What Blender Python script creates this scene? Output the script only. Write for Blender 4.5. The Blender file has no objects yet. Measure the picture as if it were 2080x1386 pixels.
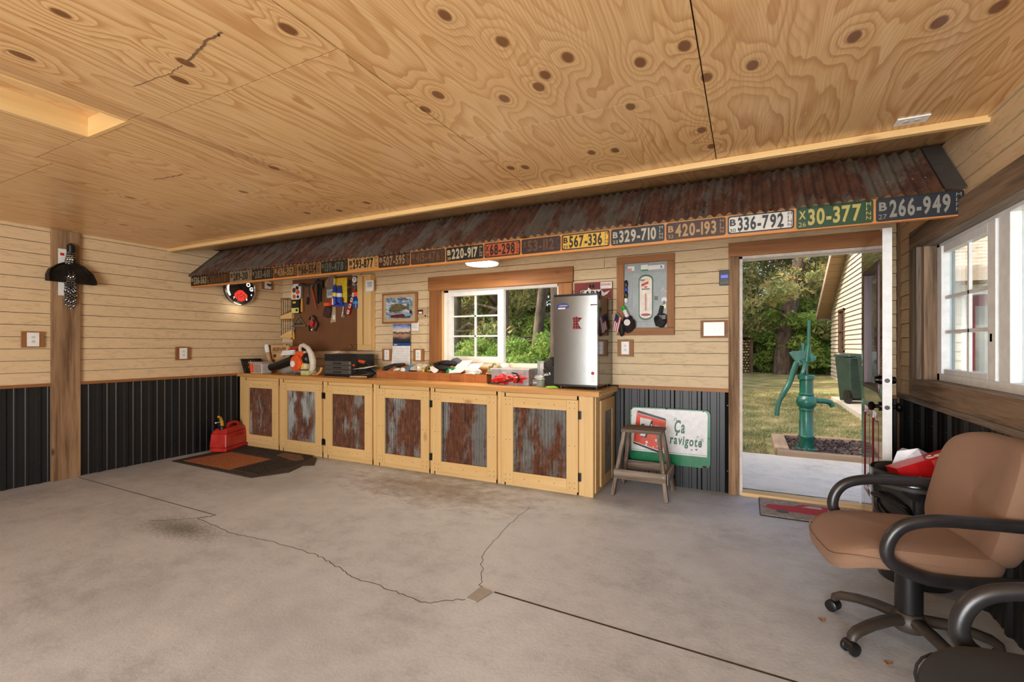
import bpy, math, random
import numpy as np
from mathutils import Vector, Matrix, Euler, noise
SC = bpy.context.scene
COL = SC.collection
R = math.radians
random.seed(7)

# ------------------------------------------------------------------ camera, sky, sun, exposure
cam_d = bpy.data.cameras.new('camera'); cam = bpy.data.objects.new('camera', cam_d); COL.objects.link(cam)
cam.location = (0, 0, 1.31); cam.rotation_euler = (R(90), 0, 0.4637)
cam_d.sensor_width = 36; cam_d.lens = 36 * 954.1 / 2080; cam_d.shift_y = 9.5 / 2080
cam_d.clip_start = 0.03; cam_d.clip_end = 300
SC.camera = cam
W = bpy.data.worlds.new('world'); SC.world = W; W.use_nodes = True
wn = W.node_tree; wn.nodes.clear()
sky = wn.nodes.new('ShaderNodeTexSky'); sky.sky_type = 'NISHITA'; sky.sun_disc = False
sky.sun_elevation = R(46); sky.sun_rotation = R(-131); sky.air_density = .8; sky.dust_density = 5.0; sky.ozone_density = .6
bg = wn.nodes.new('ShaderNodeBackground'); bg.inputs[1].default_value = 0.55
wo = wn.nodes.new('ShaderNodeOutputWorld')
wn.links.new(sky.outputs[0], bg.inputs[0]); wn.links.new(bg.outputs[0], wo.inputs[0])
def light(name, kind, loc, energy, color, target=None, **kw):
    d = bpy.data.lights.new(name, kind); d.energy = energy; d.color = color
    for k, v in kw.items(): setattr(d, k, v)
    o = bpy.data.objects.new(name, d); COL.objects.link(o); o.location = loc
    if target is not None:
        o.rotation_euler = (Vector(target) - Vector(loc)).to_track_quat('-Z', 'Y').to_euler()
    return o
light('sun', 'SUN', (-15, -13, 21), 4.6, (1.0, .93, .82), (0, 0, 0), angle=R(0.6))
# added fill lamp in the unseen garage doorway behind the camera, stands for daylight
light('garage_door_fill', 'AREA', (-.78, -3.5, 1.15), 300, (.94, .97, 1.0), (-1.3, 4, 1.15), shape='RECTANGLE', size=2.9, size_y=2.2)
SC.view_settings.view_transform = 'Standard'; SC.view_settings.look = 'None'
SC.view_settings.exposure = 0.2; SC.view_settings.gamma = 1.0; SC.view_settings.use_curve_mapping = False
SC.cycles.max_bounces = 8; SC.cycles.diffuse_bounces = 5; SC.cycles.transparent_max_bounces = 12

# ------------------------------------------------------------------ material helpers
def S(r, g, b):
    return tuple((c / 255 / 12.92) if c <= 10 else ((c / 255 + .055) / 1.055) ** 2.4 for c in (r, g, b)) + (1,)
class NT:
    def __init__(s, name):
        s.m = bpy.data.materials.new(name); s.m.use_nodes = True; s.t = s.m.node_tree; s.t.nodes.clear()
        s.out = s.n('ShaderNodeOutputMaterial')
    def n(s, typ, ins=None, **at):
        x = s.t.nodes.new('ShaderNode' + typ if not typ.startswith('ShaderNode') else typ)
        for k, v in at.items(): setattr(x, k, v)
        for k, v in (ins or {}).items():
            if hasattr(v, 'is_linked') or isinstance(v, bpy.types.NodeSocket): s.t.links.new(v, x.inputs[k])
            else: x.inputs[k].default_value = v
        return x
    def math(s, op, a, b=0.0, c=0.0):
        return s.n('Math', {0: a, 1: b, 2: c}, operation=op).outputs[0]
    def vmath(s, op, a, b=(0, 0, 0), out=0):
        return s.n('VectorMath', {0: a, 1: b}, operation=op).outputs[out]
    def ramp(s, fac, stops, interp='LINEAR'):
        r = s.n('ValToRGB', {0: fac}); e = r.color_ramp.elements; r.color_ramp.interpolation = interp
        while len(e) < len(stops): e.new(.5)
        for el, (p, c) in zip(e, stops):
            el.position = p; el.color = c if len(c) == 4 else tuple(c) + (1,)
        return r.outputs[0]
    def coord(s, rnd=True, world=False):
        if world: return s.n('NewGeometry').outputs['Position']
        o = s.n('TexCoord').outputs['Object']
        if not rnd: return o
        r = s.n('ObjectInfo').outputs['Random']
        cb = s.n('CombineXYZ', {0: s.math('MULTIPLY', r, 17.3), 1: s.math('MULTIPLY', r, 9.1), 2: s.math('MULTIPLY', r, 23.7)}).outputs[0]
        return s.vmath('ADD', o, cb)
    def noise(s, vec, scale, detail=4, rough=.55, stretch=(1, 1, 1), dist=0.0):
        v = s.vmath('MULTIPLY', vec, stretch)
        return s.n('TexNoise', {'Vector': v, 'Scale': scale, 'Detail': detail, 'Roughness': rough, 'Distortion': dist}).outputs[0]
    def mix(s, f, a, b, mode='MIX'):
        x = s.n('Mix', data_type='RGBA', blend_type=mode)
        for i, v in ((0, f), (6, a), (7, b)):
            if isinstance(v, bpy.types.NodeSocket): s.t.links.new(v, x.inputs[i])
            else: x.inputs[i].default_value = v
        return x.outputs[2]
    def bsdf(s, **ins):
        p = s.n('BsdfPrincipled', {k.replace('_', ' '): v for k, v in ins.items()})
        s.t.links.new(p.outputs[0], s.out.inputs[0]); return p
    def bump(s, h, strength=.3, dist=.01):
        return s.n('Bump', {'Height': h, 'Strength': strength, 'Distance': dist}).outputs[0]
    def emit(s, col, st):
        e = s.n('Emission', {0: col, 1: st}); s.t.links.new(e.outputs[0], s.out.inputs[0])
def plain(name, c, rough=.5, metal=0.0, c2=None, scale=20, stretch=(1, 1, 1), bump=0.0, coat=0.0, thr=(.35, .65)):
    s = NT(name); v = s.coord()
    if c2 is None: c2 = tuple(x * .82 for x in c[:3]) + (1,)
    nz = s.noise(v, scale, 4, .6, stretch)
    col = s.ramp(nz, [(thr[0], c2), (thr[1], c)])
    kw = dict(Base_Color=col, Roughness=rough, Metallic=metal)
    if coat: kw['Coat_Weight'] = coat
    p = s.bsdf(**kw)
    if bump: s.t.links.new(s.bump(nz, bump, .01), p.inputs['Normal'])
    return s.m
def wood(name, axis, light_c, dark_c, knot=None, rough=.55, fine=1.0, bump=.15, kscale=2.2, spread=(.3, .72)):
    """sawn board, grain running along the axis"""
    s = NT(name); v = s.coord()
    st = [1, 1, 1]; st['xyz'.index(axis)] = .06; st = tuple(st)
    n1 = s.noise(v, 14 * fine, 5, .6, st, .4)
    n2 = s.noise(v, 60 * fine, 3, .6, st)
    f = s.math('ADD', s.math('MULTIPLY', n1, .7), s.math('MULTIPLY', n2, .3))
    col = s.ramp(f, [(spread[0], dark_c), (spread[1], light_c)])
    if knot:
        ks = [1, 1, 1]; ks['xyz'.index(axis)] = .5
        vo = s.n('TexVoronoi', {'Vector': s.vmath('MULTIPLY', v, tuple(ks)), 'Scale': kscale * 2}).outputs['Distance']
        k = s.ramp(vo, [(.03, (1, 1, 1)), (.11, (0, 0, 0))])
        col = s.mix(k, col, knot)
    rb = s.n('ObjectInfo').outputs['Random']; col = s.mix(s.math('MULTIPLY', rb, .45), col, dark_c)
    p = s.bsdf(Base_Color=col, Roughness=rough)
    if bump: s.t.links.new(s.bump(f, bump, .006), p.inputs['Normal'])
    return s.m
PINE = {a: wood('pine_' + a, a, S(232, 198, 140), S(214, 172, 108), S(146, 90, 44), .5, kscale=1.5) for a in 'xyz'}
OLDPINE = {a: wood('fascia_pine_' + a, a, S(216, 150, 78), S(178, 104, 44), S(90, 45, 18), .55) for a in 'xyz'}
BARN = {a: wood('barn_wood_' + a, a, S(178, 142, 104), S(104, 75, 50), S(58, 40, 24), .8, .8, .6, spread=(.40, .61)) for a in 'xyz'}
SAWNBARN = {a: wood('rough_sawn_barn_' + a, a, S(166, 138, 110), S(86, 66, 48), S(50, 36, 24), .8, 1.0, .6, spread=(.40, .61)) for a in 'xyz'}
BROWNTRIM = {a: wood('stained_trim_' + a, a, S(186, 128, 72), S(128, 78, 38), S(60, 32, 14), .6, .7, .2, spread=(.32, .68)) for a in 'xyz'}
GREYWOOD = {a: wood('weathered_wood_' + a, a, S(172, 156, 138), S(98, 82, 68), S(60, 44, 34), .85, 1.0, .5, spread=(.40, .62)) for a in 'xyz'}
BINWOOD = {a: wood('bin_board_' + a, a, S(196, 126, 68), S(150, 84, 38), None, .7) for a in 'xyz'}
WORKTOP = wood('worktop_board', 'x', S(226, 182, 122), S(196, 146, 88), S(120, 70, 34), .42, .7, .08)
def siding_mat(name, axis, c, c2):
    s = NT(name); v = s.coord()
    st = [1, 1, 1]; st['xyz'.index(axis)] = .25
    nz = s.noise(v, 26, 5, .65, tuple(st), 1.2); big = s.noise(v, 2.0, 3)
    col = s.mix(s.math('MULTIPLY', big, .5), c, c2)
    col = s.mix(s.ramp(nz, [(.3, (1, 1, 1)), (.5, (0, 0, 0))]), col, tuple(x * .9 for x in c2[:3]) + (1,))
    p = s.bsdf(Base_Color=col, Roughness=.62)
    s.t.links.new(s.bump(nz, .35, .006), p.inputs['Normal'])
    return s.m
LAPSHADE = plain('lap_shade_backing', S(74, 58, 44), .9)  # dark backing; its colour stands in for shade under the siding laps
SIDE_Y = siding_mat('siding_tan_y', 'y', S(226, 198, 156), S(210, 180, 138))
SIDE_X = siding_mat('siding_tan_x', 'x', S(224, 200, 160), S(208, 182, 142))
HSIDE_Y = siding_mat('house_siding_y', 'y', S(214, 202, 182), S(200, 186, 164))
HSIDE_X = siding_mat('house_siding_x', 'x', S(210, 196, 172), S(196, 180, 154))
KNOTS = [(-2.08,.74),(-2.52,.78),(-2.0,1.09),(-1.46,1.14),(-2.15,1.15),(-.92,1.33),(-.81,1.54),(-.625,1.74),(-.75,1.81),(-.81,1.88),(-.38,1.9),(-.21,1.87),
 (-.15,2.13),(.02,2.12),(.35,2.09),(.6,2.13),(.75,2.12),(-1.24,1.74),(-1.37,1.82),(-.99,1.9),(-.21,2.64),(-.81,2.66),(-.68,2.69),(-1.25,2.69),(-.83,3.15),(-.18,2.88),
 (-2.68,2.8),(-3.04,2.86),(-3.34,2.79),(-2.68,1.99),(-1.34,2.66),(-.49,2.23),(-4.2,1.9),(-4.7,2.6),(-5.2,2.3),(-3.3,2.2)]
def plywood():
    s = NT('plywood'); v = s.coord(rnd=False)
    sx = s.n('SeparateXYZ', {0: v}); x, y = sx.outputs[0], sx.outputs[1]
    dmin = None
    for kx, ky in KNOTS:
        dx = s.math('SUBTRACT', x, kx); dy = s.math('MULTIPLY', s.math('SUBTRACT', y, ky), .62)
        d = s.math('SQRT', s.math('ADD', s.math('MULTIPLY', dx, dx), s.math('MULTIPLY', dy, dy)))
        dmin = d if dmin is None else s.math('MINIMUM', dmin, d)
    rnd = s.n('ObjectInfo').outputs['Random']
    off = s.n('CombineXYZ', {0: s.math('MULTIPLY', rnd, 13.0), 2: s.math('MULTIPLY', rnd, 7.0)}).outputs[0]
    va = s.vmath('ADD', v, off)
    n1 = s.noise(va, 1.5, 2, .5, (2.1, .3, 1), .25)
    n2 = s.noise(va, 6, 3, .6, (1.4, .3, 1))
    hal = s.math('MULTIPLY', s.math('POWER', 2.718, s.math('MULTIPLY', dmin, -13.0)), .34)
    ph = s.math('ADD', s.math('ADD', s.math('MULTIPLY', n1, 1.0), s.math('MULTIPLY', n2, .09)), hal)
    band = s.math('FRACT', s.math('MULTIPLY', ph, 17.0))
    streak = s.noise(va, 30, 3, .6, (2.2, .05, 1))
    bandc = s.ramp(band, [(0, (0, 0, 0)), (.5, (.18, .18, .18)), (.82, (.9, .9, .9)), (.93, (1, 1, 1)), (1, (.1, .1, .1))])
    amt = s.math('MULTIPLY', bandc, s.math('ADD', .28, s.math('MULTIPLY', s.noise(va, 2.2, 3), .8)))
    col = s.mix(amt, S(230, 190, 134), S(184, 126, 70))
    col = s.mix(s.math('MULTIPLY', s.ramp(streak, [(.42, (0, 0, 0)), (.7, (1, 1, 1))]), .35), col, S(196, 138, 78))
    fine = s.math('FRACT', s.math('ADD', s.math('MULTIPLY', x, 62.0), s.math('MULTIPLY', s.noise(va, 1.6, 2, .5, (1.6, .5, 1)), 26.0)))
    col = s.mix(s.math('MULTIPLY', s.ramp(fine, [(.45, (0, 0, 0)), (.85, (1, 1, 1)), (1, (0, 0, 0))]), s.ramp(s.noise(v, .8, 2), [(.35, (.06, .06, .06)), (.65, (.5, .5, .5))])), col, S(182, 122, 66))
    big = s.noise(v, .9, 3, .5, (1, .6, 1))
    col = s.mix(s.ramp(big, [(.5, (0, 0, 0)), (.75, (.35, .35, .35))]), col, S(222, 190, 146))
    # long dark heartwood stain beside the attic hatch
    sb = s.math('ABSOLUTE', s.math('ADD', x, 2.69)); sm = s.math('MULTIPLY', s.ramp(sb, [(.02, (1, 1, 1)), (.06, (0, 0, 0))]), s.ramp(streak, [(.3, (.2, .2, .2)), (.65, (1, 1, 1))]))
    ym = s.math('LESS_THAN', y, 2.26)
    col = s.mix(s.math('MULTIPLY', s.math('MULTIPLY', sm, ym), .6), col, S(140, 84, 46))
    ring = s.math('FRACT', s.math('MULTIPLY', dmin, 160.0))
    kcol = s.mix(s.math('MULTIPLY', ring, .7), S(112, 70, 38), S(150, 98, 56))
    kn = s.ramp(s.math('ADD', dmin, s.math('MULTIPLY', s.math('SUBTRACT', n2, .5), .02)), [(.0, (1, 1, 1)), (.019, (1, 1, 1)), (.026, (0, 0, 0))])
    col = s.mix(kn, col, kcol)
    p = s.bsdf(Base_Color=col, Roughness=.38, Coat_Weight=.25, Coat_Roughness=.12)
    s.t.links.new(s.bump(s.math('ADD', streak, bandc), .08, .004), p.inputs['Normal'])
    return s.m
PLY = plywood()
def concrete(name, base, stain=True):
    s = NT(name); v = s.coord(world=True)
    a = s.noise(v, 1.2, 6, .65); b = s.noise(v, 7, 5, .7, (1, 1.3, 1)); c = s.noise(v, 45, 3, .7)
    f = s.math('ADD', s.math('ADD', s.math('MULTIPLY', a, .5), s.math('MULTIPLY', b, .32)), s.math('MULTIPLY', c, .18))
    col = s.ramp(f, [(.34, tuple(x * .62 for x in base[:3])), (.5, base[:3]), (.66, tuple(min(1, x * 1.16) for x in base[:3]))])
    if stain:
        sx = s.n('SeparateXYZ', {0: v}); x, y = sx.outputs[0], sx.outputs[1]
        # oily brown stain in front of the cabinets, moss at the end of the joint
        d1 = s.vmath('LENGTH', s.vmath('MULTIPLY', s.vmath('SUBTRACT', v, (-2.55, 3.55, 0)), (.75, 1.8, 1)), out=1)
        m1 = s.ramp(s.math('ADD', d1, s.math('MULTIPLY', s.math('SUBTRACT', b, .5), 1.6)), [(.15, (.7, .7, .7)), (.9, (0, 0, 0))])
        col = s.mix(m1, col, S(120, 96, 70))
        d2 = s.vmath('LENGTH', s.vmath('MULTIPLY', s.vmath('SUBTRACT', v, (-3.62, 1.95, 0)), (1.5, 4, 1)), out=1)
        m2 = s.ramp(s.math('ADD', d2, s.math('MULTIPLY', s.math('SUBTRACT', c, .5), 1.2)), [(.1, (.8, .8, .8)), (.7, (0, 0, 0))])
        col = s.mix(m2, col, S(92, 86, 66))
        d3 = s.noise(v, .55, 4, .7); col = s.mix(s.ramp(d3, [(.52, (0, 0, 0)), (.66, (.5, .5, .5))]), col, tuple(x * .6 for x in base[:3]) + (1,))
    p = s.bsdf(Base_Color=col, Roughness=.5)
    s.t.links.new(s.bump(s.math('ADD', b, c), .12, .01), p.inputs['Normal'])
    return s.m
CONC = concrete('floor_concrete', S(190, 193, 198))
PATIO = concrete('patio_concrete', S(214, 203, 186), False)
def rusty(name, axis='x', rust=.5, dark=False, k=1.0):
    """galvanised corrugated sheet, rust running along the corrugation"""
    s = NT(name); v = s.coord()
    st = (1, .35, .35) if axis == 'x' else (1, 1, .45)
    a = s.noise(v, 4.5 * k, 5, .62, st); b = s.noise(v, 22, 4, .7, st); c = s.noise(v, 9, 3, .6, (1, .06, .06))
    f = s.math('ADD', s.math('ADD', s.math('MULTIPLY', a, .6), s.math('MULTIPLY', b, .15)), s.math('MULTIPLY', c, .3))
    m = s.ramp(f, [(rust - .05, (1, 1, 1)), (rust + .03, (0, 0, 0))])
    zinc = s.mix(b, S(92, 91, 86), S(152, 150, 143)) if not dark else s.mix(b, S(90, 82, 74), S(136, 126, 114))
    ru = s.ramp(b, [(.3, S(60, 38, 26)), (.5, S(100, 58, 36)), (.7, S(130, 82, 52))]) if not dark else s.ramp(b, [(.3, S(58, 36, 28)), (.7, S(112, 70, 48))])
    col = s.mix(m, zinc, ru)
    p = s.bsdf(Base_Color=col, Metallic=s.math('MULTIPLY', s.math('SUBTRACT', 1.0, m), .3), Roughness=s.math('ADD', .42, s.math('MULTIPLY', m, .4)))
    s.t.links.new(s.bump(b, .15, .004), p.inputs['Normal'])
    return s.m
RUST_DOOR = rusty('rusty_corrugated_door', 'z', .53, False, 1.1)
RUST_ROOF = rusty('rusty_corrugated_roof', 'x', .555, True)
BLACKSTEEL = plain('black_painted_steel', S(21, 21, 22), .42, 0, S(15, 15, 16), 3)
STEEL = plain('bare_steel', S(170, 170, 168), .3, 1.0, S(120, 120, 118), 30)
DARKSTEEL = plain('dark_steel', S(74, 72, 70), .4, .8)
CHROME = plain('chrome', S(220, 220, 220), .12, 1.0)
BLACKPL = plain('black_plastic', S(26, 25, 25), .35)
BLACKMAT = plain('matte_black', S(24, 22, 21), .7, bump=.2, scale=60)
WHITE = plain('white_vinyl', S(244, 244, 242), .35, c2=S(232, 232, 230))
WHITEPLATE = plain('white_cover_plate', S(245, 243, 238), .3, c2=S(240, 238, 232))
PAPER = plain('white_paper', S(240, 238, 232), .8, c2=S(228, 226, 220))
RED = plain('red_plastic', S(206, 36, 30), .35, c2=S(180, 26, 22))
GASRED = plain('gas_can_red', S(200, 52, 40), .42, c2=S(168, 34, 28), scale=6, bump=.05)
ORANGE = plain('orange_plastic', S(236, 96, 40), .4, c2=S(216, 78, 30))
YELLOW = plain('yellow_plastic', S(242, 210, 60), .45, c2=S(226, 190, 44))
CREAM = plain('cream_plastic', S(226, 218, 198), .45, c2=S(206, 198, 176))
BLUE = plain('blue_plastic', S(40, 62, 160), .35)
LBLUE = plain('light_blue_plastic', S(40, 140, 200), .4)
GREEN = plain('green_print', S(24, 140, 80), .4)
LIME = plain('lime_cloth', S(150, 210, 60), .8)
TAN = plain('tan_print', S(196, 170, 130), .7)
BROWNP = plain('brown_print', S(110, 60, 34), .7)
GREY = plain('grey_print', S(128, 128, 126), .6)
PEG = None
def peg():
    s = NT('brown_pegboard'); v = s.coord(rnd=False)
    w = s.vmath('SUBTRACT', s.vmath('FRACTION', s.vmath('MULTIPLY', v, (39.4, 0, 39.4))), (.5, 0, .5))
    d = s.vmath('LENGTH', w, out=1)
    m = s.ramp(d, [(.12, (1, 1, 1)), (.18, (0, 0, 0))])
    col = s.mix(m, s.mix(s.noise(v, 5, 4), S(106, 66, 36), S(128, 82, 48)), S(40, 22, 12))
    s.bsdf(Base_Color=col, Roughness=.6); return s.m
PEG = peg()
def glass():
    s = NT('window_glass')
    t = s.n('BsdfTransparent', {0: (.93, .96, .95, 1)}); g = s.n('BsdfGlossy', {0: (1, 1, 1, 1), 1: .01})
    fr = s.n('Fresnel', {0: 1.45}); mx = s.n('MixShader', {0: s.math('MULTIPLY', fr.outputs[0], .5), 1: t.outputs[0], 2: g.outputs[0]})
    s.t.links.new(mx.outputs[0], s.out.inputs[0]); return s.m
GLASS = glass()
def clearplastic():
    s = NT('clear_plastic')
    t = s.n('BsdfTransparent', {0: (.95, .96, .96, 1)}); g = s.n('BsdfPrincipled', {'Base Color': S(225, 228, 228), 'Roughness': .15})
    fr = s.n('Fresnel', {0: 1.5}); mx = s.n('MixShader', {0: s.math('ADD', .22, s.math('MULTIPLY', fr.outputs[0], .8)), 1: t.outputs[0], 2: g.outputs[0]})
    s.t.links.new(mx.outputs[0], s.out.inputs[0]); return s.m
CLEAR = clearplastic()
def stainless():
    s = NT('brushed_stainless'); v = s.coord()
    n = s.noise(v, 20, 3, .6, (30, 1, .6))
    p = s.bsdf(Base_Color=s.mix(n, S(146, 149, 148), S(174, 177, 176)), Metallic=1.0, Roughness=.27)
    s.t.links.new(s.bump(n, .03, .002), p.inputs['Normal']); return s.m
STAINLESS = stainless()
def fabric(name, c, c2):
    s = NT(name); v = s.coord()
    n = s.noise(v, 420, 2, .5); b = s.noise(v, 6, 4)
    col = s.mix(n, c2, c); col = s.mix(s.math('MULTIPLY', b, .25), col, c2)
    p = s.bsdf(Base_Color=col, Roughness=.9, Sheen_Weight=.04)
    s.t.links.new(s.bump(n, .25, .002), p.inputs['Normal']); return s.m
TANFAB = fabric('tan_upholstery', S(158, 123, 98), S(120, 91, 72))
BLKFAB = fabric('charcoal_upholstery', S(42, 40, 41), S(27, 26, 27))
def leaf(name, stops, scale=2.2):
    s = NT(name); v = s.coord(world=True)
    n = s.noise(v, scale, 3, .7); h = s.noise(v, 35, 2, .5)
    col = s.ramp(s.math('ADD', s.math('MULTIPLY', n, .6), s.math('MULTIPLY', h, .4)), stops)
    d = s.n('BsdfDiffuse', {0: col}); t = s.n('BsdfTranslucent', {0: col})
    mx = s.n('MixShader', {0: .45, 1: d.outputs[0], 2: t.outputs[0]})
    s.t.links.new(mx.outputs[0], s.out.inputs[0]); return s.m
PINELEAF = leaf('pine_needles', [(.3, S(96, 110, 72)), (.46, S(146, 158, 106)), (.55, S(184, 174, 116)), (.64, S(214, 162, 104))])
BUSHLEAF = leaf('bush_leaves', [(.3, S(86, 118, 60)), (.5, S(140, 166, 86)), (.68, S(204, 208, 122))])
BARK = plain('pine_bark', S(112, 92, 78), .9, 0, S(62, 50, 42), 9, (1, 1, .25), .6)
def grass():
    s = NT('lawn_grass'); v = s.coord(world=True)
    a = s.noise(v, 1.4, 5, .65); c = s.noise(v, 40, 3, .6)
    f = s.math('ADD', s.math('MULTIPLY', a, .72), s.math('MULTIPLY', c, .28))
    col = s.ramp(f, [(.36, S(86, 92, 48)), (.5, S(124, 122, 74)), (.6, S(168, 150, 104)), (.7, S(190, 168, 124))])
    s.bsdf(Base_Color=col, Roughness=.9); return s.m
GRASS = grass()
MULCH = plain('bark_mulch', S(96, 76, 66), .9, 0, S(48, 36, 32), 30, bump=.5)
PUMPGREEN = plain('green_enamel', S(6, 82, 64), .38, 0, S(4, 66, 52), 6, coat=.2)
BINGREEN = plain('bin_green', S(52, 70, 58), .5, 0, S(42, 58, 48), 5)
BURG = plain('burgundy_gloss_paint', S(120, 30, 40), .16, 0, S(108, 26, 36), 4, coat=1.0)
SHINGLE = plain('roof_shingle', S(206, 188, 164), .9, 0, S(160, 142, 122), 7, (1, 3, 3))
def lamp(name, c, st):
    s = NT(name); s.emit(c, st); return s.m
# ------------------------------------------------------------------ mesh helpers
class MB:
    def __init__(s): s.v = []; s.f = []; s.mi = []; s.k = 0
    def add(s, vs, fs, k=None):
        b = len(s.v); s.v += [tuple(p) for p in vs]; s.f += [tuple(b + i for i in q) for q in fs]
        s.mi += [s.k if k is None else k] * len(fs); return s
    def box(s, x0, x1, y0, y1, z0, z1, k=None):
        vs = [(x, y, z) for z in (z0, z1) for y in (y0, y1) for x in (x0, x1)]
        return s.add(vs, [(0, 2, 3, 1), (4, 5, 7, 6), (0, 1, 5, 4), (2, 6, 7, 3), (0, 4, 6, 2), (1, 3, 7, 5)], k)
    def hexa(s, b4, t4, k=None):
        return s.add(list(b4) + list(t4), [(3, 2, 1, 0), (4, 5, 6, 7), (0, 1, 5, 4), (1, 2, 6, 5), (2, 3, 7, 6), (3, 0, 4, 7)], k)
    def beam(s, p0, p1, w, h, up=(0, 0, 1), k=None):
        p0, p1 = Vector(p0), Vector(p1); d = (p1 - p0).normalized(); up = Vector(up)
        x = d.cross(up).normalized(); y = x.cross(d)
        q = lambda p: [p + x * a * w / 2 + y * b * h / 2 for a, b in ((-1, -1), (1, -1), (1, 1), (-1, 1))]
        return s.hexa(q(p0), q(p1), k)
    def prism(s, poly, fn, a, b, k=None):
        """2-D outline carried into space by fn(u, v, depth)"""
        n = len(poly)
        return s.add([fn(u, v, a) for u, v in poly] + [fn(u, v, b) for u, v in poly],
                     [tuple(range(n - 1, -1, -1)), tuple(range(n, 2 * n))] + [(i, (i + 1) % n, n + (i + 1) % n, n + i) for i in range(n)], k)
    def tube(s, pts, r, n=10, caps=True, flat=1.0, up=(0, 0, 1), k=None):
        pts = [Vector(p) for p in pts]; rs = r if isinstance(r, (list, tuple)) else [r] * len(pts)
        vs = []; fs = []; pu = None
        for i, p in enumerate(pts):
            d = (pts[min(i + 1, len(pts) - 1)] - pts[max(i - 1, 0)]).normalized()
            if pu is None:
                u0 = Vector(up)
                if abs(d.dot(u0)) > .95: u0 = Vector((1, 0, 0))
                pu = (u0 - d * d.dot(u0)).normalized()
            else: pu = (pu - d * d.dot(pu)).normalized()
            x = d.cross(pu)
            for j in range(n):
                a = 2 * math.pi * j / n
                vs.append(p + x * math.cos(a) * rs[i] + pu * math.sin(a) * rs[i] * flat)
        for i in range(len(pts) - 1):
            for j in range(n): fs.append((i * n + j, i * n + (j + 1) % n, (i + 1) * n + (j + 1) % n, (i + 1) * n + j))
        if caps: fs += [tuple(range(n - 1, -1, -1)), tuple(range((len(pts) - 1) * n, len(pts) * n))]
        return s.add(vs, fs, k)
    def cyl(s, p0, p1, r, n=16, k=None): return s.tube([p0, p1], r, n, k=k)
    def lathe(s, prof, c=(0, 0, 0), n=24, k=None, sx=1, sy=1):
        vs = []; fs = []
        for r, z in prof:
            for j in range(n):
                a = 2 * math.pi * j / n; vs.append((c[0] + r * math.cos(a) * sx, c[1] + r * math.sin(a) * sy, c[2] + z))
        for i in range(len(prof) - 1):
            for j in range(n): fs.append((i * n + j, i * n + (j + 1) % n, (i + 1) * n + (j + 1) % n, (i + 1) * n + j))
        if prof[0][0] > 1e-5: fs.append(tuple(range(n - 1, -1, -1)))
        if prof[-1][0] > 1e-5: fs.append(tuple(range((len(prof) - 1) * n, len(prof) * n)))
        return s.add(vs, fs, k)
    def blob(s, c, rad, seed=0, amp=.25, n=12, fr=2.0, k=None):
        vs = []; fs = []; m = n * 2
        for i in range(n + 1):
            t = math.pi * i / n
            for j in range(m):
                a = 2 * math.pi * j / m
                d = Vector((math.sin(t) * math.cos(a), math.sin(t) * math.sin(a), math.cos(t)))
                q = 1 + amp * noise.noise(d * fr + Vector((seed * 3.7, seed, -seed)))
                vs.append((c[0] + d.x * rad[0] * q, c[1] + d.y * rad[1] * q, c[2] + d.z * rad[2] * q))
        for i in range(n):
            for j in range(m): fs.append((i * m + j, (i + 1) * m + j, (i + 1) * m + (j + 1) % m, i * m + (j + 1) % m))
        return s.add(vs, fs, k)
    def cushion(s, L, Wd, T, e=4.0, n=40, fn=None, crown=.0, k=None, taper=0.0):
        """rounded slab centred on the origin, thickness along z, welt at mid height"""
        prof = [(0, -.5), (.6, -.5), (.9, -.46), (.965, -.36), (.985, -.2), (1, 0), (.985, .2), (.955, .36), (.87, .46), (.6, .5 + crown * .5), (0, .5 + crown)]
        vs = []; fs = []
        for q, z in prof:
            for j in range(n):
                a = 2 * math.pi * j / n; c, d = math.cos(a), math.sin(a)
                x = math.copysign(abs(c) ** (2 / e), c) * L / 2 * q; y = math.copysign(abs(d) ** (2 / e), d) * Wd / 2 * q
                y *= 1 - taper * (x / (L / 2))
                p = (x, y, z * T); vs.append(fn(p) if fn else p)
        for i in range(len(prof) - 1):
            for j in range(n): fs.append((i * n + j, i * n + (j + 1) % n, (i + 1) * n + (j + 1) % n, (i + 1) * n + j))
        return s.add(vs, fs, k)
    def text(s, t, o, ux, uz, h, w=1.0, gap=.12, bold=True, th=.001, k=None, width=None):
        """letters of real thickness laid on a surface: o lower left, ux along the line, uz up"""
        o, ux, uz = Vector(o), Vector(ux).normalized(), Vector(uz).normalized(); nn = ux.cross(uz)
        g = GB if bold else GL; cap = g['H'][2]
        sc = h / cap; x = 0
        items = []
        for ch in t:
            if ch == ' ': x += .35 * cap; continue
            vs, fs, hh, x0, x1 = g[ch]; items.append((vs, fs, x - x0)); x += (x1 - x0) + gap * cap
        tot = (x - gap * cap) * sc
        if width: w = width / tot
        for vs, fs, off in items:
            s.add([o + ux * ((p[0] + off) * sc * w) + uz * (p[1] * sc) + nn * (th * (1 if p[2] > 0 else 0)) for p in vs], fs, k)
        return s
    def build(s, name, mats, parent=None, smooth=False, bevel=0, origin=None):
        if not isinstance(mats, (list, tuple)): mats = [mats]
        off = Vector(origin) if origin is not None else Vector((0, 0, 0))
        if parent is None and origin is None and s.v:
            a = np.array(s.v); off = Vector(((a[:, 0].min() + a[:, 0].max()) / 2, (a[:, 1].min() + a[:, 1].max()) / 2, a[:, 2].min()))
        me = bpy.data.meshes.new(name)
        me.from_pydata([tuple(Vector(p) - off) for p in s.v] if parent is None else s.v, [], s.f)
        for m in mats: me.materials.append(m)
        if len(mats) > 1: me.polygons.foreach_set('material_index', s.mi)
        if smooth:
            me.polygons.foreach_set('use_smooth', [True] * len(me.polygons))
            me.set_sharp_from_angle(angle=R(38))
        o = bpy.data.objects.new(name, me); COL.objects.link(o)
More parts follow.
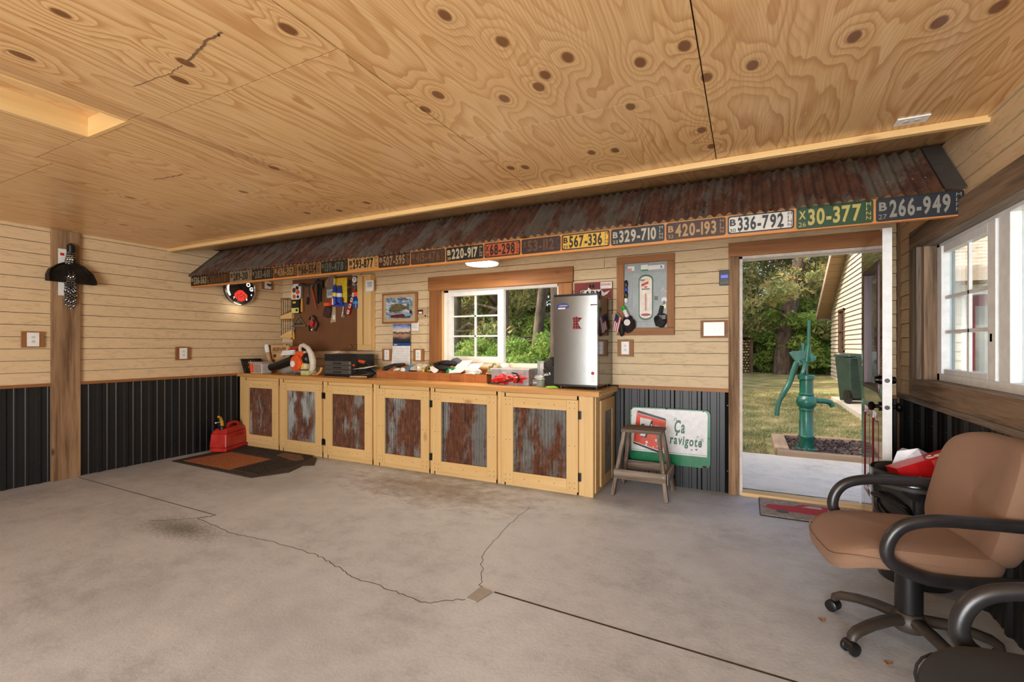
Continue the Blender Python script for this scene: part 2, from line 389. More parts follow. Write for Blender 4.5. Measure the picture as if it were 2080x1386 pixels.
        if parent is None: o.location = off
        else: o.parent = parent
        if bevel:
            b = o.modifiers.new('bevel', 'BEVEL'); b.width = bevel; b.segments = 2; b.limit_method = 'ANGLE'
        me.update(); return o
def glyphs(chars, offset):
    out = {}; tmp = []
    for ch in chars:
        c = bpy.data.curves.new('glyph', 'FONT'); c.body = ch; c.extrude = .05; c.offset = offset; c.resolution_u = 3
        o = bpy.data.objects.new('glyph', c); COL.objects.link(o); tmp.append((ch, o, c))
    bpy.context.view_layer.update(); dg = bpy.context.evaluated_depsgraph_get()
    for ch, o, c in tmp:
        me = bpy.data.meshes.new_from_object(o.evaluated_get(dg))
        vs = [tuple(v.co) for v in me.vertices]; fs = [tuple(p.vertices) for p in me.polygons]
        xs = [p[0] for p in vs] or [0]; ys = [p[1] for p in vs] or [0]
        out[ch] = (vs, fs, max(ys), min(xs), max(xs)); bpy.data.meshes.remove(me)
    for ch, o, c in tmp: bpy.data.objects.remove(o); bpy.data.curves.remove(c)
    return out
CH = 'ABCDEFGHIJKLMNOPQRSTUVWXYZabcdefghijklmnopqrstuvwxyz0123456789-.\'"ÇéÇ·'
GB = glyphs(CH, .03); GL = glyphs(CH, 0.0)
def tag(o, label, cat, group=None):
    o['label'] = label; o['category'] = cat
    if group: o['group'] = group
    return o
def thing(name, label, cat, loc=(0, 0, 0), rz=0.0, group=None):
    o = bpy.data.objects.new(name, None); COL.objects.link(o); o.location = loc; o.rotation_euler = (0, 0, rz); o.empty_display_size = .1
    return tag(o, label, cat, group)
def struct(o):
    o['kind'] = 'structure'; return o
def stuff(o):
    o['kind'] = 'stuff'; return o
def lab(o, t): o['label'] = t; return o
def copy_tree(o, parent=None):
    c = o.copy(); COL.objects.link(c)
    if parent: c.parent = parent
    for ch in list(o.children): copy_tree(ch, c)
    return c
def bx(name, m, parent, *b, bevel=0): return MB().box(*b).build(name, m, parent, bevel=bevel)

# ------------------------------------------------------------------ the setting
XL, XR, YB, ZC, YF = -6.02, 1.066, 4.6, 2.437, -3.6
fl = struct(bpy.data.objects.new('floor', None)) if False else None
fm = MB().box(XL - .12, XR + .12, YF, 4.72, -.15, 0); floor = struct(fm.build('floor', CONC, origin=(0, 0, 0)))
JOINT = plain('joint_dirt', S(74, 62, 44), .9, 0, S(50, 42, 30), 30)
def strip(name, pts, w, m, z=.0012):
    mb = MB()
    for i in range(len(pts) - 1):
        a, b = Vector(pts[i] + (0,)), Vector(pts[i + 1] + (0,)); d = (b - a).normalized(); n = Vector((-d.y, d.x, 0)) * w / 2
        mb.hexa([a - n, b - n, b + n, a + n], [q + Vector((0, 0, z)) for q in (a - n, b - n, b + n, a + n)])
    return mb.build(name, m, floor)
strip('control_joint', [(-5.94, 2.25), (-3.67, 2.22)], .007, JOINT)
strip('control_joint', [(-1.2, 2.19), (.14, 2.13), (1.05, 2.08)], .011, JOINT)
def jag(pts, n, amp, seed):
    rr = random.Random(seed); out = []
    for i in range(len(pts) - 1):
        for k in range(n):
            t = k / n; out.append((pts[i][0] + (pts[i + 1][0] - pts[i][0]) * t + rr.uniform(-amp, amp), pts[i][1] + (pts[i + 1][1] - pts[i][1]) * t + rr.uniform(-amp, amp)))
    return out + [pts[-1]]
strip('crack', jag([(-3.67, 2.2), (-3.72, 2.12), (-3.19, 2.06), (-2.8, 2.09), (-2.43, 2.085), (-2.19, 2.03), (-1.98, 1.97), (-1.69, 1.965), (-1.46, 1.94), (-1.3, 2.06)], 9, .011, 1), .004, JOINT, .0008)
strip('crack', jag([(-1.29, 2.2), (-1.41, 2.42), (-1.5, 2.6), (-1.56, 3.08), (-1.58, 3.48)], 9, .01, 2), .0032, JOINT, .0008)
strip('crack', jag([(-3.66, 2.22), (-3.78, 2.08), (-4.0, 1.92)], 8, .012, 3), .004, JOINT, .0008)
dm = MB().prism([(-1.298, 2.067), (-1.231, 2.059), (-1.206, 2.178), (-1.288, 2.199)], lambda u, v, d: (u, v, d), 0, .006)
dm.build('drain_plate', concrete('drain_plate_concrete', S(150, 142, 132), False), floor)

# siding: every course a lapped board of its own
def side_board(wall, ax, a0, a1, z, h, pos, sgn, m, proud=.015):
    """wedge board; ax: direction it runs in, pos: wall plane, sgn: which way it faces"""
    mb = MB(); p = pos
    def P(a, n, zz): return (a, p + sgn * n, zz) if ax == 'x' else (p + sgn * n, a, zz)
    b4 = [P(a0, 0, z), P(a1, 0, z), P(a1, proud, z), P(a0, proud, z)]
    h -= .0045; t4 = [P(a0, 0, z + h), P(a1, 0, z + h), P(a1, .006, z + h), P(a0, .006, z + h)]
    mb.hexa(b4, t4); return mb.build('siding_board', m, wall)
def ribbed(name, ax, a0, a1, z0, z1, pos, sgn, wall, rib0, pitch=.2345, panel=.938):
    """painted steel wainscot: one major rib per pitch with two low ribs between"""
    s = a0
    while s < a1 - .01:
        e = min(a1, s + panel); mb = MB(); prof = [(s, 0.004)]
        k = math.floor((s - rib0) / pitch)
        while rib0 + k * pitch < e + pitch:
            c = rib0 + k * pitch
            for u, n in ((-.024, .004), (-.013, .020), (.013, .020), (.024, .004)): prof.append((c + u, n))
            for o in (.078, .156):
                for u, n in ((-.014, .004), (-.009, .0075), (.009, .0075), (.014, .004)): prof.append((c + o + u, n))
            k += 1
        prof = [q for q in prof if s <= q[0] <= e] + [(e, .004)]
        prof.sort()
        vs = []; fs = []
        for a, n in prof:
            for z in (z0, z1): vs.append((a, pos + sgn * n, z) if ax == 'x' else (pos + sgn * n, a, z))
        for i in range(len(prof) - 1): fs.append((2 * i, 2 * i + 2, 2 * i + 3, 2 * i + 1))
        mb.add(vs, fs); pnl = mb.build(name, BLACKSTEEL, wall)
        sc = MB(); k = math.floor((s - rib0) / pitch) + 1
        while rib0 + k * pitch < e:
            for z in (z0 + .2, z1 - .12):
                a = rib0 + k * pitch
                q0 = (a, pos + sgn * .018, z) if ax == 'x' else (pos + sgn * .018, a, z); q1 = (a, pos + sgn * .028, z) if ax == 'x' else (pos + sgn * .028, a, z)
                sc.cyl(q0, q1, .006, 6)
            k += 1
        if sc.v: sc.build('screws', DARKSTEEL, pnl)
        s = e
# left wall
wl = struct(MB().box(XL - .12, XL, YF, YB + .12, 0, 2.75).build('wall_left', LAPSHADE, origin=(0, 0, 0)))
for k in range(14): side_board(wl, 'y', -.6, YB, .945 + .1125 * k, .1125, XL, 1, SIDE_Y)
ribbed('steel_panel', 'y', -.6, YB, 0, .93, XL, 1, wl, 2.445)
struct(bx('trim_1', BROWNTRIM['y'], None, XL, XL + .035, -.6, YB, .92, .948))
# back wall in pieces around the window and the door
bw = MB(); WX0, WX1, WZ0, WZ1 = -3.23, -1.76, 1.07, 1.975; DX0, DX1, DZ = -.075, .862, 2.095
for b in ((XL, WX0, 0, 2.75), (WX0, WX1, 0, WZ0), (WX0, WX1, WZ1, 2.75), (WX1, DX0, 0, 2.75), (DX0, DX1, DZ, 2.75), (DX1, XR + .12, 0, 2.75)):
    bw.box(b[0], b[1], YB, YB + .12, b[2], b[3])
wb = struct(bw.build('wall_back', LAPSHADE, origin=(0, 0, 0)))
for k in range(16):
    z = .9265 + .1052 * k; h = .1052
    segs = [(XL + .014, XR - .02)]
    def cut(segs, a, b): return [q for s in segs for q in ((s[0], min(s[1], a)), (max(s[0], b), s[1])) if q[1] - q[0] > .01]
    if z + h > WZ0 and z < 2.05: segs = cut(segs, -3.38, -1.62)
    if z < 2.12: segs = cut(segs, -.13, .9)
    if k == 11: segs = [q for s in segs for q in ((s[0], min(s[1], -1.27)), (max(s[0], -1.266), s[1])) if q[1] - q[0] > .01]
    for a, b in segs: side_board(wb, 'x', a, b, z, h, YB, -1, SIDE_X)
ribbed('steel_panel', 'x', -1.2, -.14, 0, .9, YB, -1, wb, -1.09)
ribbed('steel_panel', 'x', .9, XR, 0, .9, YB, -1, wb, .95)
struct(bx('trim_2', BROWNTRIM['x'], None, -1.12, -.135, YB - .04, YB, .897, .927))
struct(bx('trim_3', BROWNTRIM['x'], None, .9, XR, YB - .03, YB, .90, .927))
struct(bx('trim_4', BARN['z'], None, XR - .03, XR - .001, YB - .04, YB - .001, 0, 2.55))
# right wall around its window
RY0, RY1, RZ0, RZ1 = 2.0, 3.935, 1.085, 1.96
rw = MB()
for b in ((YF, RY0, 0, 2.75), (RY0, RY1, 0, RZ0), (RY0, RY1, RZ1, 2.75), (RY1, YB + .12, 0, 2.75)): rw.box(XR, XR + .12, b[0], b[1], b[2], b[3])
wr = struct(rw.build('wall_right', LAPSHADE, origin=(0, 0, 0)))
for k in range(15):
    z = .95 + .1052 * k; h = .1052
    segs = [(-.6, YB - .04)]
    if z < 2.09: segs = cut(segs, 1.73, 4.2)
    for a, b in segs: side_board(wr, 'y', a, b, z, h, XR, -1, SIDE_Y)
ribbed('steel_panel', 'y', -.6, YB, 0, .92, XR, -1, wr, 3.6)
struct(bx('trim_5', GREYWOOD['y'], None, XR - .035, XR, -.6, YB - .04, .915, .95))
# unseen garage front: header, piers, left bay walled up to dim the fridge reflection
fw = MB()
for b in ((XL, -2.25, 0, 2.75), (XR - .35, XR, 0, 2.75), (XL, XR, 2.25, 2.75)): fw.box(b[0], b[1], YF - .12, YF, b[2], b[3])
struct(fw.build('wall_front', SIDE_X, origin=(0, 0, 0)))

# ceiling: plywood sheets with open joints, attic hatch, sloped strip behind the trim
ceil = struct(MB().box(XL - .5, XR + .5, YF - .5, 5.1, 2.85, 2.9).build('ceiling', plain('roof_deck', S(120, 90, 60), .9), origin=(0, 0, 0)))
xs = [XR, -.165, -1.385, -2.61, -3.83, -5.05, XL]; cutsy = [(.60,), (2.19, -.25), (1.30, -1.14), (2.23, -.2), (1.325, -1.1), (2.2, -.24)]
def sheet(x0, x1, y0, y1): return MB().box(x0 + .0025, x1 - .0025, y0 + .0025, y1 - .0025, ZC, ZC + .012).build('plywood_sheet', PLY, ceil)
for i in range(6):
    x1, x0 = xs[i], xs[i + 1]; ys = [3.12] + list(cutsy[i]) + [YF]
    for j in range(len(ys) - 1):
        a, b = ys[j + 1], ys[j]
        if i == 3 and j == 1:                                   # the sheet with the hatch
            sheet(x0, x1, 1.24, b); sheet(x0, -3.17, a, 1.24); sheet(-2.785, x1, a, 1.24); sheet(-3.17, -2.785, a, .3)
        else: sheet(x0, x1, a, b)
for i in range(6):
    x1, x0 = xs[i] + (.4 if 0 < i else 0), xs[i + 1] + (.4 if i < 5 else 0)
    MB().hexa([(x0, 3.12, ZC), (x1, 3.12, ZC), (x1, YB, ZC + .247), (x0, YB, ZC + .247)], [(x0, 3.12, ZC + .012), (x1, 3.12, ZC + .012), (x1, YB, ZC + .259), (x0, YB, ZC + .259)]).build('plywood_sheet', PLY, ceil)
h = MB().box(-3.2, -2.755, .27, 1.27, ZC + .1, ZC + .115).build('hatch_lid', PLY, ceil)
for b in ((-3.189, -3.17, .3, 1.24), (-2.785, -2.766, .3, 1.24), (-3.17, -2.785, 1.24, 1.259), (-3.17, -2.785, .281, .3)):
    MB().box(*b, ZC - .003, ZC + .1).build('hatch_frame_board', PINE['y'] if b[1] - b[0] < .1 else PINE['x'], ceil)
struct(bx('trim_6', PINE['x'], None, XL, XR, 3.085, 3.125, ZC - .036, ZC, bevel=.004))

def ceiling_mark(pts, w):
    m = MB()
    for i in range(len(pts) - 1):
        a, b = Vector(pts[i] + (ZC,)), Vector(pts[i + 1] + (ZC,)); d = (b - a).normalized(); n = Vector((-d.y, d.x, 0)) * w / 2; dn = Vector((0, 0, -.0006))
        m.hexa([a - n + dn, b - n + dn, b + n + dn, a + n + dn], [a - n, b - n, b + n, a + n])
    return m.build('crayon_mark', plain('crayon', S(128, 98, 64), .9), ceil)
ceiling_mark(jag([(-2.383, 1.087), (-2.138, 1.107), (-2.03, 1.094)], 8, .004, 5), .004)
ceiling_mark(jag([(-2.0, 1.09), (-1.885, 1.07), (-1.763, 1.044), (-1.687, 1.045)], 8, .006, 6), .010)
ceiling_mark(jag([(-3.59, 1.767), (-3.45, 1.785), (-3.312, 1.793)], 5, .008, 7), .008)

# window 1, in the back wall
w1 = struct(MB().box(-3.24, -1.75, 4.70, 4.712, 1.08, 1.97).build('window_1', GLASS, origin=(0, 0, 0)))
y0, y1 = 4.645, 4.695
for n, b in (('window_frame', (-3.235, -3.165, 1.075, 1.975)), ('window_frame', (-1.79, -1.745, 1.075, 1.975)), ('window_frame', (-3.235, -1.745, 1.935, 1.975)), ('window_frame', (-3.235, -1.745, 1.07, 1.115))):
    MB().box(b[0], b[1], y0, y1 + .03, b[2], b[3]).build(n, WHITE, w1, bevel=.003)
for b in ((-3.165, -3.118, 1.115, 1.935), (-2.50, -2.425, 1.115, 1.935), (-3.118, -2.5, 1.89, 1.935), (-3.118, -2.5, 1.115, 1.185)):
    MB().box(b[0], b[1], y0 - .01, y1, b[2], b[3]).build('sash_rail', WHITE, w1, bevel=.003)
for b in ((-2.82, -2.80, 1.185, 1.89), (-3.118, -2.5, 1.645, 1.663), (-3.118, -2.5, 1.412, 1.43)):
    MB().box(b[0], b[1], 4.668, 4.688, b[2], b[3]).build('muntin', WHITE, w1)
MB().box(-3.118, -2.5, 4.69, 4.694, 1.185, 1.89).build('insect_screen', GLASS, w1)
for b in ((-3.38, -3.23, 4.555, 4.60, 1.06, 1.965), (-1.745, -1.595, 4.555, 4.60, 1.06, 1.955)): MB().box(*b).build('casing_board', BROWNTRIM['z'], w1, bevel=.003)
MB().box(-3.395, -1.585, 4.55, 4.60, 1.96, 2.12).build('casing_board', BROWNTRIM['x'], w1, bevel=.003)
MB().box(-3.38, -1.595, 4.555, 4.60, .955, 1.055).build('casing_board', BROWNTRIM['x'], w1, bevel=.003)
MB().box(-3.36, -1.61, 4.53, 4.66, 1.052, 1.072).build('window_sill', PINE['x'], w1, bevel=.003)
MB().box(-3.245, -3.225, 4.60, 4.70, 1.07, 1.97).build('reveal_board', PINE['z'], w1)
MB().box(-3.225, -1.745, 4.60, 4.70, 1.962, 1.978).build('reveal_board', PINE['x'], w1)

# window 2, in the right wall
w2 = struct(MB().box(1.135, 1.145, RY0, RY1, RZ0, RZ1).build('window_2', GLASS, origin=(0, 0, 0)))
for b in ((2.0, 3.93, 1.935, 1.965), (2.0, 3.93, 1.085, 1.135), (3.885, 3.93, 1.085, 1.965), (2.0, 2.04, 1.085, 1.965)):
    MB().box(1.095, 1.155, *b).build('window_frame', WHITE, w2, bevel=.003)
for b in ((3.79, 3.885, 1.135, 1.935), (3.115, 3.2, 1.135, 1.935), (3.2, 3.79, 1.885, 1.935), (3.2, 3.79, 1.135, 1.165)):
    if b[0] == 3.79: b = (3.83, 3.885, 1.135, 1.935)
    MB().box(1.088, 1.13, *b).build('sash_rail', WHITE, w2, bevel=.003)
MB().box(1.095, 1.15, 2.99, 3.10, 1.135, 1.935).build('meeting_stile', WHITE, w2, bevel=.003)
for b in ((3.475, 3.495, 1.165, 1.885), (3.2, 3.83, 1.60, 1.62), (3.2, 3.83, 1.385, 1.405)): MB().box(1.105, 1.12, *b).build('muntin', WHITE, w2)
MB().box(1.088, 1.096, 3.15, 3.175, 1.33, 1.37).build('sash_latch', WHITE, w2)
for b, ax in (((1.018, XR, 1.75, 4.2, 1.965, 2.10), 'y'), ((1.018, XR, 1.75, 4.2, .955, 1.085), 'y'), ((1.018, XR, 4.07, 4.2, 1.085, 1.965), 'z'), ((1.005, XR, 3.985, 4.068, 1.085, 1.965), 'z')):
    MB().box(*b).build('beam_casing', (GREYWOOD if b[0] < 1.01 else SAWNBARN)[ax], w2, bevel=.004)
for b, ax in (((1.03, 1.10, 3.93, 3.985, 1.085, 1.965), 'z'), ((1.03, 1.10, 2.0, 3.95, 1.955, 1.985), 'y'), ((1.02, 1.10, 2.0, 3.95, 1.065, 1.09), 'y')):
    MB().box(*b).build('reveal_board', (SAWNBARN if ax == 'z' else GREYWOOD)[ax], w2, bevel=.003)

# door 1: barn-wood casing, jamb, sill, and the leaf swung into the room
dc = struct(MB().box(-.145, -.06, 4.555, YB, 0, 2.09).build('trim_7', BARN['z'], bevel=.003))
struct(MB().box(-.145, .93, 4.55, YB, 2.092, 2.212).build('trim_8', BROWNTRIM['x'], bevel=.003))
struct(MB().box(.866, .93, 4.57, YB, 0, 2.09).build('trim_9', BARN['z'], bevel=.003))
jm = MB().box(-.06, -.035, 4.58, 4.74, 0, 2.09).box(.85, .862, 4.58, 4.74, 0, 2.09).box(-.06, .845, 4.58, 4.74, 2.07, 2.095)
struct(jm.build('trim_10', plain('jamb_white', S(226, 214, 202), .5)))
sl = MB(); sl.k = 0; sl.box(-.04, .83, 4.56, 4.68, 0, .03); sl.k = 1; sl.box(-.04, .83, 4.68, 4.78, -.02, .012)
struct(sl.build('trim_11', [PINE['x'], STEEL]))
dt = struct(bpy.data.objects.new('door_1', None)); COL.objects.link(dt); dt.location = (.856, 4.564, 0); dt.rotation_euler = (0, 0, R(87.0))
# local: x runs from hinge towards latch after the turn (-y world), built with x negative = leaf width
DW = .87
def dbx(n, m, x0, x1, y0, y1, z0, z1, bevel=.003): return MB().box(-x1, -x0, y0, y1, z0, z1).build(n, m, dt, bevel=bevel)
for n, b in (('door_stile', (0, .13, .02, 2.05)), ('door_stile', (DW - .13, DW, .02, 2.05)), ('door_rail', (.13, DW - .13, 1.87, 2.05)), ('door_rail', (.13, DW - .13, .86, 1.0)), ('door_rail', (.13, DW - .13, .02, .22)), ('door_rail', (.39, .48, .22, .86))):
    dbx(n, BURG, b[0], b[1], .0, .044, b[2], b[3])
dbx('door_edge', WHITE, DW, DW + .004, -.002, .046, .02, 2.05, 0)
for a, b in ((.13, .39), (.48, DW - .13)):
    dbx('door_panel', BURG, a, b, .014, .03, .22, .86); dbx('door_panel', BURG, a + .05, b - .05, .006, .04, .28, .80, .006)
dbx('glass_pane', GLASS, .15, DW - .15, .018, .026, 1.02, 1.85, 0)
for b in ((.13, .16, 1.0, 1.87), (DW - .16, DW - .13, 1.0, 1.87), (.13, DW - .13, 1.0, 1.03), (.13, DW - .13, 1.84, 1.87)):
    dbx('glazing_bead', plain('dark_burgundy', S(72, 16, 26), .35), b[0], b[1], -.008, .052, b[2], b[3])
for z, r in ((.92, .03), (1.09, .022)):
    k = MB(); 
    for sgn in (-1, 1):
        yy = .022 + sgn * .022
        k.tube([(-DW + .065, yy, z), (-DW + .065, yy + sgn * .012, z), (-DW + .065, yy + sgn * .014, z), (-DW + .065, yy + sgn * .03, z)], [.03, .03, .012, .012], 16)
        if z < 1: k.tube([(-DW + .065, yy + sgn * q, z) for q in (.03, .038, .05, .062, .068)], [.013, .026, .03, .024, .008], 16)
        else: k.tube([(-DW + .065, yy + sgn * q, z) for q in (.012, .03, .032)], [.024, .022, .018], 16)
    k.build('door_knob' if z < 1 else 'deadbolt', CHROME if False else plain('dark_bronze', S(42, 36, 34), .25, .9), dt, smooth=True)
    MB().cyl((-DW - .003, .022, z), (-DW - .007, .022, z), .014, 14).build('latch_plate', DARKSTEEL, dt)
# ------------------------------------------------------------------ awning with its number plates
aw = thing('awning', 'long lean-to awning of rusty corrugated sheets over the workbench', 'awning', (0, 0, 0))
AY0, AZ0, AY1, AZ1 = 3.325, 2.16, 3.70, 2.512
def corr(mb, x0, x1, fn, pitch, amp, per=8):
    n = max(2, int((x1 - x0) / pitch * per)); vs = []; fs = []
    for i in range(n + 1):
        x = x0 + (x1 - x0) * i / n; o = amp * math.sin(2 * math.pi * x / pitch); vs += [fn(x, 0, o), fn(x, 1, o)]
    for i in range(n): fs.append((2 * i, 2 * i + 2, 2 * i + 3, 2 * i + 1))
    mb.add(vs, fs)
L_ = math.hypot(AY1 - AY0, AZ1 - AZ0); ny, nz = -(AZ1 - AZ0) / L_, (AY1 - AY0) / L_
rr = random.Random(4); x = XL + .02; i = 0
while x < .96:
    e = min(.98, x + .66); j = .003 * (i % 2); mb = MB(); dy = rr.uniform(-.012, .012)
    corr(mb, x, e + .03, lambda X, t, o: (X, AY0 - .01 + dy + (AY1 - AY0 + .01 - dy) * t + ny * (o + j), AZ0 - .01 + dy + (AZ1 - AZ0 + .01 - dy) * t + nz * (o + j)), .058, .011)
    sh = mb.build('corrugated_sheet', RUST_ROOF, aw, smooth=True); x = e; i += 1
    sc = MB()
    for q in (.2, .45): sc.blob((x - q, AY0 + .03 + ny * .01, AZ0 + .03 + nz * .01), (.006, .006, .006), n=4)
    sc.build('screws', DARKSTEEL, sh)
def rf(x, t, n=0): return (x, AY0 - .015 + (AY1 - AY0 + .015) * t + ny * n, AZ0 - .015 + (AZ1 - AZ0 + .015) * t + nz * n)
MB().hexa([rf(.955, 0, .009), rf(1.045, 0, .009), rf(1.045, 1, .009), rf(.955, 1, .009)], [rf(.955, 0, .013), rf(1.045, 0, .013), rf(1.045, 1, .013), rf(.955, 1, .013)]).build('end_flashing', plain('grey_flashing', S(98, 98, 96), .5, .6), aw)
MB().hexa([rf(XL + .018, 0, .009), rf(XL + .05, 0, .009), rf(XL + .05, 1, .009), rf(XL + .018, 1, .009)], [rf(XL + .018, 0, .012), rf(XL + .05, 0, .012), rf(XL + .05, 1, .012), rf(XL + .018, 1, .012)]).build('end_flashing', DARKSTEEL, aw)
for a, b in ((XL + .017, -2.55), (-2.548, 1.048)): MB().box(a, b, 3.34, 3.38, 2.01, 2.152).build('fascia_board', OLDPINE['x'], aw, bevel=.003)
MB().box(XL + .02, 1.04, 3.46, YB - .03, 2.262, 2.274).build('soffit_board', PLY, aw)
for a in np.linspace(XL + .05, 1.02, 9): MB().hexa([(a - .02, 3.39, 2.15), (a + .02, 3.39, 2.15), (a + .02, 3.7, 2.45), (a - .02, 3.7, 2.45)], [(a - .02, 3.39, 2.12), (a + .02, 3.39, 2.12), (a + .02, 3.74, 2.42), (a - .02, 3.74, 2.42)]).build('rafter', OLDPINE['y'], aw)
pl = [  # x0, x1, prefix, number, year, plate colour, digit colour, label look
 (-5.999,-5.637,'B','536-563','',(46,40,30),(176,156,116),'black plate with tan digits 536-563, nearest the left wall'),
 (-5.634,-5.252,'','110-638','',(78,48,28),(112,70,40),'rusted brown plate with faded digits 110-638'),
 (-5.246,-4.875,'B','289-210','',(160,138,104),(40,34,28),'worn pale plate with dark digits 289-210'),
 (-4.868,-4.507,'B','283-601','',(40,34,28),(128,110,84),'dark brown-black plate with dull digits 283-601'),
 (-4.50,-4.14,'B','436-353','',(100,64,34),(170,130,84),'brown rusty plate with tan digits 436-353'),
 (-4.132,-3.81,'B','66-554','',(140,98,58),(44,34,24),'short tan plate with dark digits 66-554'),
 (-3.802,-3.436,'B','139-478','',(40,40,30),(100,98,80),'dark plate with grey worn digits 139-478'),
 (-3.428,-3.06,'B','293-877','38',(210,158,92),(26,22,20),'orange-tan plate with black digits 293-877'),
 (-3.052,-2.685,'B','507-595','',(74,50,38),(170,130,88),'brown plate with tan digits 507-595'),
 (-2.677,-2.307,'B','415-476','',(84,58,40),(118,82,54),'rusty brown plate with barely readable digits 415-476'),
 (-2.299,-1.93,'B','220-917','28',(40,38,34),(212,192,152),'black plate with cream digits 220-917'),
 (-1.923,-1.594,'X','68-298','31',(206,94,48),(34,26,22),'orange-red plate with black digits 68-298'),
 (-1.586,-1.258,'X','53-112','',(66,42,30),(108,70,46),'dark rusted plate with dim digits 53-112'),
 (-1.25,-.882,'B','567-336','39',(238,186,62),(30,26,22),'bright yellow plate with black digits 567-336'),
 (-.874,-.502,'B','329-710','33',(34,34,36),(196,184,158),'black plate with silver digits 329-710'),
 (-.494,-.121,'B','420-193','32',(62,36,22),(188,144,92),'dark brown plate with tan digits 420-193'),
 (-.113,.26,'B','336-792','30',(226,222,212),(30,28,28),'white plate with black digits 336-792'),
 (.268,.651,'X','30-377','26',(30,70,38),(200,182,96),'green plate with yellow digits 30-377'),
 (.659,1.045,'B','266-949','27',(26,30,40),(150,146,136),'blue-black plate with grey digits 266-949, nearest the right wall')]
for n, (x0, x1, pre, num, yr, pc, dc_, lb) in enumerate(pl):
    big = n >= 17; z0, z1 = (2.018, 2.150) if big else (2.028, 2.143); y = 3.339
    o = thing('license_plate', lb, 'number plate', ((x0 + x1) / 2, y, z0), 0, 'old number plates on the awning board')
    hw = (x1 - x0) / 2 - .002; H = z1 - z0
    pm = plain('plate_paint_%d' % n, S(*[c * .86 for c in pc]), .5, .2, tuple(c * .6 for c in S(*pc)[:3]) + (1,), 26, thr=(.32, .5)); pd = plain('plate_digit_%d' % n, S(*[c * .86 for c in dc_]), .5, .1, tuple(c * .7 for c in S(*dc_)[:3]) + (1,), 40)  # paint and digits darkened to stand for the weaker light at the awning
    c = .012; pts = []
    for cx, cz, a0 in ((hw - c, H - c, 0), (-hw + c, H - c, 90), (-hw + c, c, 180), (hw - c, c, 270)):
        pts += [(cx + c * math.cos(R(a0 + q)), cz + c * math.sin(R(a0 + q))) for q in (0, 45, 90)]
    MB().prism(pts, lambda u, v, d: (u, -d, v), 0, .002).build('plate', pm, o)
    ring = MB(); inn = [(u * (1 - .008 / hw), H / 2 + (v - H / 2) * (1 - .016 / H)) for u, v in pts]; m = len(pts)
    ring.add([(u, -.0036, v) for u, v in pts] + [(u, -.0036, v) for u, v in inn] + [(u, -.002, v) for u, v in pts] + [(u, -.002, v) for u, v in inn],
             [(i, (i + 1) % m, m + (i + 1) % m, m + i) for i in range(m)] + [(2 * m + i, 2 * m + (i + 1) % m, (i + 1) % m, i) for i in range(m)])
    ring.build('rim', pd if n in (13, 16, 11) else pm, o)
    t = MB(); y_ = -.0022; fw = 2 * hw
    xs0 = -hw + fw * .16 if pre else -hw + .02
    t.text(num, (xs0, y_, H * .17), (1, 0, 0), (0, 0, 1), H * .7, gap=.14, th=.0025, width=fw * (.69 if pre else .8))
    if pre: t.text(pre, (-hw + fw * .035, y_, H * .46), (1, 0, 0), (0, 0, 1), H * .36, th=.002, width=fw * .095)
    if yr: t.text(yr, (-hw + fw * .03, y_, H * .1), (1, 0, 0), (0, 0, 1), H * .2, th=.0015, bold=False, width=fw * .1)
    for q, ch in enumerate('MINN'): t.text(ch, (hw - fw * .09, y_, H * (.74 - .2 * q)), (1, 0, 0), (0, 0, 1), H * .15, th=.0015, bold=False, width=fw * (.06 if ch != 'I' else .012))
    t.build('digits', pd, o)
    b = MB()
    for sx in (-1, 1):
        for zz in (.1, .9): b.cyl((sx * hw * .62, -.001, H * zz), (sx * hw * .62, -.005, H * zz), .004, 6)
    b.build('bolts', DARKSTEEL, o)
# disc lamp under the awning soffit
dl = thing('disc_lamp', 'round flat white LED lamp glowing under the awning soffit', 'lamp', (-2.33, 4.0, 2.10))
MB().lathe([(.165, .135), (.17, .12), (.165, .02)], n=32).build('lamp_housing', WHITE, dl, smooth=True)
MB().lathe([(.16, .025), (.155, .008), (.12, .001), (0, 0)], n=32).build('diffuser', lamp('lamp_diffuser', (1, .93, .8, 1), 7), dl, smooth=True)
light('awning_lamp_light', 'AREA', (-2.33, 4.0, 2.09), 16, (1.0, .84, .62), (-2.33, 4.0, 0), shape='DISK', size=.3)

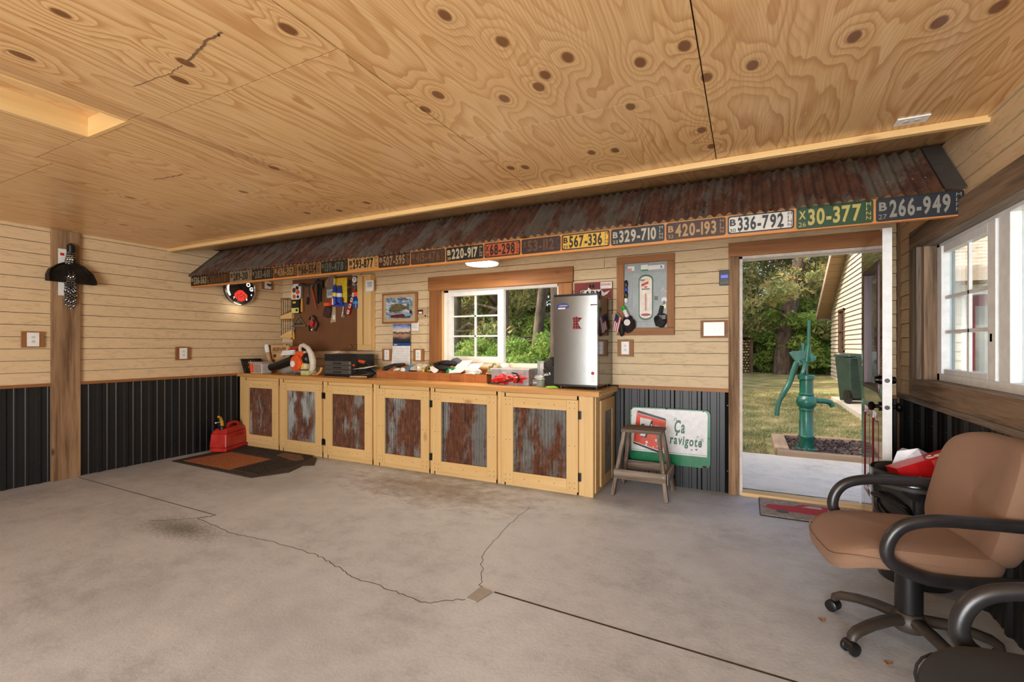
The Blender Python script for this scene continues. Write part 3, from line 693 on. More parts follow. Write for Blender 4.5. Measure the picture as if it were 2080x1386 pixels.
# ------------------------------------------------------------------ base cabinets and worktop
def zc(x): return .913 + .0076 * (-1.15 - x)
edges = [-5.98, -5.168, -4.405, -3.628, -2.878, -2.083, -1.18]; doors = [(-5.859, -5.199), (-5.136, -4.437), (-4.373, -3.667), (-3.59, -2.9), (-2.857, -2.117), (-2.048, -1.313)]
RL = ['leftmost', 'second', 'third', 'fourth', 'fifth', 'rightmost']
CABL = ['pine cabinet at the left end, behind the red gas can and mat', 'second pine cabinet from the left, its front partly over the mat end', 'third pine cabinet from the left with rusted panel door', 'third pine cabinet from the right, white flange on its panel', 'pine cabinet next to the right-end one, panel half rusted', 'pine cabinet at the right end beside the wooden step stool']
RNA = [.60, .535, .60, .56, .54, .52]
for i in range(6):
    x0, x1 = edges[i], edges[i + 1]; d0, d1 = doors[i]; dz = zc((x0 + x1) / 2) - .913; F = 3.935
    c = thing('base_cabinet', CABL[i], 'cabinet', ((x0 + x1) / 2, F, 0), 0, 'pine base cabinets under the workbench'); ox = (x0 + x1) / 2
    def cb(n, m, a, b, y0, y1, z0, z1, par=c, bevel=.002): return MB().box(a - ox, b - ox, y0 - F, y1 - F, z0, z1).build(n, m, par, bevel=bevel)
    cb('carcass', PINE['z'], x0 + .003, x1 - .003, F + .02, YB - .03, .0, .868 + dz)
    cb('stile', PINE['z'], x0 + .001, d0 - .004 + (.02), F, F + .02, .0, .868 + dz)
    cb('stile', PINE['z'], d1 - .02, x1 - .001, F, F + .02, .0, .868 + dz)
    cb('top_rail', PINE['x'], d0 - .0, d1 + .0, F, F + .019, .80, .866 + dz); cb('toe_rail', PINE['x'], d0, d1, F, F + .019, .0, .075)
    if i == 5: cb('end_stile', PINE['z'], -1.262, -1.182, F - .012, F, .0, .868)
    # door: frame of four boards around a corrugated panel
    D0, D1, Z0, Z1 = d0, d1, .03 + dz, .83 + dz; W_ = .105
    mb = MB(); corr(mb, d0 + W_ - ox, d1 - W_ - ox, lambda X, t, o: (X, -.008 + o, Z0 + .1 + (Z1 - Z0 - .19) * t), .0325, .0085)
    dr = mb.build('cabinet_door', rusty('door_panel_rust_%d' % i, 'z', RNA[i]), c, smooth=True); lab(dr, 'rusty corrugated metal door panel')
    for a, b in ((d0, d0 + W_), (d1 - W_, d1)): cb('door_stile', PINE['z'], a, b, F - .03, F - .011, Z0, Z1, dr)
    cb('door_rail', PINE['x'], d0 + W_ + .001, d1 - W_ - .001, F - .029, F - .011, Z1 - .095, Z1 - .001, dr); cb('door_rail', PINE['x'], d0 + W_ + .001, d1 - W_ - .001, F - .029, F - .011, Z0 + .001, Z0 + .105, dr)
    cb('door_backing', PINE['z'], d0 + .01, d1 - .01, F - .011, F - .001, Z0 + .01, Z1 - .01, dr) if False else None
    s = MB()
    for z in (Z0 + .03, Z0 + .075, (Z0 + Z1) / 2, Z1 - .07, Z1 - .025):
        for a in (d0 + .03, d0 + .075, d1 - .03, d1 - .075): s.cyl((a - ox, -.029, z), (a - ox, -.0312, z), .004, 6)
    for a in (.3, .5, .7):
        for z in (Z0 + .05, Z1 - .05): s.cyl((d0 + (d1 - d0) * a - ox, -.029, z), (d0 + (d1 - d0) * a - ox, -.0312, z), .004, 6)
    s.build('screws', DARKSTEEL, dr)
    if i in (3, 4, 5):                                  # pale cut flange along the left of the sheet
        MB().box(d0 + W_ - ox, d0 + W_ + .022 - ox, -.016, -.012, Z0 + .105, Z1 - .097).build('flange', STEEL, dr)
    if i in (1, 3, 5):
        for z in (Z0 + .13, Z1 - .13):
            MB().box(d1 - ox, d1 + .022 - ox, -.024, -.001, z - .035, z + .035).cyl((d1 + .004 - ox, -.024, z - .035), (d1 + .004 - ox, -.024, z + .035), .007, 8).build('hinge', BLACKPL, dr)
    if i in (2,):
        for z in (Z0 + .13, Z1 - .13): MB().box(d0 - .022 - ox, d0 - ox, -.024, -.001, z - .035, z + .035).build('hinge', BLACKPL, dr)
    if i == 5:                                          # end of the run: framed corrugated panel
        ex = -1.18 - ox
        for n, m, b in (('end_panel_stile', PINE['z'], (3.96, 4.06, .03, .868)), ('end_panel_stile', PINE['z'], (4.09, 4.22, .05, .82)), ('end_panel_stile', PINE['z'], (4.47, 4.57, .05, .82))):
            k = .022 if b[0] > 4.0 and b[0] != 3.96 else .012
            MB().box(ex, ex + k, b[0] - F, b[1] - F, b[2], b[3]).build(n, m, c, bevel=.002)
        for z0, z1 in ((.71, .82), (.05, .13)): MB().box(ex, ex + .022, 4.221 - F, 4.469 - F, z0, z1).build('end_panel_rail', PINE['y'], c, bevel=.002)
        MB().box(ex, ex + .012, 4.06 - F, 4.57 - F, .83, .868).build('end_panel_rail', PINE['y'], c)
        mb = MB(); corr(mb, 4.22 - F, 4.47 - F, lambda X, t, o: (ex + .012 + o, X, .13 + .58 * t), .0325, .005); mb.build('end_panel_sheet', rusty('end_panel_rust', 'z', .45), c, smooth=True)
wt = thing('worktop', 'long varnished wooden worktop over the pine cabinets', 'worktop', (-3.57, 3.92, 0))
def wbm(mb, x0, x1, y0, y1, t0, t1):
    q = [(x0, y0), (x1, y0), (x1, y1), (x0, y1)]
    return mb.hexa([(x + 3.57, y - 3.92, zc(x) + t0) for x, y in q], [(x + 3.57, y - 3.92, zc(x) + t1) for x, y in q])
ys_ = [3.915, 4.08, 4.25, 4.42, YB - .045]
for a, b in zip(ys_[:-1], ys_[1:]): wbm(MB(), -6.0, -1.124, a, b - .001, -.016, 0).build('board', WORKTOP, wt)
wbm(MB(), -6.0, -1.124, 3.905, 3.935, -.043, -.0005).build('front_edge', OLDPINE['x'] if False else wood('edge_pine', 'x', S(222, 172, 104), S(190, 132, 68), S(120, 66, 30), .5), wt, bevel=.002)
wbm(MB(), -1.150, -1.122, 3.936, YB - .045, -.043, -.017).build('end_edge', PINE['y'], wt)

# ------------------------------------------------------------------ fridge
FZ = zc(-1.38)
fr = thing('mini_fridge', 'small stainless steel fridge with black sides standing on the worktop', 'fridge', (-1.386, 4.3, FZ))
def fb(n, m, a, b, y0, y1, z0, z1, bevel=.004): return MB().box(a, b, y0, y1, z0, z1).build(n, m, fr, bevel=bevel)
GLOSSBLK = plain('gloss_black', S(24, 23, 22), .12, coat=.4)
fb('body', GLOSSBLK, -.202, .204, -.20, .25, .025, .855); fb('door_gasket', BLACKMAT, -.196, .198, -.212, -.20, .04, .845)
n_ = 14; mb = MB(); prof = [(-.204 + .408 * i / n_, -.255 - .008 * (1 - ((i / n_ - .5) * 2) ** 2)) for i in range(n_ + 1)] + [(.204, -.212), (-.204, -.212)]
mb.prism(prof, lambda u, v, d: (u, v, d), .045, .842); fd = mb.build('fridge_door', STAINLESS, fr, smooth=True)
mb = MB(); mb.prism([(u * 1.003, v - .001 if v < -.22 else v) for u, v in prof], lambda u, v, d: (u, v, d), .842, .862); mb.build('door_cap', BLACKPL, fr)
mb = MB(); mb.prism([(u, v) for u, v in prof], lambda u, v, d: (u, v, d), .028, .045); mb.build('door_foot_trim', BLACKPL, fr)
for a in (-.17, .17):
    for b in (-.16, .2): MB().cyl((a, b, 0), (a, b, .026), .018, 10).build('foot', BLACKPL, fr)
def fface(x): return -.2552 - .008 * (1 - (x / .204) ** 2) - .0006
t = MB(); t.text('oKo', (.15, fface(.15) - .001, .765), (1, .02, 0), (0, 0, 1), .02, th=.001, width=.06) if False else None
MB().box(.145, .215 - .01, fface(.17) - .001, fface(.17) + .012, .752, .764).build('maker_badge', CHROME, fd)
# stickers / magnets on the door
mn = [(0, 0), (.085, 0), (.06, .03), (.05, .06), (.09, .1), (.045, .105), (.03, .118), (.028, .107), (0, .105), (.008, .06)]
def plaid():
    s = NT('red_plaid'); v = s.coord(rnd=False); sx = s.n('SeparateXYZ', {0: v})
    a = s.math('GREATER_THAN', s.math('FRACT', s.math('MULTIPLY', sx.outputs[0], 40)), .5); b = s.math('GREATER_THAN', s.math('FRACT', s.math('MULTIPLY', sx.outputs[2], 40)), .5)
    s.bsdf(Base_Color=s.ramp(s.math('MULTIPLY', s.math('ADD', a, b), .5), [(0, S(190, 44, 40)), (.5, S(110, 26, 26)), (1, S(40, 16, 16))]), Roughness=.6); return s.m
def onfridge(name, mats, label, cat, fn):
    m = MB(); fn(m); m.v = [(x - 1.386, y + 4.3, z + FZ) for x, y, z in m.v]; return tag(m.build(name, mats), label, cat)
def stk(m):
    m.prism([(.0, .012), (.03, 0), (.09, .004), (.125, .02), (.11, .05), (.06, .058), (.015, .045)], lambda u, v, d: (u - .178, fface(-.12) - .002 - d, .725 + v), 0, .001, 0)
    m.box(-.16, -.09, fface(-.12) - .004, fface(-.12) - .003, .728, .742, 1); m.box(-.15, -.07, fface(-.12) - .004, fface(-.12) - .003, .753, .765, 2)
onfridge('state_magnet', plaid(), 'red plaid state-shaped magnet on the fridge door', 'magnet', lambda m: m.prism([(u - .02, v) for u, v in mn], lambda u, v, d: (u, fface(0) - .001 - d, .545 + v), 0, .002))
onfridge('oval_sticker', [BLUE, PAPER, TAN], 'blue oval sticker in the upper left corner of the fridge door', 'sticker', stk)
def stk2(m):
    m.lathe([(.0, 0), (.018, 0)], (0, 0, 0), 12, 0) if False else m.prism([(.016 * math.cos(a), .016 * math.sin(a)) for a in np.linspace(0, 5.8, 12)], lambda u, v, d: (u + .165, fface(.165) - .002 - d, .15 + v), 0, .001, 0)
    for q in range(3): m.box(.145, .185, fface(.165) - .003, fface(.165) - .002, .075 + q * .018, .085 + q * .018, 1)
onfridge('energy_sticker', [RED, PAPER], 'small red and white sticker low on the fridge door', 'sticker', stk2)
# ------------------------------------------------------------------ on the walls
PY = 4.570
pg = thing('pegboard', 'brown perforated hardboard tool panel in the back left corner', 'pegboard', (-5.12, PY, 1.24))
MB().box(-.647, .65, .0, .012, .0, 1.0).build('panel', PEG, pg)
MB().box(.50, .648, -.004, .0, .86, 1.0).build('pale_patch', plain('bare_hardboard', S(206, 176, 130), .6), pg)
pc = thing('wall_cabinet', 'narrow pine side cabinet with a long slot beside the pegboard', 'cabinet', (-4.355, 4.5, 1.25))
def pb(n, m, *b): return MB().box(*b).build(n, m, pc, bevel=.002)
pb('back', PINE['z'], -.115, .11, .03, .085, .0, .945); pb('stile', PINE['z'], -.116, -.03, .0, .03, .07, .945); pb('stile', PINE['z'], .0, .112, .0, .03, .07, .945)
pb('rail', PINE['x'], -.116, .112, .0, .03, .0, .069); pb('top', PINE['x'], -.116, .112, .0, .085, .946, .965); pb('slot_strip', STEEL, -.018, -.012, .02, .03, .07, .945)
def on(name, label, cat, mats, fn, group=None, smooth=True, bevel=0):
    m = MB(); fn(m); return tag(m.build(name, mats, smooth=smooth, bevel=bevel), label, cat, group)
y = PY - .004
# spanners in two wooden racks
wrn = 0
for zt, zb0, lb in ((1.978, 1.715, 'upper'), (1.69, 1.43, 'lower')):
    rk = MB(); ztop = 1.70 if lb == 'upper' else 1.42
    rk.prism([(-5.972, ztop - .008), (-5.972, ztop + .035), (-5.75, ztop + .085), (-5.735, ztop + .085), (-5.735, ztop - .008)] if lb == 'upper' else [(-5.972, ztop), (-5.972, ztop + .03), (-5.76, ztop + .105), (-5.735, ztop + .105), (-5.735, ztop)], lambda u, v, d: (u, d, v), 4.53, 4.586)
    tag(rk.build('spanner_rack', PINE['x']), '%s sloping pine block holding a row of spanners' % lb, 'tool rack')
    for k in range(5):
        xx = -5.955 + .045 * k; z1 = zt - .002 * k; z0 = zb0 + .016 * k + (.02 if lb == 'upper' else 0)
        w = MB(); w.beam((xx, 4.535, z0 + .02), (xx, 4.535, z1 - .02), .011, .006, (0, 1, 0))
        for a, b in ((z1, 1), (z0, -1)):
            w.prism([(-.006, -.022), (.006, -.022), (.014, -.006), (.014, .012), (.006, .016), (.004, .0), (-.004, .0), (-.006, .016), (-.014, .012), (-.014, -.006)], lambda u, v, d: (xx + u, d, a + v * b), 4.531, 4.539)
        which = ['nearest the corner', 'second from the corner', 'in the middle', 'second from the pegboard', 'nearest the pegboard'][k]
        tag(w.build('spanner', STEEL if (k + (lb == 'lower')) % 2 else plain('brassy_steel', S(190, 150, 100), .35, .9)), 'steel spanner in the %s rack, %s' % (lb, which), 'spanner', 'spanners in the pine racks')
def pack1(m):
    m.k = 0; m.prism([(u * .1, v * .118) for u, v in ((-1, -.6), (-.7, -1), (.5, -1), (.9, -.6), (1, .6), (.7, 1), (-.5, 1), (-.9, .5))], lambda u, v, d: (-5.68 + u, y - d, 2.062 + v), 0, .012)
    for q, (a, b, r, k) in enumerate(((-.035, .03, .036, 2), (.04, .0, .034, 1), (-.03, -.06, .03, 1), (.03, .06, .026, 3), (.045, -.065, .022, 3))): m.cyl((-5.68 + a, y - .012, 2.062 + b), (-5.68 + a, y - .016 - .001 * q, 2.062 + b), r, 12, k)
on('saw_blade_pack', 'white rounded tool card with orange and black pictures, top left of pegboard', 'tool package', [PAPER, ORANGE, BROWNP, BLACKMAT], pack1)
on('yellow_label_pack', 'black package with a pale yellow label under the white rounded card', 'tool package', [BLACKMAT, plain('pale_yellow', S(226, 226, 120), .6), YELLOW],
   lambda m: m.box(-5.753, -5.593, y - .03, y, 1.762, 1.957, 0).box(-5.745, -5.6, y - .0315, y - .03, 1.768, 1.84, 1).box(-5.72, -5.66, y - .0315, y - .03, 1.905, 1.93, 2).box(-5.66, -5.62, y - .0325, y - .0315, 1.79, 1.825, 0))
hm = thing('claw_hammer', 'claw hammer with a yellow-orange wooden handle hung head up', 'hammer', (-5.545, y - .02, 1.78))
MB().tube([(0, 0, 0), (0, 0, .08), (0, 0, .19)], [.019, .021, .015], 8, flat=.7).build('handle', plain('hammer_handle', S(226, 160, 60), .4), hm, smooth=True)
MB().tube([(0, 0, .19), (0, 0, .37)], [.009, .011], 8).build('shank', STEEL, hm); MB().tube([(-.06, 0, .375), (-.03, 0, .385), (.01, 0, .385), (.04, 0, .38), (.075, 0, .355)], [.018, .016, .014, .01, .004], 8).build('head', DARKSTEEL, hm, smooth=True)
h2 = thing('ball_hammer', 'short hammer with dark grip hung between hammer and red axe', 'hammer', (-5.425, y - .02, 1.88))
MB().tube([(-.02, 0, 0), (0, 0, .1)], .016, 8).build('handle', BLACKMAT, h2, smooth=True); MB().tube([(0, 0, .1), (.01, 0, .25)], .011, 8).build('shank', STEEL, h2); MB().tube([(-.05, 0, .26), (0, 0, .27), (.06, 0, .26)], [.016, .014, .02], 8).build('head', DARKSTEEL, h2, smooth=True)
ax_ = thing('pipe_wrench', 'wrench with a long red handle leaning right on the pegboard', 'wrench', (-5.26, y - .02, 1.815))
MB().tube([(0, 0, 0), (-.03, 0, .1), (-.085, 0, .27)], [.012, .014, .017], 8).build('handle', plain('dull_red', S(176, 70, 44), .4), ax_, smooth=True); MB().box(-.115, -.07, -.012, .012, .265, .315).box(-.13, -.06, -.01, .01, .315, .34).build('jaw', STEEL, ax_, bevel=.003)
cl_ = thing('bar_clamp', 'black bar clamp hung beside the red-handled wrench', 'clamp', (-5.2, y - .025, 1.885))
MB().box(-.04, -.015, -.01, .01, .0, .33).build('bar', BLACKMAT, cl_); MB().tube([(.02, 0, .02), (.02, 0, .25)], .014, 8).build('grip', BLACKPL, cl_, smooth=True); MB().box(-.08, .07, -.016, .016, .27, .31).box(.045, .07, -.014, .014, .2, .27).build('jaw', DARKSTEEL, cl_, bevel=.003)
hp = thing('hoop_net', 'brass rimmed oval wire hoop hung on the pegboard', 'strainer', (-4.98, y - .03, 2.065))
MB().tube([(.088 * math.cos(a) + .03 * math.sin(a), 0, .09 + .092 * math.sin(a)) for a in np.linspace(0, 2 * math.pi, 28)], .0065, 6, caps=False).build('rim', plain('brass', S(190, 150, 70), .35, .9), hp, smooth=True)
mw = MB()
for q in np.linspace(-.8, .8, 7): mw.tube([(.085 * q + .03 * math.sqrt(1 - q * q) * -1, 0, .09 - .085 * math.sqrt(1 - q * q)), (.085 * q + .03 * math.sqrt(1 - q * q), 0, .09 + .085 * math.sqrt(1 - q * q))], .0012, 4)
stuff(mw.build('mesh_wires', STEEL, hp))
gl = on('goggle_pack', 'clear blister pack of safety goggles below the wire hoop', 'tool package', [CLEAR, GREY], lambda m: m.box(-5.045, -4.925, y - .04, y, 1.95, 2.07, 0).box(-5.03, -4.94, y - .03, y - .01, 1.985, 2.04, 1), smooth=False)
sp = thing('spray_pack', 'blister card with blue and yellow spray cans on yellow backing', 'tool package', (-4.835, y, 1.83))
MB().box(-.122, .125, -.006, 0, .0, .38).build('card', YELLOW, sp); MB().box(-.122, .125, -.008, -.006, .0, .05).build('card_band', BLUE, sp)
for a, r, hh, m, cm, q in ((-.055, .034, .25, BLUE, YELLOW, .0), (.03, .034, .22, BLUE, BLUE, .02)):
    MB().lathe([(0, .03), (r, .03), (r, hh - .05), (r * .75, hh - .02), (r * .7, hh + .03), (0, hh + .035)], (a, -.042, q), 14).build('spray_can', m, sp, smooth=True)
    MB().lathe([(r * 1.01, hh - .12), (r * 1.01, hh - .07)], (a, -.042, q), 14).build('can_band', PAPER if a > 0 else YELLOW, sp, smooth=True)
for a, m in ((-.1, RED), (-.062, PAPER), (.09, BLUE)): MB().lathe([(0, .02), (.014, .02), (.014, .1), (.009, .11), (0, .11)], (a, -.07, 0), 10).build('spare_nozzle', m, sp, smooth=True)
gv = thing('work_gloves', 'pair of brown and orange work gloves hung low on the pegboard', 'gloves', (-5.04, y - .03, 1.69))
MB().blob((0, 0, .075), (.07, .025, .08), 3, .3).build('palm', plain('glove_brown', S(70, 42, 34), .8), gv, smooth=True)
for q in range(4): MB().tube([(-.05 + .033 * q, -.015, .06), (-.056 + .036 * q, -.022, .0 + .008 * abs(q - 1.5))], .013, 6).build('finger', plain('glove_brown_2', S(84, 50, 40), .8), gv, smooth=True)
MB().box(-.05, .06, -.025, .02, .15, .2).build('cuff', ORANGE, gv, bevel=.008)
on('file_card', 'narrow tan printed card hanging below the gloves and spray pack', 'card', [TAN, PAPER], lambda m: m.hexa([(-5.01, y - .008, 1.615), (-4.91, y - .008, 1.63), (-4.91, y, 1.63), (-5.01, y, 1.615)], [(-4.97, y - .008, 1.83), (-4.92, y - .008, 1.83), (-4.92, y, 1.83), (-4.97, y, 1.83)], 0).box(-4.965, -4.925, y - .0095, y - .008, 1.66, 1.72, 1), smooth=False)
pr_ = thing('small_pliers', 'small steel pliers hung below the blue spray pack', 'pliers', (-4.765, y - .02, 1.685))
for s_ in (-1, 1): MB().tube([(s_ * .018, 0, 0), (s_ * .012, 0, .05), (0, 0, .085), (-s_ * .006, 0, .14)], [.007, .007, .008, .004], 6).build('arm', STEEL, pr_, smooth=True)
ch = thing('chain_whip', 'length of dark chain hung between spray pack and gauge', 'chain', (-4.655, y - .02, 1.845))
for k in range(9):
    for dx in (-.02, .014): MB().tube([(dx + .014 * math.cos(a) * (1 if k % 2 else .5), .006 * math.sin(a), .02 + .036 * k + .02 * math.sin(a)) for a in np.linspace(0, 2 * math.pi, 9)], .0042, 5, caps=False).build('link', DARKSTEEL if k % 3 else STEEL, ch, smooth=True)
gg = thing('dial_gauge', 'round white dial gauge with black rim high on the pegboard', 'gauge', (-4.55, y - .02, 2.165))
MB().tube([(0, 0, 0), (0, .012, 0)][::-1] and [(0, .014, 0), (0, -.014, 0)], .05, 22).build('case', BLACKPL, gg, smooth=True); MB().cyl((0, -.014, 0), (0, -.0155, 0), .04, 22).build('dial', PAPER, gg); MB().box(-.003, .003, -.018, -.0155, -.005, .03).build('needle', BLACKMAT, gg)
MB().tube([(0, 0, -.05), (-.005, 0, -.13), (.01, 0, -.19)], .007, 6).build('hose', LBLUE, gg, smooth=True)
bt = thing('chalk_bottle', 'dark blue squeeze bottle with orange cap hanging by the side cabinet', 'bottle', (-4.50, y - .05, 1.79))
MB().lathe([(0, 0), (.042, 0), (.046, .02), (.046, .12), (.03, .15), (.028, .155)], n=16).build('body', plain('navy_plastic', S(24, 62, 130), .35), bt, smooth=True); MB().lathe([(.028, .15), (.03, .17), (.022, .21), (0, .215)], n=12).build('cap', ORANGE, bt, smooth=True); MB().lathe([(.0465, .055), (.0465, .09)], n=16).build('label_band', LBLUE, bt, smooth=True)
on('utility_cutter', 'small red hooked cutter behind the red and white level', 'cutter', [RED, PAPER], lambda m: m.tube([(-4.575, y - .012, 1.93), (-4.545, y - .012, 1.87), (-4.56, y - .012, 1.82), (-4.59, y - .012, 1.80)], [.012, .014, .014, .012], 8, k=0))
lv = thing('torpedo_level', 'red spirit level with white vial windows, tilted on the pegboard', 'level', (-4.61, y - .035, 1.71))
dv = Vector((.13, 0, .325)).normalized(); pvn = Vector((dv.z, 0, -dv.x))
MB().beam((-.055, 0, .0), (-.055 + .13, 0, .325), .042, .022, (0, 1, 0)).build('body', RED, lv, bevel=.003)
for q in (.12, .36, .60, .80):
    c_ = Vector((-.055, -.0115, 0)) + dv * .35 * q; MB().beam(c_ - dv * .025, c_ + dv * .025, .034, .003, (0, 1, 0)).build('vial_window', PAPER, lv); MB().beam(c_ - dv * .012 + Vector((0, -.002, 0)), c_ + dv * .012 + Vector((0, -.002, 0)), .014, .003, (0, 1, 0)).build('vial', BLACKMAT if q in (.36, .6) else GREY, lv)
tr = thing('speed_square', 'grey metal triangular speed square on the pegboard', 'square', (-5.625, y - .004, 1.582))
o3 = [(-.15, 0), (.15, 0), (.0, .155)]; i3 = [(-.105, .022), (.105, .022), (.0, .128)]
m = MB(); m.add([(u, 0, v) for u, v in o3 + i3] + [(u, -.006, v) for u, v in o3 + i3], [(6, 7, 10, 9), (7, 8, 11, 10), (8, 6, 9, 11), (0, 1, 7, 6), (1, 2, 8, 7), (2, 0, 6, 8), (3, 4, 10, 9), (4, 5, 11, 10), (5, 3, 9, 11)]); m.build('outer_frame', STEEL, tr)
MB().box(-.09, .09, -.006, 0, .022, .04).build('rule_slot', DARKSTEEL, tr); MB().prism([(-.05, .05), (.05, .05), (0, .105)], lambda u, v, d: (u, -d, v), 0, .006).build('inner_plate', STEEL, tr); MB().box(-.15, .15, -.02, 0, -.006, .004).build('fence', STEEL, tr)
mf = thing('ear_defenders', 'red and black ear defenders hung on the pegboard', 'ear defenders', (-5.30, y - .05, 1.62))
MB().tube([(.075 * math.sin(a), .0, -.02 + .12 * math.cos(a)) for a in np.linspace(-2.4, 2.4, 22)], .013, 8, flat=.6).build('headband', BLACKPL, mf, smooth=True)
MB().lathe([(0, .0), (.035, .002), (.042, .015), (.042, .03), (0, .03)], n=16, sx=.9, sy=1.1).build('ear_cup', RED, mf, smooth=True).rotation_euler = (R(90), 0, 0)
e2 = MB().lathe([(0, .0), (.035, .002), (.042, .015), (.042, .03), (0, .03)], n=16).build('ear_cup', plain('dark_red', S(110, 24, 30), .4), mf, smooth=True); e2.location = (.055, .02, -.02); e2.rotation_euler = (R(90), R(50), 0)
MB().tube([(.02, -.03, .1), (.03, -.035, .04), (.035, -.03, .0)], .008, 8).build('wire_yoke', CHROME, mf, smooth=True); MB().tube([(.0, -.02, -.09), (.02, -.03, -.1), (.03, -.02, -.075)], .012, 8).build('plug', CHROME, mf, smooth=True)
p2 = thing('combination_pliers', 'pliers with red and yellow grips hung under the triangular square', 'pliers', (-5.72, y - .02, 1.40))
MB().tube([(-.045, 0, 0), (-.025, 0, .06), (0, 0, .1)], [.009, .01, .008], 8).build('grip', RED, p2, smooth=True); MB().tube([(.01, 0, 0), (.01, 0, .06), (.005, 0, .1)], [.009, .01, .008], 8).build('grip', YELLOW, p2, smooth=True)
MB().tube([(0, 0, .1), (.03, 0, .165)], [.012, .004], 6).tube([(.0, 0, .1), (.012, 0, .17)], [.012, .004], 6).build('jaws', STEEL, p2, smooth=True)
for k, xx in enumerate((-4.63, -4.54)):
    tag(MB().tube([(xx - .03, y, 1.33), (xx, y - .05, 1.31), (xx + .025, y - .05, 1.31), (xx + .03, y - .05, 1.285)], .0035, 6).build('peg_hook', CHROME, smooth=True), 'bare metal hook low on the pegboard, %s of the two' % ('left' if k == 0 else 'right'), 'hook', 'empty pegboard hooks')
for k, (xx, zz) in enumerate(((-5.885, 1.26), (-5.835, 1.255))):
    tag(MB().tube([(xx, y, zz), (xx, y, zz + .05), (xx + .004, y, zz + .07)], [.008, .008, .011], 8).build('wall_peg', BLACKMAT, smooth=True), 'black screwdriver bit left of the pegboard, %s of two' % ('left' if k == 0 else 'right'), 'screwdriver bit', 'bits beside the pegboard')
on('manual_card', 'white instruction card clipped to the narrow pine side cabinet', 'card', [PAPER, GREY], lambda m: [m.box(-4.316, -4.19, 4.488, 4.498, 2.0, 2.135, 0)] + [m.box(-4.29, -4.21, 4.487, 4.488, 2.105 - .014 * q, 2.111 - .014 * q, 1) for q in range(5)], smooth=False)

# picture, calendar, cards
pf = thing('framed_picture', 'wood framed fishing print with a leaping fish above the calendar', 'picture', (-3.828, 4.555, 1.585))
for b in ((-.27, .27, .0, .022), (-.27, .27, .354, .376)): MB().box(b[0], b[1], -.012, .012, b[2], b[3]).build('frame_rail', BROWNTRIM['x'], pf, bevel=.004)
for b in ((-.27, -.248, .022, .354), (.248, .27, .022, .354)): MB().box(b[0], b[1], -.012, .012, b[2], b[3]).build('frame_stile', BROWNTRIM['z'], pf, bevel=.004)
MB().box(-.248, .248, -.004, .01, .022, .354).build('mount', TAN, pf)
def wat():
    s = NT('print_water'); v = s.coord(rnd=False); n = s.noise(v, 9, 5, .7, (1, 1, 2), 1.5)
    s.bsdf(Base_Color=s.ramp(n, [(.35, S(40, 62, 90)), (.48, S(110, 140, 160)), (.6, S(214, 220, 220)), (.7, S(150, 150, 120))]), Roughness=.4); return s.m
MB().box(-.21, .205, -.006, -.004, .06, .315).build('print', wat(), pf)
MB().prism([(-.17, .16), (-.13, .21), (-.06, .245), (.03, .24), (.1, .205), (.16, .235), (.15, .19), (.17, .15), (.1, .175), (.03, .15), (-.05, .135), (-.12, .14)], lambda u, v, d: (u, -.0065 - d, v), 0, .001).build('fish', plain('fish_green', S(120, 110, 76), .4, 0, S(70, 72, 52), 40), pf)
MB().prism([(-.13, .105), (.06, .115), (.1, .09), (.05, .07), (-.13, .07)], lambda u, v, d: (u, -.007 - d, v), 0, .001).build('title_block', plain('maroon', S(104, 30, 30), .5), pf)
MB().text('LAKE', (-.06, -.0085, .292), (1, 0, 0), (0, 0, 1), .02, th=.001, width=.1).build('heading', BROWNP, pf) if False else None
MB().cyl((.18, -.0065, .135), (.18, -.0075, .135), .02, 16).build('seal', BLACKMAT, pf)
cd = thing('wall_calendar', 'hanging calendar with a lake sunset photo over a white July page', 'calendar', (-3.80, 4.562, 1.075))
def sunset():
    s = NT('calendar_photo'); v = s.coord(rnd=False); z = s.n('SeparateXYZ', {0: v}).outputs[2]; n = s.noise(v, 12, 5, .7, (1, 1, 2.2))
    t = s.math('ADD', s.math('MULTIPLY', s.math('SUBTRACT', z, .27), 4.3), s.math('MULTIPLY', s.math('SUBTRACT', n, .5), .45))
    s.bsdf(Base_Color=s.ramp(t, [(.0, S(26, 28, 36)), (.22, S(52, 54, 66)), (.4, S(190, 150, 120)), (.55, S(40, 40, 48)), (.62, S(240, 214, 180)), (.8, S(160, 176, 214)), (1, S(60, 84, 150))]), Roughness=.35); return s.m
MB().box(-.135, .135, -.003, 0, .265, .5).build('photo_page', sunset(), cd); MB().box(-.135, .135, -.0035, 0, .232, .265).build('month_band', plain('calendar_blue', S(28, 84, 160), .4), cd)
cdp = MB().hexa([(-.15, -.012, 0), (.14, -.012, .002), (.14, -.01, .002), (-.15, -.01, 0)], [(-.138, -.004, .232), (.135, -.004, .232), (.135, -.002, .232), (-.138, -.002, .232)]).build('month_page', PAPER, cd)
g = MB()
for q in range(6): g.box(-.13, .125, -.0125 + .0013 * q, -.0105 + .0013 * q, .045 + .03 * q, .0462 + .03 * q)
stuff(g.build('ruled_lines', GREY, cdp))
MB().text('JULY', (-.115, -.0038, .24), (1, 0, 0), (0, 0, 1), .017, th=.0008, width=.055).build('month_name', PAPER, cd)
lay = [(-4.115, -3.955, 1.118, 1.27, 'single', 'white outlet on a wood block left of the calendar'), (-3.624, -3.469, 1.12, 1.272, 'single', 'white outlet on a wood block right of the calendar'), (-1.131, -.978, 1.205, 1.37, 'single', 'white outlet on a wood block beside the fridge')]
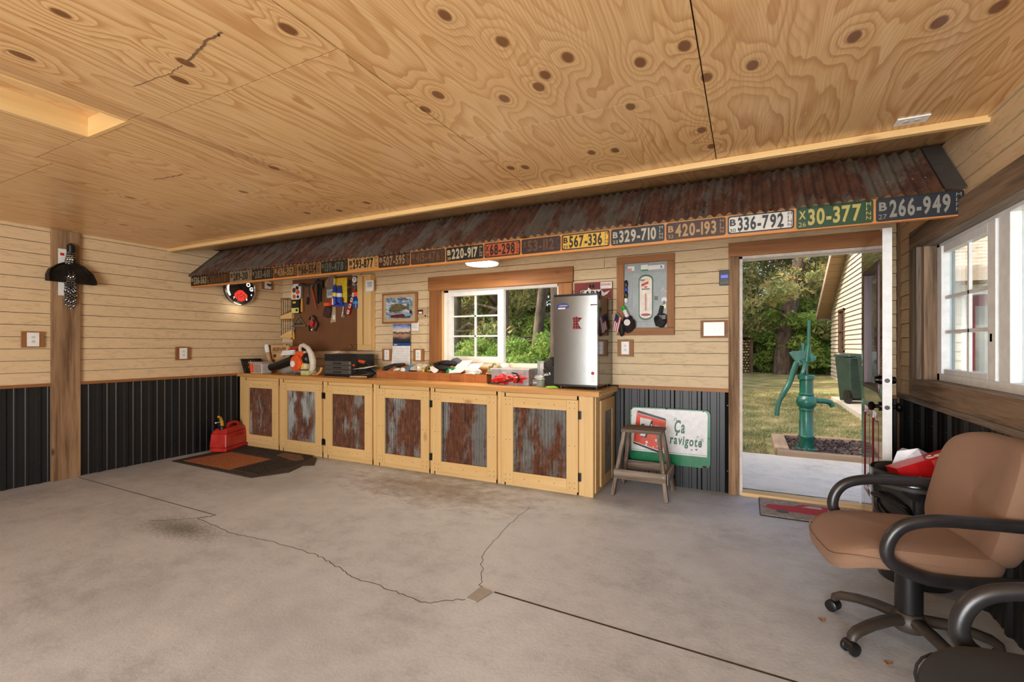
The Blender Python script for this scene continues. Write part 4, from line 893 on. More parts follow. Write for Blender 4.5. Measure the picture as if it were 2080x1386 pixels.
def cover(o, w, h, nrm, n=1, sw=False):
    """plate and devices in local x (along wall), z; facing -y"""
    MB().box(-w / 2, w / 2, -.026, -.02, -h / 2, h / 2).build('cover_plate', WHITEPLATE, o, bevel=.002)
    for q in range(n):
        cx = (q - (n - 1) / 2) * .046
        if sw: MB().box(cx - .005, cx + .005, -.036, -.026, -.01, .012).build('switch_lever', WHITEPLATE, o)
        else:
            for s_ in (-1, 1):
                d_ = MB().prism([(cx + .015 * math.cos(a), s_ * .02 + .013 * math.sin(a)) for a in np.linspace(0, 2 * math.pi, 13)[:-1]], lambda u, v, d: (u, -.026 - d, v), 0, .002).build('socket', plain('socket_white', S(232, 228, 220), .3), o)
                sl_ = MB()
                for e_ in (-.006, .006): sl_.box(cx + e_ - .001, cx + e_ + .001, -.0288, -.028, s_ * .02, s_ * .02 + .008)
                stuff(sl_.build('slots', BLACKMAT, d_))
for x0, x1, z0, z1, k, lb in lay:
    o = thing('outlet', lb, 'outlet', ((x0 + x1) / 2, YB - .016, (z0 + z1) / 2), 0, 'outlets on wood blocks')
    MB().box(-(x1 - x0) / 2, (x1 - x0) / 2, -.02, 0, -(z1 - z0) / 2, (z1 - z0) / 2).build('wood_block', BROWNTRIM['z'], o); cover(o, .075, .125, 0)
o = thing('light_switch', 'triple light switch on a wood block left of the door', 'switch', (-.264, YB - .016, 1.459))
MB().box(-.111, .111, -.02, 0, -.078, .078).build('wood_block', BROWNTRIM['x'], o); cover(o, .172, .124, 0, 3, True)
for yc, zc_, w, hh, lb in ((1.93, 1.368, .153, .15, 'white outlet on a wood block left of the post on the left wall'), (3.242, 1.218, .158, .155, 'white outlet on a wood block on the left wall near the counter')):
    o = thing('outlet', lb, 'outlet', (XL + .016, yc, zc_), R(90), 'outlets on wood blocks')
    MB().box(-w / 2, w / 2, -.02, 0, -hh / 2, hh / 2).build('wood_block', BROWNTRIM['z'], o); cover(o, .085, .13, 0)
on('note_paper', 'small white note pinned beside the calendar under the picture corner', 'note', [PAPER, GREY], lambda m: m.box(-3.66, -3.548, 4.575, 4.578, 1.49, 1.6, 0).box(-3.65, -3.57, 4.574, 4.575, 1.55, 1.553, 1).box(-3.65, -3.57, 4.574, 4.575, 1.53, 1.533, 1), smooth=False)
on('tan_card', 'tan card with a dark red logo block right of the picture', 'card', [TAN, plain('oxblood', S(96, 36, 40), .5), PAPER, BLACKMAT], lambda m: m.box(-3.565, -3.42, 4.576, 4.579, 1.64, 1.765, 0).box(-3.56, -3.485, 4.575, 4.576, 1.69, 1.745, 1).box(-3.55, -3.5, 4.5745, 4.575, 1.697, 1.72, 2).prism([(-3.465, 1.668), (-3.45, 1.682), (-3.435, 1.668), (-3.45, 1.654)], lambda u, v, d: (u, 4.576 - d, v), 0, .001, 3), smooth=False)
fs = thing('farm_sign', 'dark red sign with a white shape lettered FARM above the fridge', 'sign', (-1.376, 4.573, 1.62))
MB().box(-.196, .196, -.006, 0, 0, .325).build('board', plain('barn_red', S(140, 40, 34), .5, 0, S(112, 30, 28), 8), fs)
MB().prism([(-.13, .215), (-.13, .245), (-.06, .25), (-.05, .275), (-.02, .25), (.08, .25), (.11, .215), (.17, .235), (.14, .2), (.1, .18), (-.13, .18)], lambda u, v, d: (u, -.006 - d, v), 0, .0015).build('map_shape', PAPER, fs)
MB().text('FARM', (-.125, -.0078, .19), (1, 0, 0), (0, 0, 1), .05, th=.001, width=.21).build('word', BLACKMAT, fs)
MB().box(.075, .19, -.0085, -.006, .255, .32).build('reward_label', PAPER, fs); MB().text('REWARD', (.082, -.0086, .285), (1, 0, 0), (0, 0, 1), .022, th=.0008, width=.1).build('reward_word', RED, fs)
for q in (-.03, .0): MB().blob((q, -.009, .285), (.012, .004, .018), 2, .2, 6).build('stud', BLACKMAT, fs)

# breaker panel with its barn-wood frame
ep = thing('breaker_panel', 'grey electrical panel door in a stained wood frame', 'electrical panel', (-.866, YB, 1.41))
for b in ((-.27, .266, .0, .07), (-.27, .266, .692, .758)): MB().box(b[0], b[1], -.05, -.0, b[2], b[3]).build('frame_rail', BROWNTRIM['x'], ep, bevel=.003)
for b in ((-.27, -.198, .0705, .6915), (.2, .266, .0705, .6915)): MB().box(b[0], b[1], -.05, -.0, b[2], b[3]).build('frame_stile', BROWNTRIM['z'], ep, bevel=.003)
PGREY = plain('panel_grey', S(160, 168, 168), .4)
MB().box(-.198, .2, -.03, 0, .0705, .6915).build('panel_box', PGREY, ep); MB().box(-.12, .2, -.034, -.03, .13, .60).build('panel_door', PGREY, ep, bevel=.002); MB().box(.085, .118, -.04, -.034, .33, .365).build('latch', plain('latch_grey', S(90, 88, 84), .4), ep)
FY = YB - .035
tm = thing('wall_thermometer', 'tall rounded white and green advertising thermometer on the grey panel', 'thermometer', (-.859, FY, 1.552))
def stad(w, h, n=8, r=None):
    r = w if r is None else r
    pts = []
    for cx, cz, a0 in ((0, h - r, 0), (0, r, 180)): pts += [(cx + w * math.cos(R(a0 + 180 * q / n)), cz + r * math.sin(R(a0 + 180 * q / n))) for q in range(n + 1)]
    return pts
MB().prism(stad(.066, .435, 8, .05), lambda u, v, d: (u, -d, v), 0, .006).build('green_rim', plain('dark_green_enamel', S(44, 92, 62), .4), tm); MB().prism([(u * .86, .0175 + v * .92) for u, v in stad(.066, .435, 8, .045)], lambda u, v, d: (u, -.006 - d, v), 0, .002).build('white_face', plain('cream_enamel', S(238, 228, 212), .35), tm)
MB().box(-.004, .004, -.012, -.008, .09, .255).build('tube_red', RED, tm); tk = MB()
for q in range(15):
    for s_ in (-1, 1): tk.box(s_ * .012 - .005, s_ * .012 + .005, -.0088, -.008, .1 + .01 * q, .1022 + .01 * q)
stuff(tk.build('scale_marks', GREY, tm))
MB().prism([(-.04, .32), (.025, .345), (.025, .372), (-.04, .345)], lambda u, v, d: (u, -.008 - d, v), 0, .0012).build('red_banner', RED, tm)
MB().text('Best', (-.047, -.0085, .372), (1, 0, .12), (-.1, 0, 1), .02, th=.0008, width=.045).build('word', BLACKMAT, tm); MB().text('Buy', (.005, -.0085, .38), (1, 0, .12), (-.1, 0, 1), .02, th=.0008, width=.04).build('word', YELLOW, tm)
MB().prism([(.046 * math.cos(a), .052 + .013 * math.sin(a)) for a in np.linspace(0, 2 * math.pi, 17)[:-1]], lambda u, v, d: (u, -.008 - d, v), 0, .0012).build('oval_badge', plain('brick_red', S(170, 60, 48), .4), tm); MB().box(-.038, .035, -.0088, -.008, .292, .3).build('caption_bar', BLACKMAT, tm)
MB().prism([(-.02, .315), (.0, .305), (.02, .315), (.005, .325)], lambda u, v, d: (u, -.008 - d, v), 0, .001).build('emblem', RED, tm)
for nm, lb, b, m, b2, m2 in (('card_magnet', 'white card with a small pink picture, top left of the grey panel', (-1.03, -.965, 2.03, 2.075), PAPER, (-1.03, -.99, 2.015, 2.055), plain('pinkish', S(210, 160, 150), .6)), ('postcard', 'white and green picture card at the top of the grey panel', (-.905, -.84, 2.02, 2.08), PAPER, (-.905, -.84, 2.02, 2.035), GREEN), ('bumper_strip', 'long white strip card with a round seal at the top right of the panel', (-.838, -.69, 2.03, 2.07), PAPER, (-.725, -.71, 2.04, 2.06), GREY)):
    on(nm, lb, 'magnet card', [m, m2], lambda mm: mm.box(b[0], b[1], FY - .003, FY, b[2], b[3], 0).box(b2[0], b2[1], FY - .005, FY - .003, b2[2], b2[3], 1), smooth=False)
for zz, m2, lb in ((1.845, BLUE, 'black bottle opener magnet with a blue base, left edge of grey panel'), (1.74, PAPER, 'black bottle opener magnet with a white tag, below the blue one')):
    on('opener_magnet', lb, 'bottle opener', [BLACKPL, m2], lambda mm: mm.blob((-1.045, FY - .012, zz + .06), (.019, .012, .04), 1, .05, 8, k=0).blob((-1.045, FY - .01, zz + .01), (.017, .011, .03), 2, .05, 8, k=1))
kh = thing('key_hook', 'round white key tag magnet with keys on the grey panel', 'keys', (-.69, FY - .004, 1.72))
MB().cyl((0, 0, .02), (0, -.006, .02), .025, 18).build('tag', PAPER, kh); MB().box(-.008, .006, -.012, -.004, -.03, .01).build('key_head', BLACKPL, kh)
for a in (-.008, .004): MB().box(a, a + .008, -.01, -.006, -.06, -.02).build('key', plain('brass_key', S(200, 180, 120), .3, .9), kh)
on('wire_magnet', 'small white wire clip magnet on the right of the grey panel', 'magnet', [PAPER], lambda m: m.tube([(-.71, FY - .004, 1.825), (-.69, FY - .012, 1.855), (-.675, FY - .01, 1.83), (-.66, FY - .006, 1.825), (-.69, FY - .01, 1.82)], .004, 6))
hs = thing('black_holster', 'black leather holster bundle stuck on the lower right of the panel', 'holster', (-.72, FY - .03, 1.49))
MB().box(-.045, -.01, -.015, .02, .1, .19).build('strap', BLACKMAT, hs, bevel=.004).rotation_euler = (0, R(12), 0); MB().blob((.0, 0, .055), (.055, .03, .065), 5, .35).build('pouch', BLACKMAT, hs, smooth=True); MB().box(-.01, .055, -.03, .0, .06, .11).build('flap', BLACKPL, hs, bevel=.006); MB().tube([(-.035, -.03, .1), (.0, -.034, .107), (.02, -.034, .09)], .003, 6).build('clip', CHROME, hs)
cb_ = thing('hanging_caps', 'dark bundle of caps with a white round patch at the panel corner', 'caps', (-1.03, FY - .05, 1.42))
MB().blob((.02, 0, .095), (.06, .045, .08), 7, .3).build('crown', plain('dark_maroon_cloth', S(44, 26, 30), .85), cb_, smooth=True); MB().blob((-.045, -.005, .05), (.028, .03, .07), 8, .2).build('brim', BLACKMAT, cb_, smooth=True); MB().cyl((.015, -.043, .11), (.015, -.052, .11), .03, 16).build('patch', PAPER, cb_)
on('marker_pen', 'white marker with a bright green cap above the dark caps', 'marker', [PAPER, plain('neon_green', S(40, 190, 60), .4), plain('violet', S(90, 50, 120), .4)], lambda m: m.tube([(-1.05, FY - .055, 1.65), (-1.022, FY - .055, 1.585)], .02, 10, k=0).tube([(-1.066, FY - .055, 1.688), (-1.05, FY - .055, 1.65)], [.016, .021], 10, k=1).tube([(-1.022, FY - .055, 1.585), (-1.0, FY - .055, 1.54)], .02, 10, k=2))
fg = thing('small_flag', 'small striped flag on a stick poking out beside the fridge', 'flag', (-1.11, FY - .08, 1.50))
MB().tube([(-.025, 0, .135), (.05, 0, .06)], .003, 6).build('stick', TAN, fg)
fm_ = MB(); 
for q in range(7):
    a, b = q / 7, (q + 1) / 7
    def fp(t, s): return (-.018 + .055 * t - .03 * s, .008 * math.sin(s * 6), .128 - .055 * t - .13 * s - .02 * s * s)
    for e in range(4): fm_.add([fp(a, e / 4), fp(b, e / 4), fp(b, e / 4 + .25), fp(a, e / 4 + .25)], [(0, 1, 2, 3)], 2 if (q < 4 and e < 2) else q % 2)
fm_.build('cloth', [plain('flag_red', S(170, 50, 56), .8), PAPER, plain('flag_navy', S(40, 44, 84), .8)], fg)
th_ = thing('thermostat', 'black wall thermostat with a lit violet display by the door', 'thermostat', (-.178, YB - .016, 1.845))
MB().box(-.042, .042, -.03, 0, 0, .135).build('case', BLACKPL, th_, bevel=.004); MB().box(-.028, .028, -.0315, -.03, .065, .09).build('display', lamp('thermostat_display', S(120, 120, 235), 1.2), th_)
bt_ = MB()
for q in range(4): bt_.box(-.028 + .016 * q, -.018 + .016 * q, -.032, -.03, .02, .03)
stuff(bt_.build('buttons', GREY, th_))

# left wall: post, scoop with chains, round lit clock, camera outlet
po = struct(MB().box(XL, XL + .045, 2.06, 2.28, 0, ZC).build('trim_12', BARN['z'], bevel=.004))
px = XL + .046
sc_ = thing('iron_scoop', 'black iron scoop hung handle up on the wooden post', 'scoop', (px + .004, 2.19, 1.93))
def sf(u, v, d): return (d, u, v)
m = MB(); out_ = [(-.185, 0), (-.185, .06), (-.165, .115), (-.1, .17), (-.05, .195), (.05, .195), (.1, .17), (.165, .1), (.185, .03), (.185, -.008)]
n_o = len(out_); vs = [(0.01 + .0, u, v) for u, v in out_] + [(.10 - .06 * max(0, v) / .2, u * .98, v) for u, v in out_] + [(.03, u * .9, v * .9 + .0) for u, v in out_]
m.add(vs, [(i, i + 1, n_o + i + 1, n_o + i) for i in range(n_o - 1)] + [tuple(range(n_o))] + [(n_o + i, n_o + i + 1, 2 * n_o + i + 1, 2 * n_o + i) for i in range(n_o - 1)] + [tuple(range(2 * n_o, 3 * n_o))[::-1]])
m.build('pan', plain('blackened_iron', S(44, 36, 30), .5, .5, S(24, 20, 18), 14, bump=.3), sc_)
MB().tube([(.02, 0, .18), (.03, 0, .28), (.03, 0, .36), (.02, 0, .375)], [.045, .034, .032, .02], 14).build('handle', BLACKPL, sc_, smooth=True)
cn = thing('chain_bundle', 'looped steel chain hanging behind the iron scoop', 'chain', (px + .004, 2.19, 1.69))
lm = MB().tube([(.012 * math.sin(a), .012 * math.cos(a), .014 * math.sin(a * 1)) for a in np.linspace(0, 2 * math.pi, 9)], .0038, 5, caps=False).build('link', CHROME, cn, smooth=True); lm.location = (.02, 0, 0)
lm2 = MB().tube([(.0, .010 * math.cos(a), .017 * math.sin(a)) for a in np.linspace(0, 2 * math.pi, 9)], .0038, 5, caps=False).build('link', DARKSTEEL, cn, smooth=True); lm2.location = (.02, .0, .02)
for col in range(5):
    for k in range(12 if col in (1, 2, 3) else 10):
        for base, dz in ((lm, 0), (lm2, .014)):
            c = base.copy(); COL.objects.link(c); c.parent = cn; c.location = (.018 + .01 * (col % 2), -.036 + .018 * col, .012 + .027 * k + dz + .012 * abs(col - 2)); c.rotation_euler = (.3 * (k % 3), 0, .7 * k)
for col in range(3):
    for k in range(5):
        c = lm.copy(); COL.objects.link(c); c.parent = cn; c.location = (.07, -.05 + .02 * col + .012 * k * .3, .43 + .024 * k); c.rotation_euler = (0, .5, .7 * k)
on('paper_sheet', 'white paper sheet pinned to the post behind the scoop and chain', 'paper', [PAPER, RED], lambda m: m.box(px, px + .002, 2.105, 2.235, 1.80, 2.255, 0).box(px + .002, px + .003, 2.12, 2.15, 2.19, 2.215, 1), smooth=False)
ck = thing('round_clock', 'round chrome-rimmed lit clock with a red emblem under the awning', 'clock', (XL + .03, 3.92, 2.05))
def dk(r, d0, d1, nm, mat, n=40, sm=True): return MB().tube([(d0, 0, 0), (d1, 0, 0)], r, n).build(nm, mat, ck, smooth=sm)
dk(.20, 0, .05, 'body', DARKSTEEL)
MB().tube([(.05, .198 * math.cos(a), .198 * math.sin(a)) for a in np.linspace(0, 2 * math.pi, 41)], .012, 8, caps=False).build('chrome_rim', CHROME, ck, smooth=True)
dk(.19, .05, .053, 'face', plain('clock_face', S(40, 38, 38), .2, coat=.4))
MB().prism([(.085 * math.cos(a) * (1.05 if abs(math.sin(a)) < .5 else .9), -.085 + .075 * math.sin(a)) for a in np.linspace(0, 2 * math.pi, 21)[:-1]], lambda u, v, d: (.053 + d, u, v), 0, .004).build('red_emblem', lamp('emblem_glow', S(226, 62, 50), 1.0), ck)
em = MB()
for u, v, w, hh in ((-.035, -.075, .03, .008), (.035, -.075, .03, .008), (0, -.1, .05, .008), (-.05, -.115, .008, .06), (.05, -.115, .008, .06), (0, -.06, .012, .02)): em.box(.057, .058, u - w / 2, u + w / 2, v - hh / 2, v + hh / 2)
stuff(em.build('emblem_lines', BROWNP, ck))
GLOW = lamp('letter_glow', (1, .93, .82, 1), 1.6)
for u, v, ch_, hh in ((.095, .045, 'O', .05), (.14, -.01, 'G', .05), (.145, -.075, '4', .025), (.08, -.14, '5', .025), (-.09, -.13, '7', .025), (-.15, -.08, '8', .025)):
    MB().text(ch_, (.0535, u - hh * .4, v), (0, 1, 0), (0, 0, 1), hh, th=.002).build('numeral', GLOW, ck)
MB().beam((.058, -.01, .02), (.058, .12, -.09), .01, .003, (1, 0, 0)).build('hand', BLACKPL, ck); MB().beam((.06, 0, .03), (.06, -.04, .1), .014, .003, (1, 0, 0)).build('hand', BLACKPL, ck)
arc = [(.0545, .17 * math.cos(a), .17 * math.sin(a)) for a in np.linspace(2.0, 3.7, 14)]
MB().tube(arc, .009, 6).build('neon_tube', lamp('neon_white', (1, .97, .92, 1), 5), ck, smooth=True)
light('clock_glow', 'POINT', (XL + .14, 3.9, 1.83), .9, (1, .9, .74), shadow_soft_size=.08)
co = thing('camera_outlet', 'small outlet with a black plug on a wood block under the awning', 'outlet', (XL + .016, 4.344, 2.155), R(90))
MB().box(-.08, .08, -.02, 0, -.06, .06).build('wood_block', BROWNTRIM['z'], co); MB().box(-.05, .045, -.026, -.02, -.05, .05).build('cover_plate', WHITEPLATE, co); MB().tube([(-.02, -.03, .01), (.01, -.05, -.005), (.03, -.04, .0)], [.012, .018, .012], 8).build('plug', BLACKPL, co, smooth=True)

# enamel soft-drink sign on the wainscot
sg = thing('enamel_sign', 'white and green enamel soft drink sign with an orange panel', 'sign', (-.65, 4.57, .205))
GRN = plain('sign_green', S(12, 120, 72), .25, coat=.3); SWH = plain('sign_white', S(232, 230, 228), .25, coat=.3); SOR = plain('sign_orange', S(230, 74, 38), .25, coat=.3); SBK = plain('sign_black', S(24, 22, 24), .25, coat=.3)
def rrect(w0, w1, h0, h1, r, n=4):
    p = []
    for cx, cz, a0 in ((w1 - r, h1 - r, 0), (w0 + r, h1 - r, 90), (w0 + r, h0 + r, 180), (w1 - r, h0 + r, 270)): p += [(cx + r * math.cos(R(a0 + 90 * q / n)), cz + r * math.sin(R(a0 + 90 * q / n))) for q in range(n + 1)]
    return p
def lay_(nm, mat, poly, d): return MB().prism(poly, lambda u, v, e: (u, -e, v), d, d + .0008).build(nm, mat, sg)
MB().prism(rrect(-.357, .357, 0, .52, .04), lambda u, v, e: (u, -e, v), 0, .012).build('plate', GRN, sg)
lay_('white_field', SWH, [(-.345, .10)] + [(.33, .10)] + [p for p in rrect(-.345, .335, .1, .51, .035) if p[1] > .3], .012)
lay_('thin_line', GRN, [(-.345, .112), (.33, .112), (.33, .115), (-.345, .115)], .0128)
lay_('black_bar', SBK, [(-.29, .475), (-.275, .487), (-.03, .425), (-.022, .41), (-.022, .403), (-.29, .464)], .0128); lay_('orange_panel', SOR, [(-.292, .46), (-.022, .4), (-.055, .115), (-.325, .19)], .0128); lay_('black_bar', SBK, [(-.328, .183), (-.055, .108), (-.058, .096), (-.075, .094), (-.318, .165), (-.328, .175)], .0128)
def seven(dx, dz): return [(dx + u, dz + v) for u, v in ((-.26, .42), (-.155, .405), (-.17, .36), (-.22, .24), (-.265, .25), (-.215, .355), (-.235, .365), (-.262, .345))]
lay_('numeral_shadow', SBK, seven(.014, -.012), .0136); lay_('numeral', SWH, seven(0, 0), .0144)
for d, m_, q in ((.006, SBK, .0136), (0, SWH, .0144)):
    t = MB(); t.text('UP', (-.165 + d, -q, .305 - d), (1, 0, -.2), (.05, 0, 1), .06, th=.0008, width=.105); t.build('letters', m_, sg)
for u, v, r in ((-.2, .19, .012), (-.11, .215, .013), (-.205, .165, .009), (-.1, .16, .008), (-.14, .15, .006)): MB().cyl((u, -.0136, v), (u, -.0146, v), r, 14).build('bubble', SWH, sg)
t = MB(); t.text('Ça', (.045, -.0128, .305), (1, 0, -.02), (.1, 0, 1), .115, th=.0008, width=.095); t.text('ravigote', (.01, -.0128, .2), (1, 0, -.05), (.1, 0, 1), .085, th=.0008, width=.275)
for a, b in ((.05, .44), (.065, .44), (.28, .265), (.293, .265)): t.beam((a, -.013, b), (a + .004, -.013, b - .03), .005, .001, (0, 1, 0))
t.beam((.245, -.013, .272), (.258, -.013, .285), .006, .001, (0, 1, 0)); t.build('slogan', plain('slogan_green', S(14, 96, 64), .3), sg)
ch2 = MB()
for u, v, s_ in ((-.35, .5, .014), (-.02, .515, .01), (.3, .51, .008), (.31, .01, .02), (.345, .27, .008), (-.34, .43, .006), (.2, .155, .008), (.24, .16, .01)): ch2.prism([(u + s_ * math.cos(a) * (1 + .3 * math.sin(3 * a)), v + s_ * .6 * math.sin(a)) for a in np.linspace(0, 6, 9)], lambda a, b, e: (a, -e, b), .0122, .0142)
stuff(ch2.build('rust_chips', plain('rust_chip', S(70, 44, 36), .8), sg))
for u in np.linspace(-.33, -.02, 6): pass
# ceiling outlet
o = thing('ceiling_outlet', 'white double outlet plate on the plywood ceiling near the right wall', 'outlet', (.735, 2.985, ZC))
MB().box(-.065, .065, -.04, .04, -.007, 0).build('cover_plate', WHITEPLATE, o, bevel=.002)
for s_ in (-1, 1): MB().cyl((s_ * .022, 0, -.007), (s_ * .022, 0, -.009), .015, 14).build('socket', plain('socket_ivory', S(220, 216, 206), .3), o)
# ------------------------------------------------------------------ on the worktop
def wt_thing(name, label, cat, x, y, rz=0.0, group=None): return thing(name, label, cat, (x, y, zc(x)), rz, group)
bs = wt_thing('bit_set', 'black tray of drill bits leaning on the left wall', 'bit set', -5.955, 4.10, R(90))
MB().hexa([(-.15, -.06, 0), (.13, -.06, 0), (.13, -.04, 0), (-.15, -.04, 0)], [(-.15, .02, .185), (.13, .02, .185), (.13, .04, .185), (-.15, .04, .185)]).build('tray', BLACKPL, bs)
for r_, zz, hh in ((0, .02, .07), (1, .1, .06)):
    for k in range(10): MB().beam((-.135 + .026 * k, -.062 + zz * .43, zz), (-.135 + .026 * k, -.062 + (zz + hh) * .43, zz + hh), .011, .008, (0, 1, 0)).build('bit', STEEL if k % 2 else CHROME, bs)
MB().hexa([(.0, -.058, .04), (.1, -.058, .04), (.1, -.05, .04), (.0, -.05, .04)], [(.02, -.02, .13), (.1, -.02, .13), (.1, -.014, .13), (.02, -.014, .13)]).build('label_card', plain('bit_label', S(150, 110, 90), .6), bs)
tb = wt_thing('plastic_tub', 'white plastic tub with an orange label and grey lid', 'tub', -5.70, 4.04)
MB().hexa([(-.115, -.07, 0), (.115, -.07, 0), (.115, .07, 0), (-.115, .07, 0)], [(-.125, -.08, .13), (.125, -.08, .13), (.125, .08, .13), (-.125, .08, .13)]).build('body', plain('tub_white', S(206, 196, 182), .4), tb, bevel=.008)
MB().box(-.135, .135, -.09, .09, .13, .15).build('lid', plain('lid_grey', S(176, 160, 156), .4), tb, bevel=.006); MB().hexa([(-.114, -.0735, .015), (-.04, -.0735, .015), (-.04, -.071, .015), (-.114, -.071, .015)], [(-.12, -.0825, .125), (-.04, -.0825, .125), (-.04, -.079, .125), (-.12, -.079, .125)]).build('orange_label', ORANGE, tb)
MB().hexa([(-.03, -.0735, .015), (.1, -.0735, .015), (.1, -.071, .015), (-.03, -.071, .015)], [(-.03, -.0825, .12), (.105, -.0825, .12), (.105, -.079, .12), (-.03, -.079, .12)]).build('text_label', plain('tub_print', S(190, 176, 160), .6, 0, S(120, 104, 92), 120), tb)
st_ = wt_thing('handle_stick', 'tan wooden handle with a white tip standing behind the tub', 'handle', -5.80, 4.20)
MB().tube([(.08, .02, 0), (.05, .02, .08), (-.02, .02, .27)], [.03, .028, .026], 10).build('shaft', plain('bare_wood', S(196, 156, 108), .6), st_, smooth=True); MB().tube([(-.02, .02, .27), (-.035, .02, .33), (-.045, .02, .375)], [.027, .03, .024], 10).build('tip', PAPER, st_, smooth=True)
cr = wt_thing('advert_crate', 'old wooden box with a printed front lettered UNSURPASSED', 'box', -5.67, 4.30)
MB().box(-.17, .195, -.02, .0, 0, .37).build('printed_front', plain('crate_print', S(206, 170, 116), .6, 0, S(190, 150, 98), 8), cr); MB().box(-.24, -.172, -.02, .18, 0, .372).build('side_board', plain('dark_stain', S(66, 30, 22), .6), cr); MB().box(-.17, .195, .0, .18, 0, .36).build('body', BROWNTRIM['x'], cr)
MB().text('UNSURPASSED', (-.13, -.0205, .285), (1, 0, 0), (0, 0, 1), .055, th=.001, width=.27).build('word', BROWNP, cr)
pm_ = MB()
for u, v, w, hh in ((-.12, .2, .07, .05), (-.13, .13, .05, .05), (-.09, .08, .08, .04), (-.13, .03, .04, .03), (-.04, .06, .02, .08)): pm_.blob((u + w / 2, -.021, v + hh / 2), (w / 2, .0015, hh / 2), int(u * 100), .4, 6)
stuff(pm_.build('printed_figures', BROWNP, cr)); fr_ = MB().box(-.15, -.145, -.0215, -.02, .02, .27).box(-.145, .1, -.0215, -.02, .265, .27).build('printed_border', BROWNP, cr)
ev = wt_thing('envelope', 'white envelope lying in the clutter in front of the printed box', 'envelope', -5.42, 4.245)
MB().hexa([(-.11, -.05, .235), (.12, -.05, .245), (.12, .03, .245), (-.11, .03, .235)], [(-.11, -.02, .30), (.12, -.02, .31), (.12, .035, .31), (-.11, .035, .30)]).build('paper', PAPER, ev)
bgp = wt_thing('parts_bag', 'grey translucent bag of parts under the white envelope', 'bag', -5.40, 4.22); MB().blob((.0, .0, .11), (.17, .1, .125), 11, .3).build('bag', plain('grey_poly', S(170, 160, 144), .4), bgp, smooth=True)
rt = wt_thing('red_tool', 'red handled tool lying on top of the grey parts bag', 'hand tool', -5.36, 4.30); MB().tube([(-.1, -.03, .315), (.02, -.02, .33), (.12, 0, .345)], [.012, .016, .02], 8).build('handle', RED, rt, smooth=True); MB().tube([(.12, 0, .345), (.22, .01, .35)], [.016, .008], 8).build('blade', DARKSTEEL, rt, smooth=True); MB().box(-.1, .2, -.06, .08, .24, .31).build('case', plain('dull_case', S(70, 56, 50), .6), rt, bevel=.01)
bl = wt_thing('leaf_blower', 'handheld leaf blower with orange engine and cream handle', 'leaf blower', -5.02, 4.12)
MB().tube([(-.50, -.07, .085), (-.38, -.06, .11), (-.14, -.02, .19)], [.048, .052, .06], 14).build('blower_tube', BLACKPL, bl, smooth=True)
fh = MB().tube([(-.02, -.10, .15), (-.02, -.085, .15), (-.02, .0, .15)], [.07, .1, .105], 20).build('fan_housing', ORANGE, bl, smooth=True); 
MB().cyl((-.05, -.101, .14), (-.05, -.106, .14), .04, 16).build('starter_badge', PAPER, bl); MB().box(-.07, .07, -.06, .06, .22, .30).build('engine_cover', ORANGE, bl, bevel=.02)
MB().blob((.09, -.0, .2), (.07, .07, .075), 4, .1).build('air_filter', BLACKPL, bl, smooth=True)
MB().tube([(.0, -.03, .36), (.06, -.03, .375), (.13, -.025, .34), (.18, -.02, .27), (.2, -.01, .18), (.19, 0, .09), (.15, 0, .04)], [.022, .028, .03, .036, .042, .036, .03], 10).build('rear_handle', CREAM, bl, smooth=True)
MB().tube([(.0, -.03, .36), (-.005, -.03, .31), (.04, -.03, .28), (.1, -.03, .29)], [.02, .018, .014, .012], 8).build('trigger_guard', CREAM, bl, smooth=True)
MB().box(.02, .14, -.07, .05, .07, .15).build('fuel_tank', plain('tank_cream', S(222, 206, 160), .4), bl, bevel=.02); MB().box(.07, .11, -.075, -.07, .1, .13).build('tank_label', YELLOW, bl)
MB().box(.06, .19, -.08, .06, .0, .06).build('foot', plain('pale_lime', S(214, 214, 150), .4), bl, bevel=.012); MB().tube([(-.09, -.05, .01), (-.04, -.06, .05), (.06, -.06, .045)], [.014, .02, .02], 8).build('skid', GREY, bl, smooth=True)
ta = wt_thing('tape_clip', 'small orange and black strap buckle beside the toolbox', 'buckle', -4.75, 4.12)
MB().tube([(-.07, -.02, .012), (-.04, -.04, .014), (-.01, -.02, .012), (-.04, .0, .012), (-.07, -.02, .012)], .009, 8).build('loop', ORANGE, ta, smooth=True); MB().tube([(.0, -.01, .015), (.05, 0, .05), (.06, .01, .1)], .016, 8).build('strap', plain('strap_orange', S(220, 160, 90), .6), ta, smooth=True)
tx = wt_thing('toolbox', 'black plastic toolbox with three shallow drawers', 'toolbox', -4.40, 4.30)
MB().box(-.27, .27, -.15, .15, .0, .27).build('case', BLACKPL, tx, bevel=.008); MB().box(-.255, .06, -.152, -.15, .19, .265).build('lid_front', BLACKMAT, tx)
for k in range(3):
    d_ = MB().box(-.25, .19, -.162, -.15, .03 + .053 * k, .08 + .053 * k).build('drawer', plain('drawer_grey', S(84, 80, 74), .4), tx, bevel=.003); MB().box(-.1, .03, -.168, -.162, .045 + .053 * k, .06 + .053 * k).build('drawer_pull', BLACKMAT, d_); MB().box(.165, .18, -.166, -.162, .04 + .053 * k, .07 + .053 * k).build('drawer_latch', CHROME, d_)
MB().box(.2, .27, -.156, -.15, .01, .26).build('corner_post', BLACKMAT, tx)
on('crumpled_cloth', 'small pale crumpled cloth on the toolbox top', 'cloth', plain('pale_cloth', S(226, 200, 176), .8), lambda m: m.blob((-4.59, 4.28, zc(-4.6) + .288), (.06, .04, .02), 6, .4))
lo = wt_thing('loppers', 'black shears with orange handles lying beside the toolbox', 'shears', -4.05, 4.22)
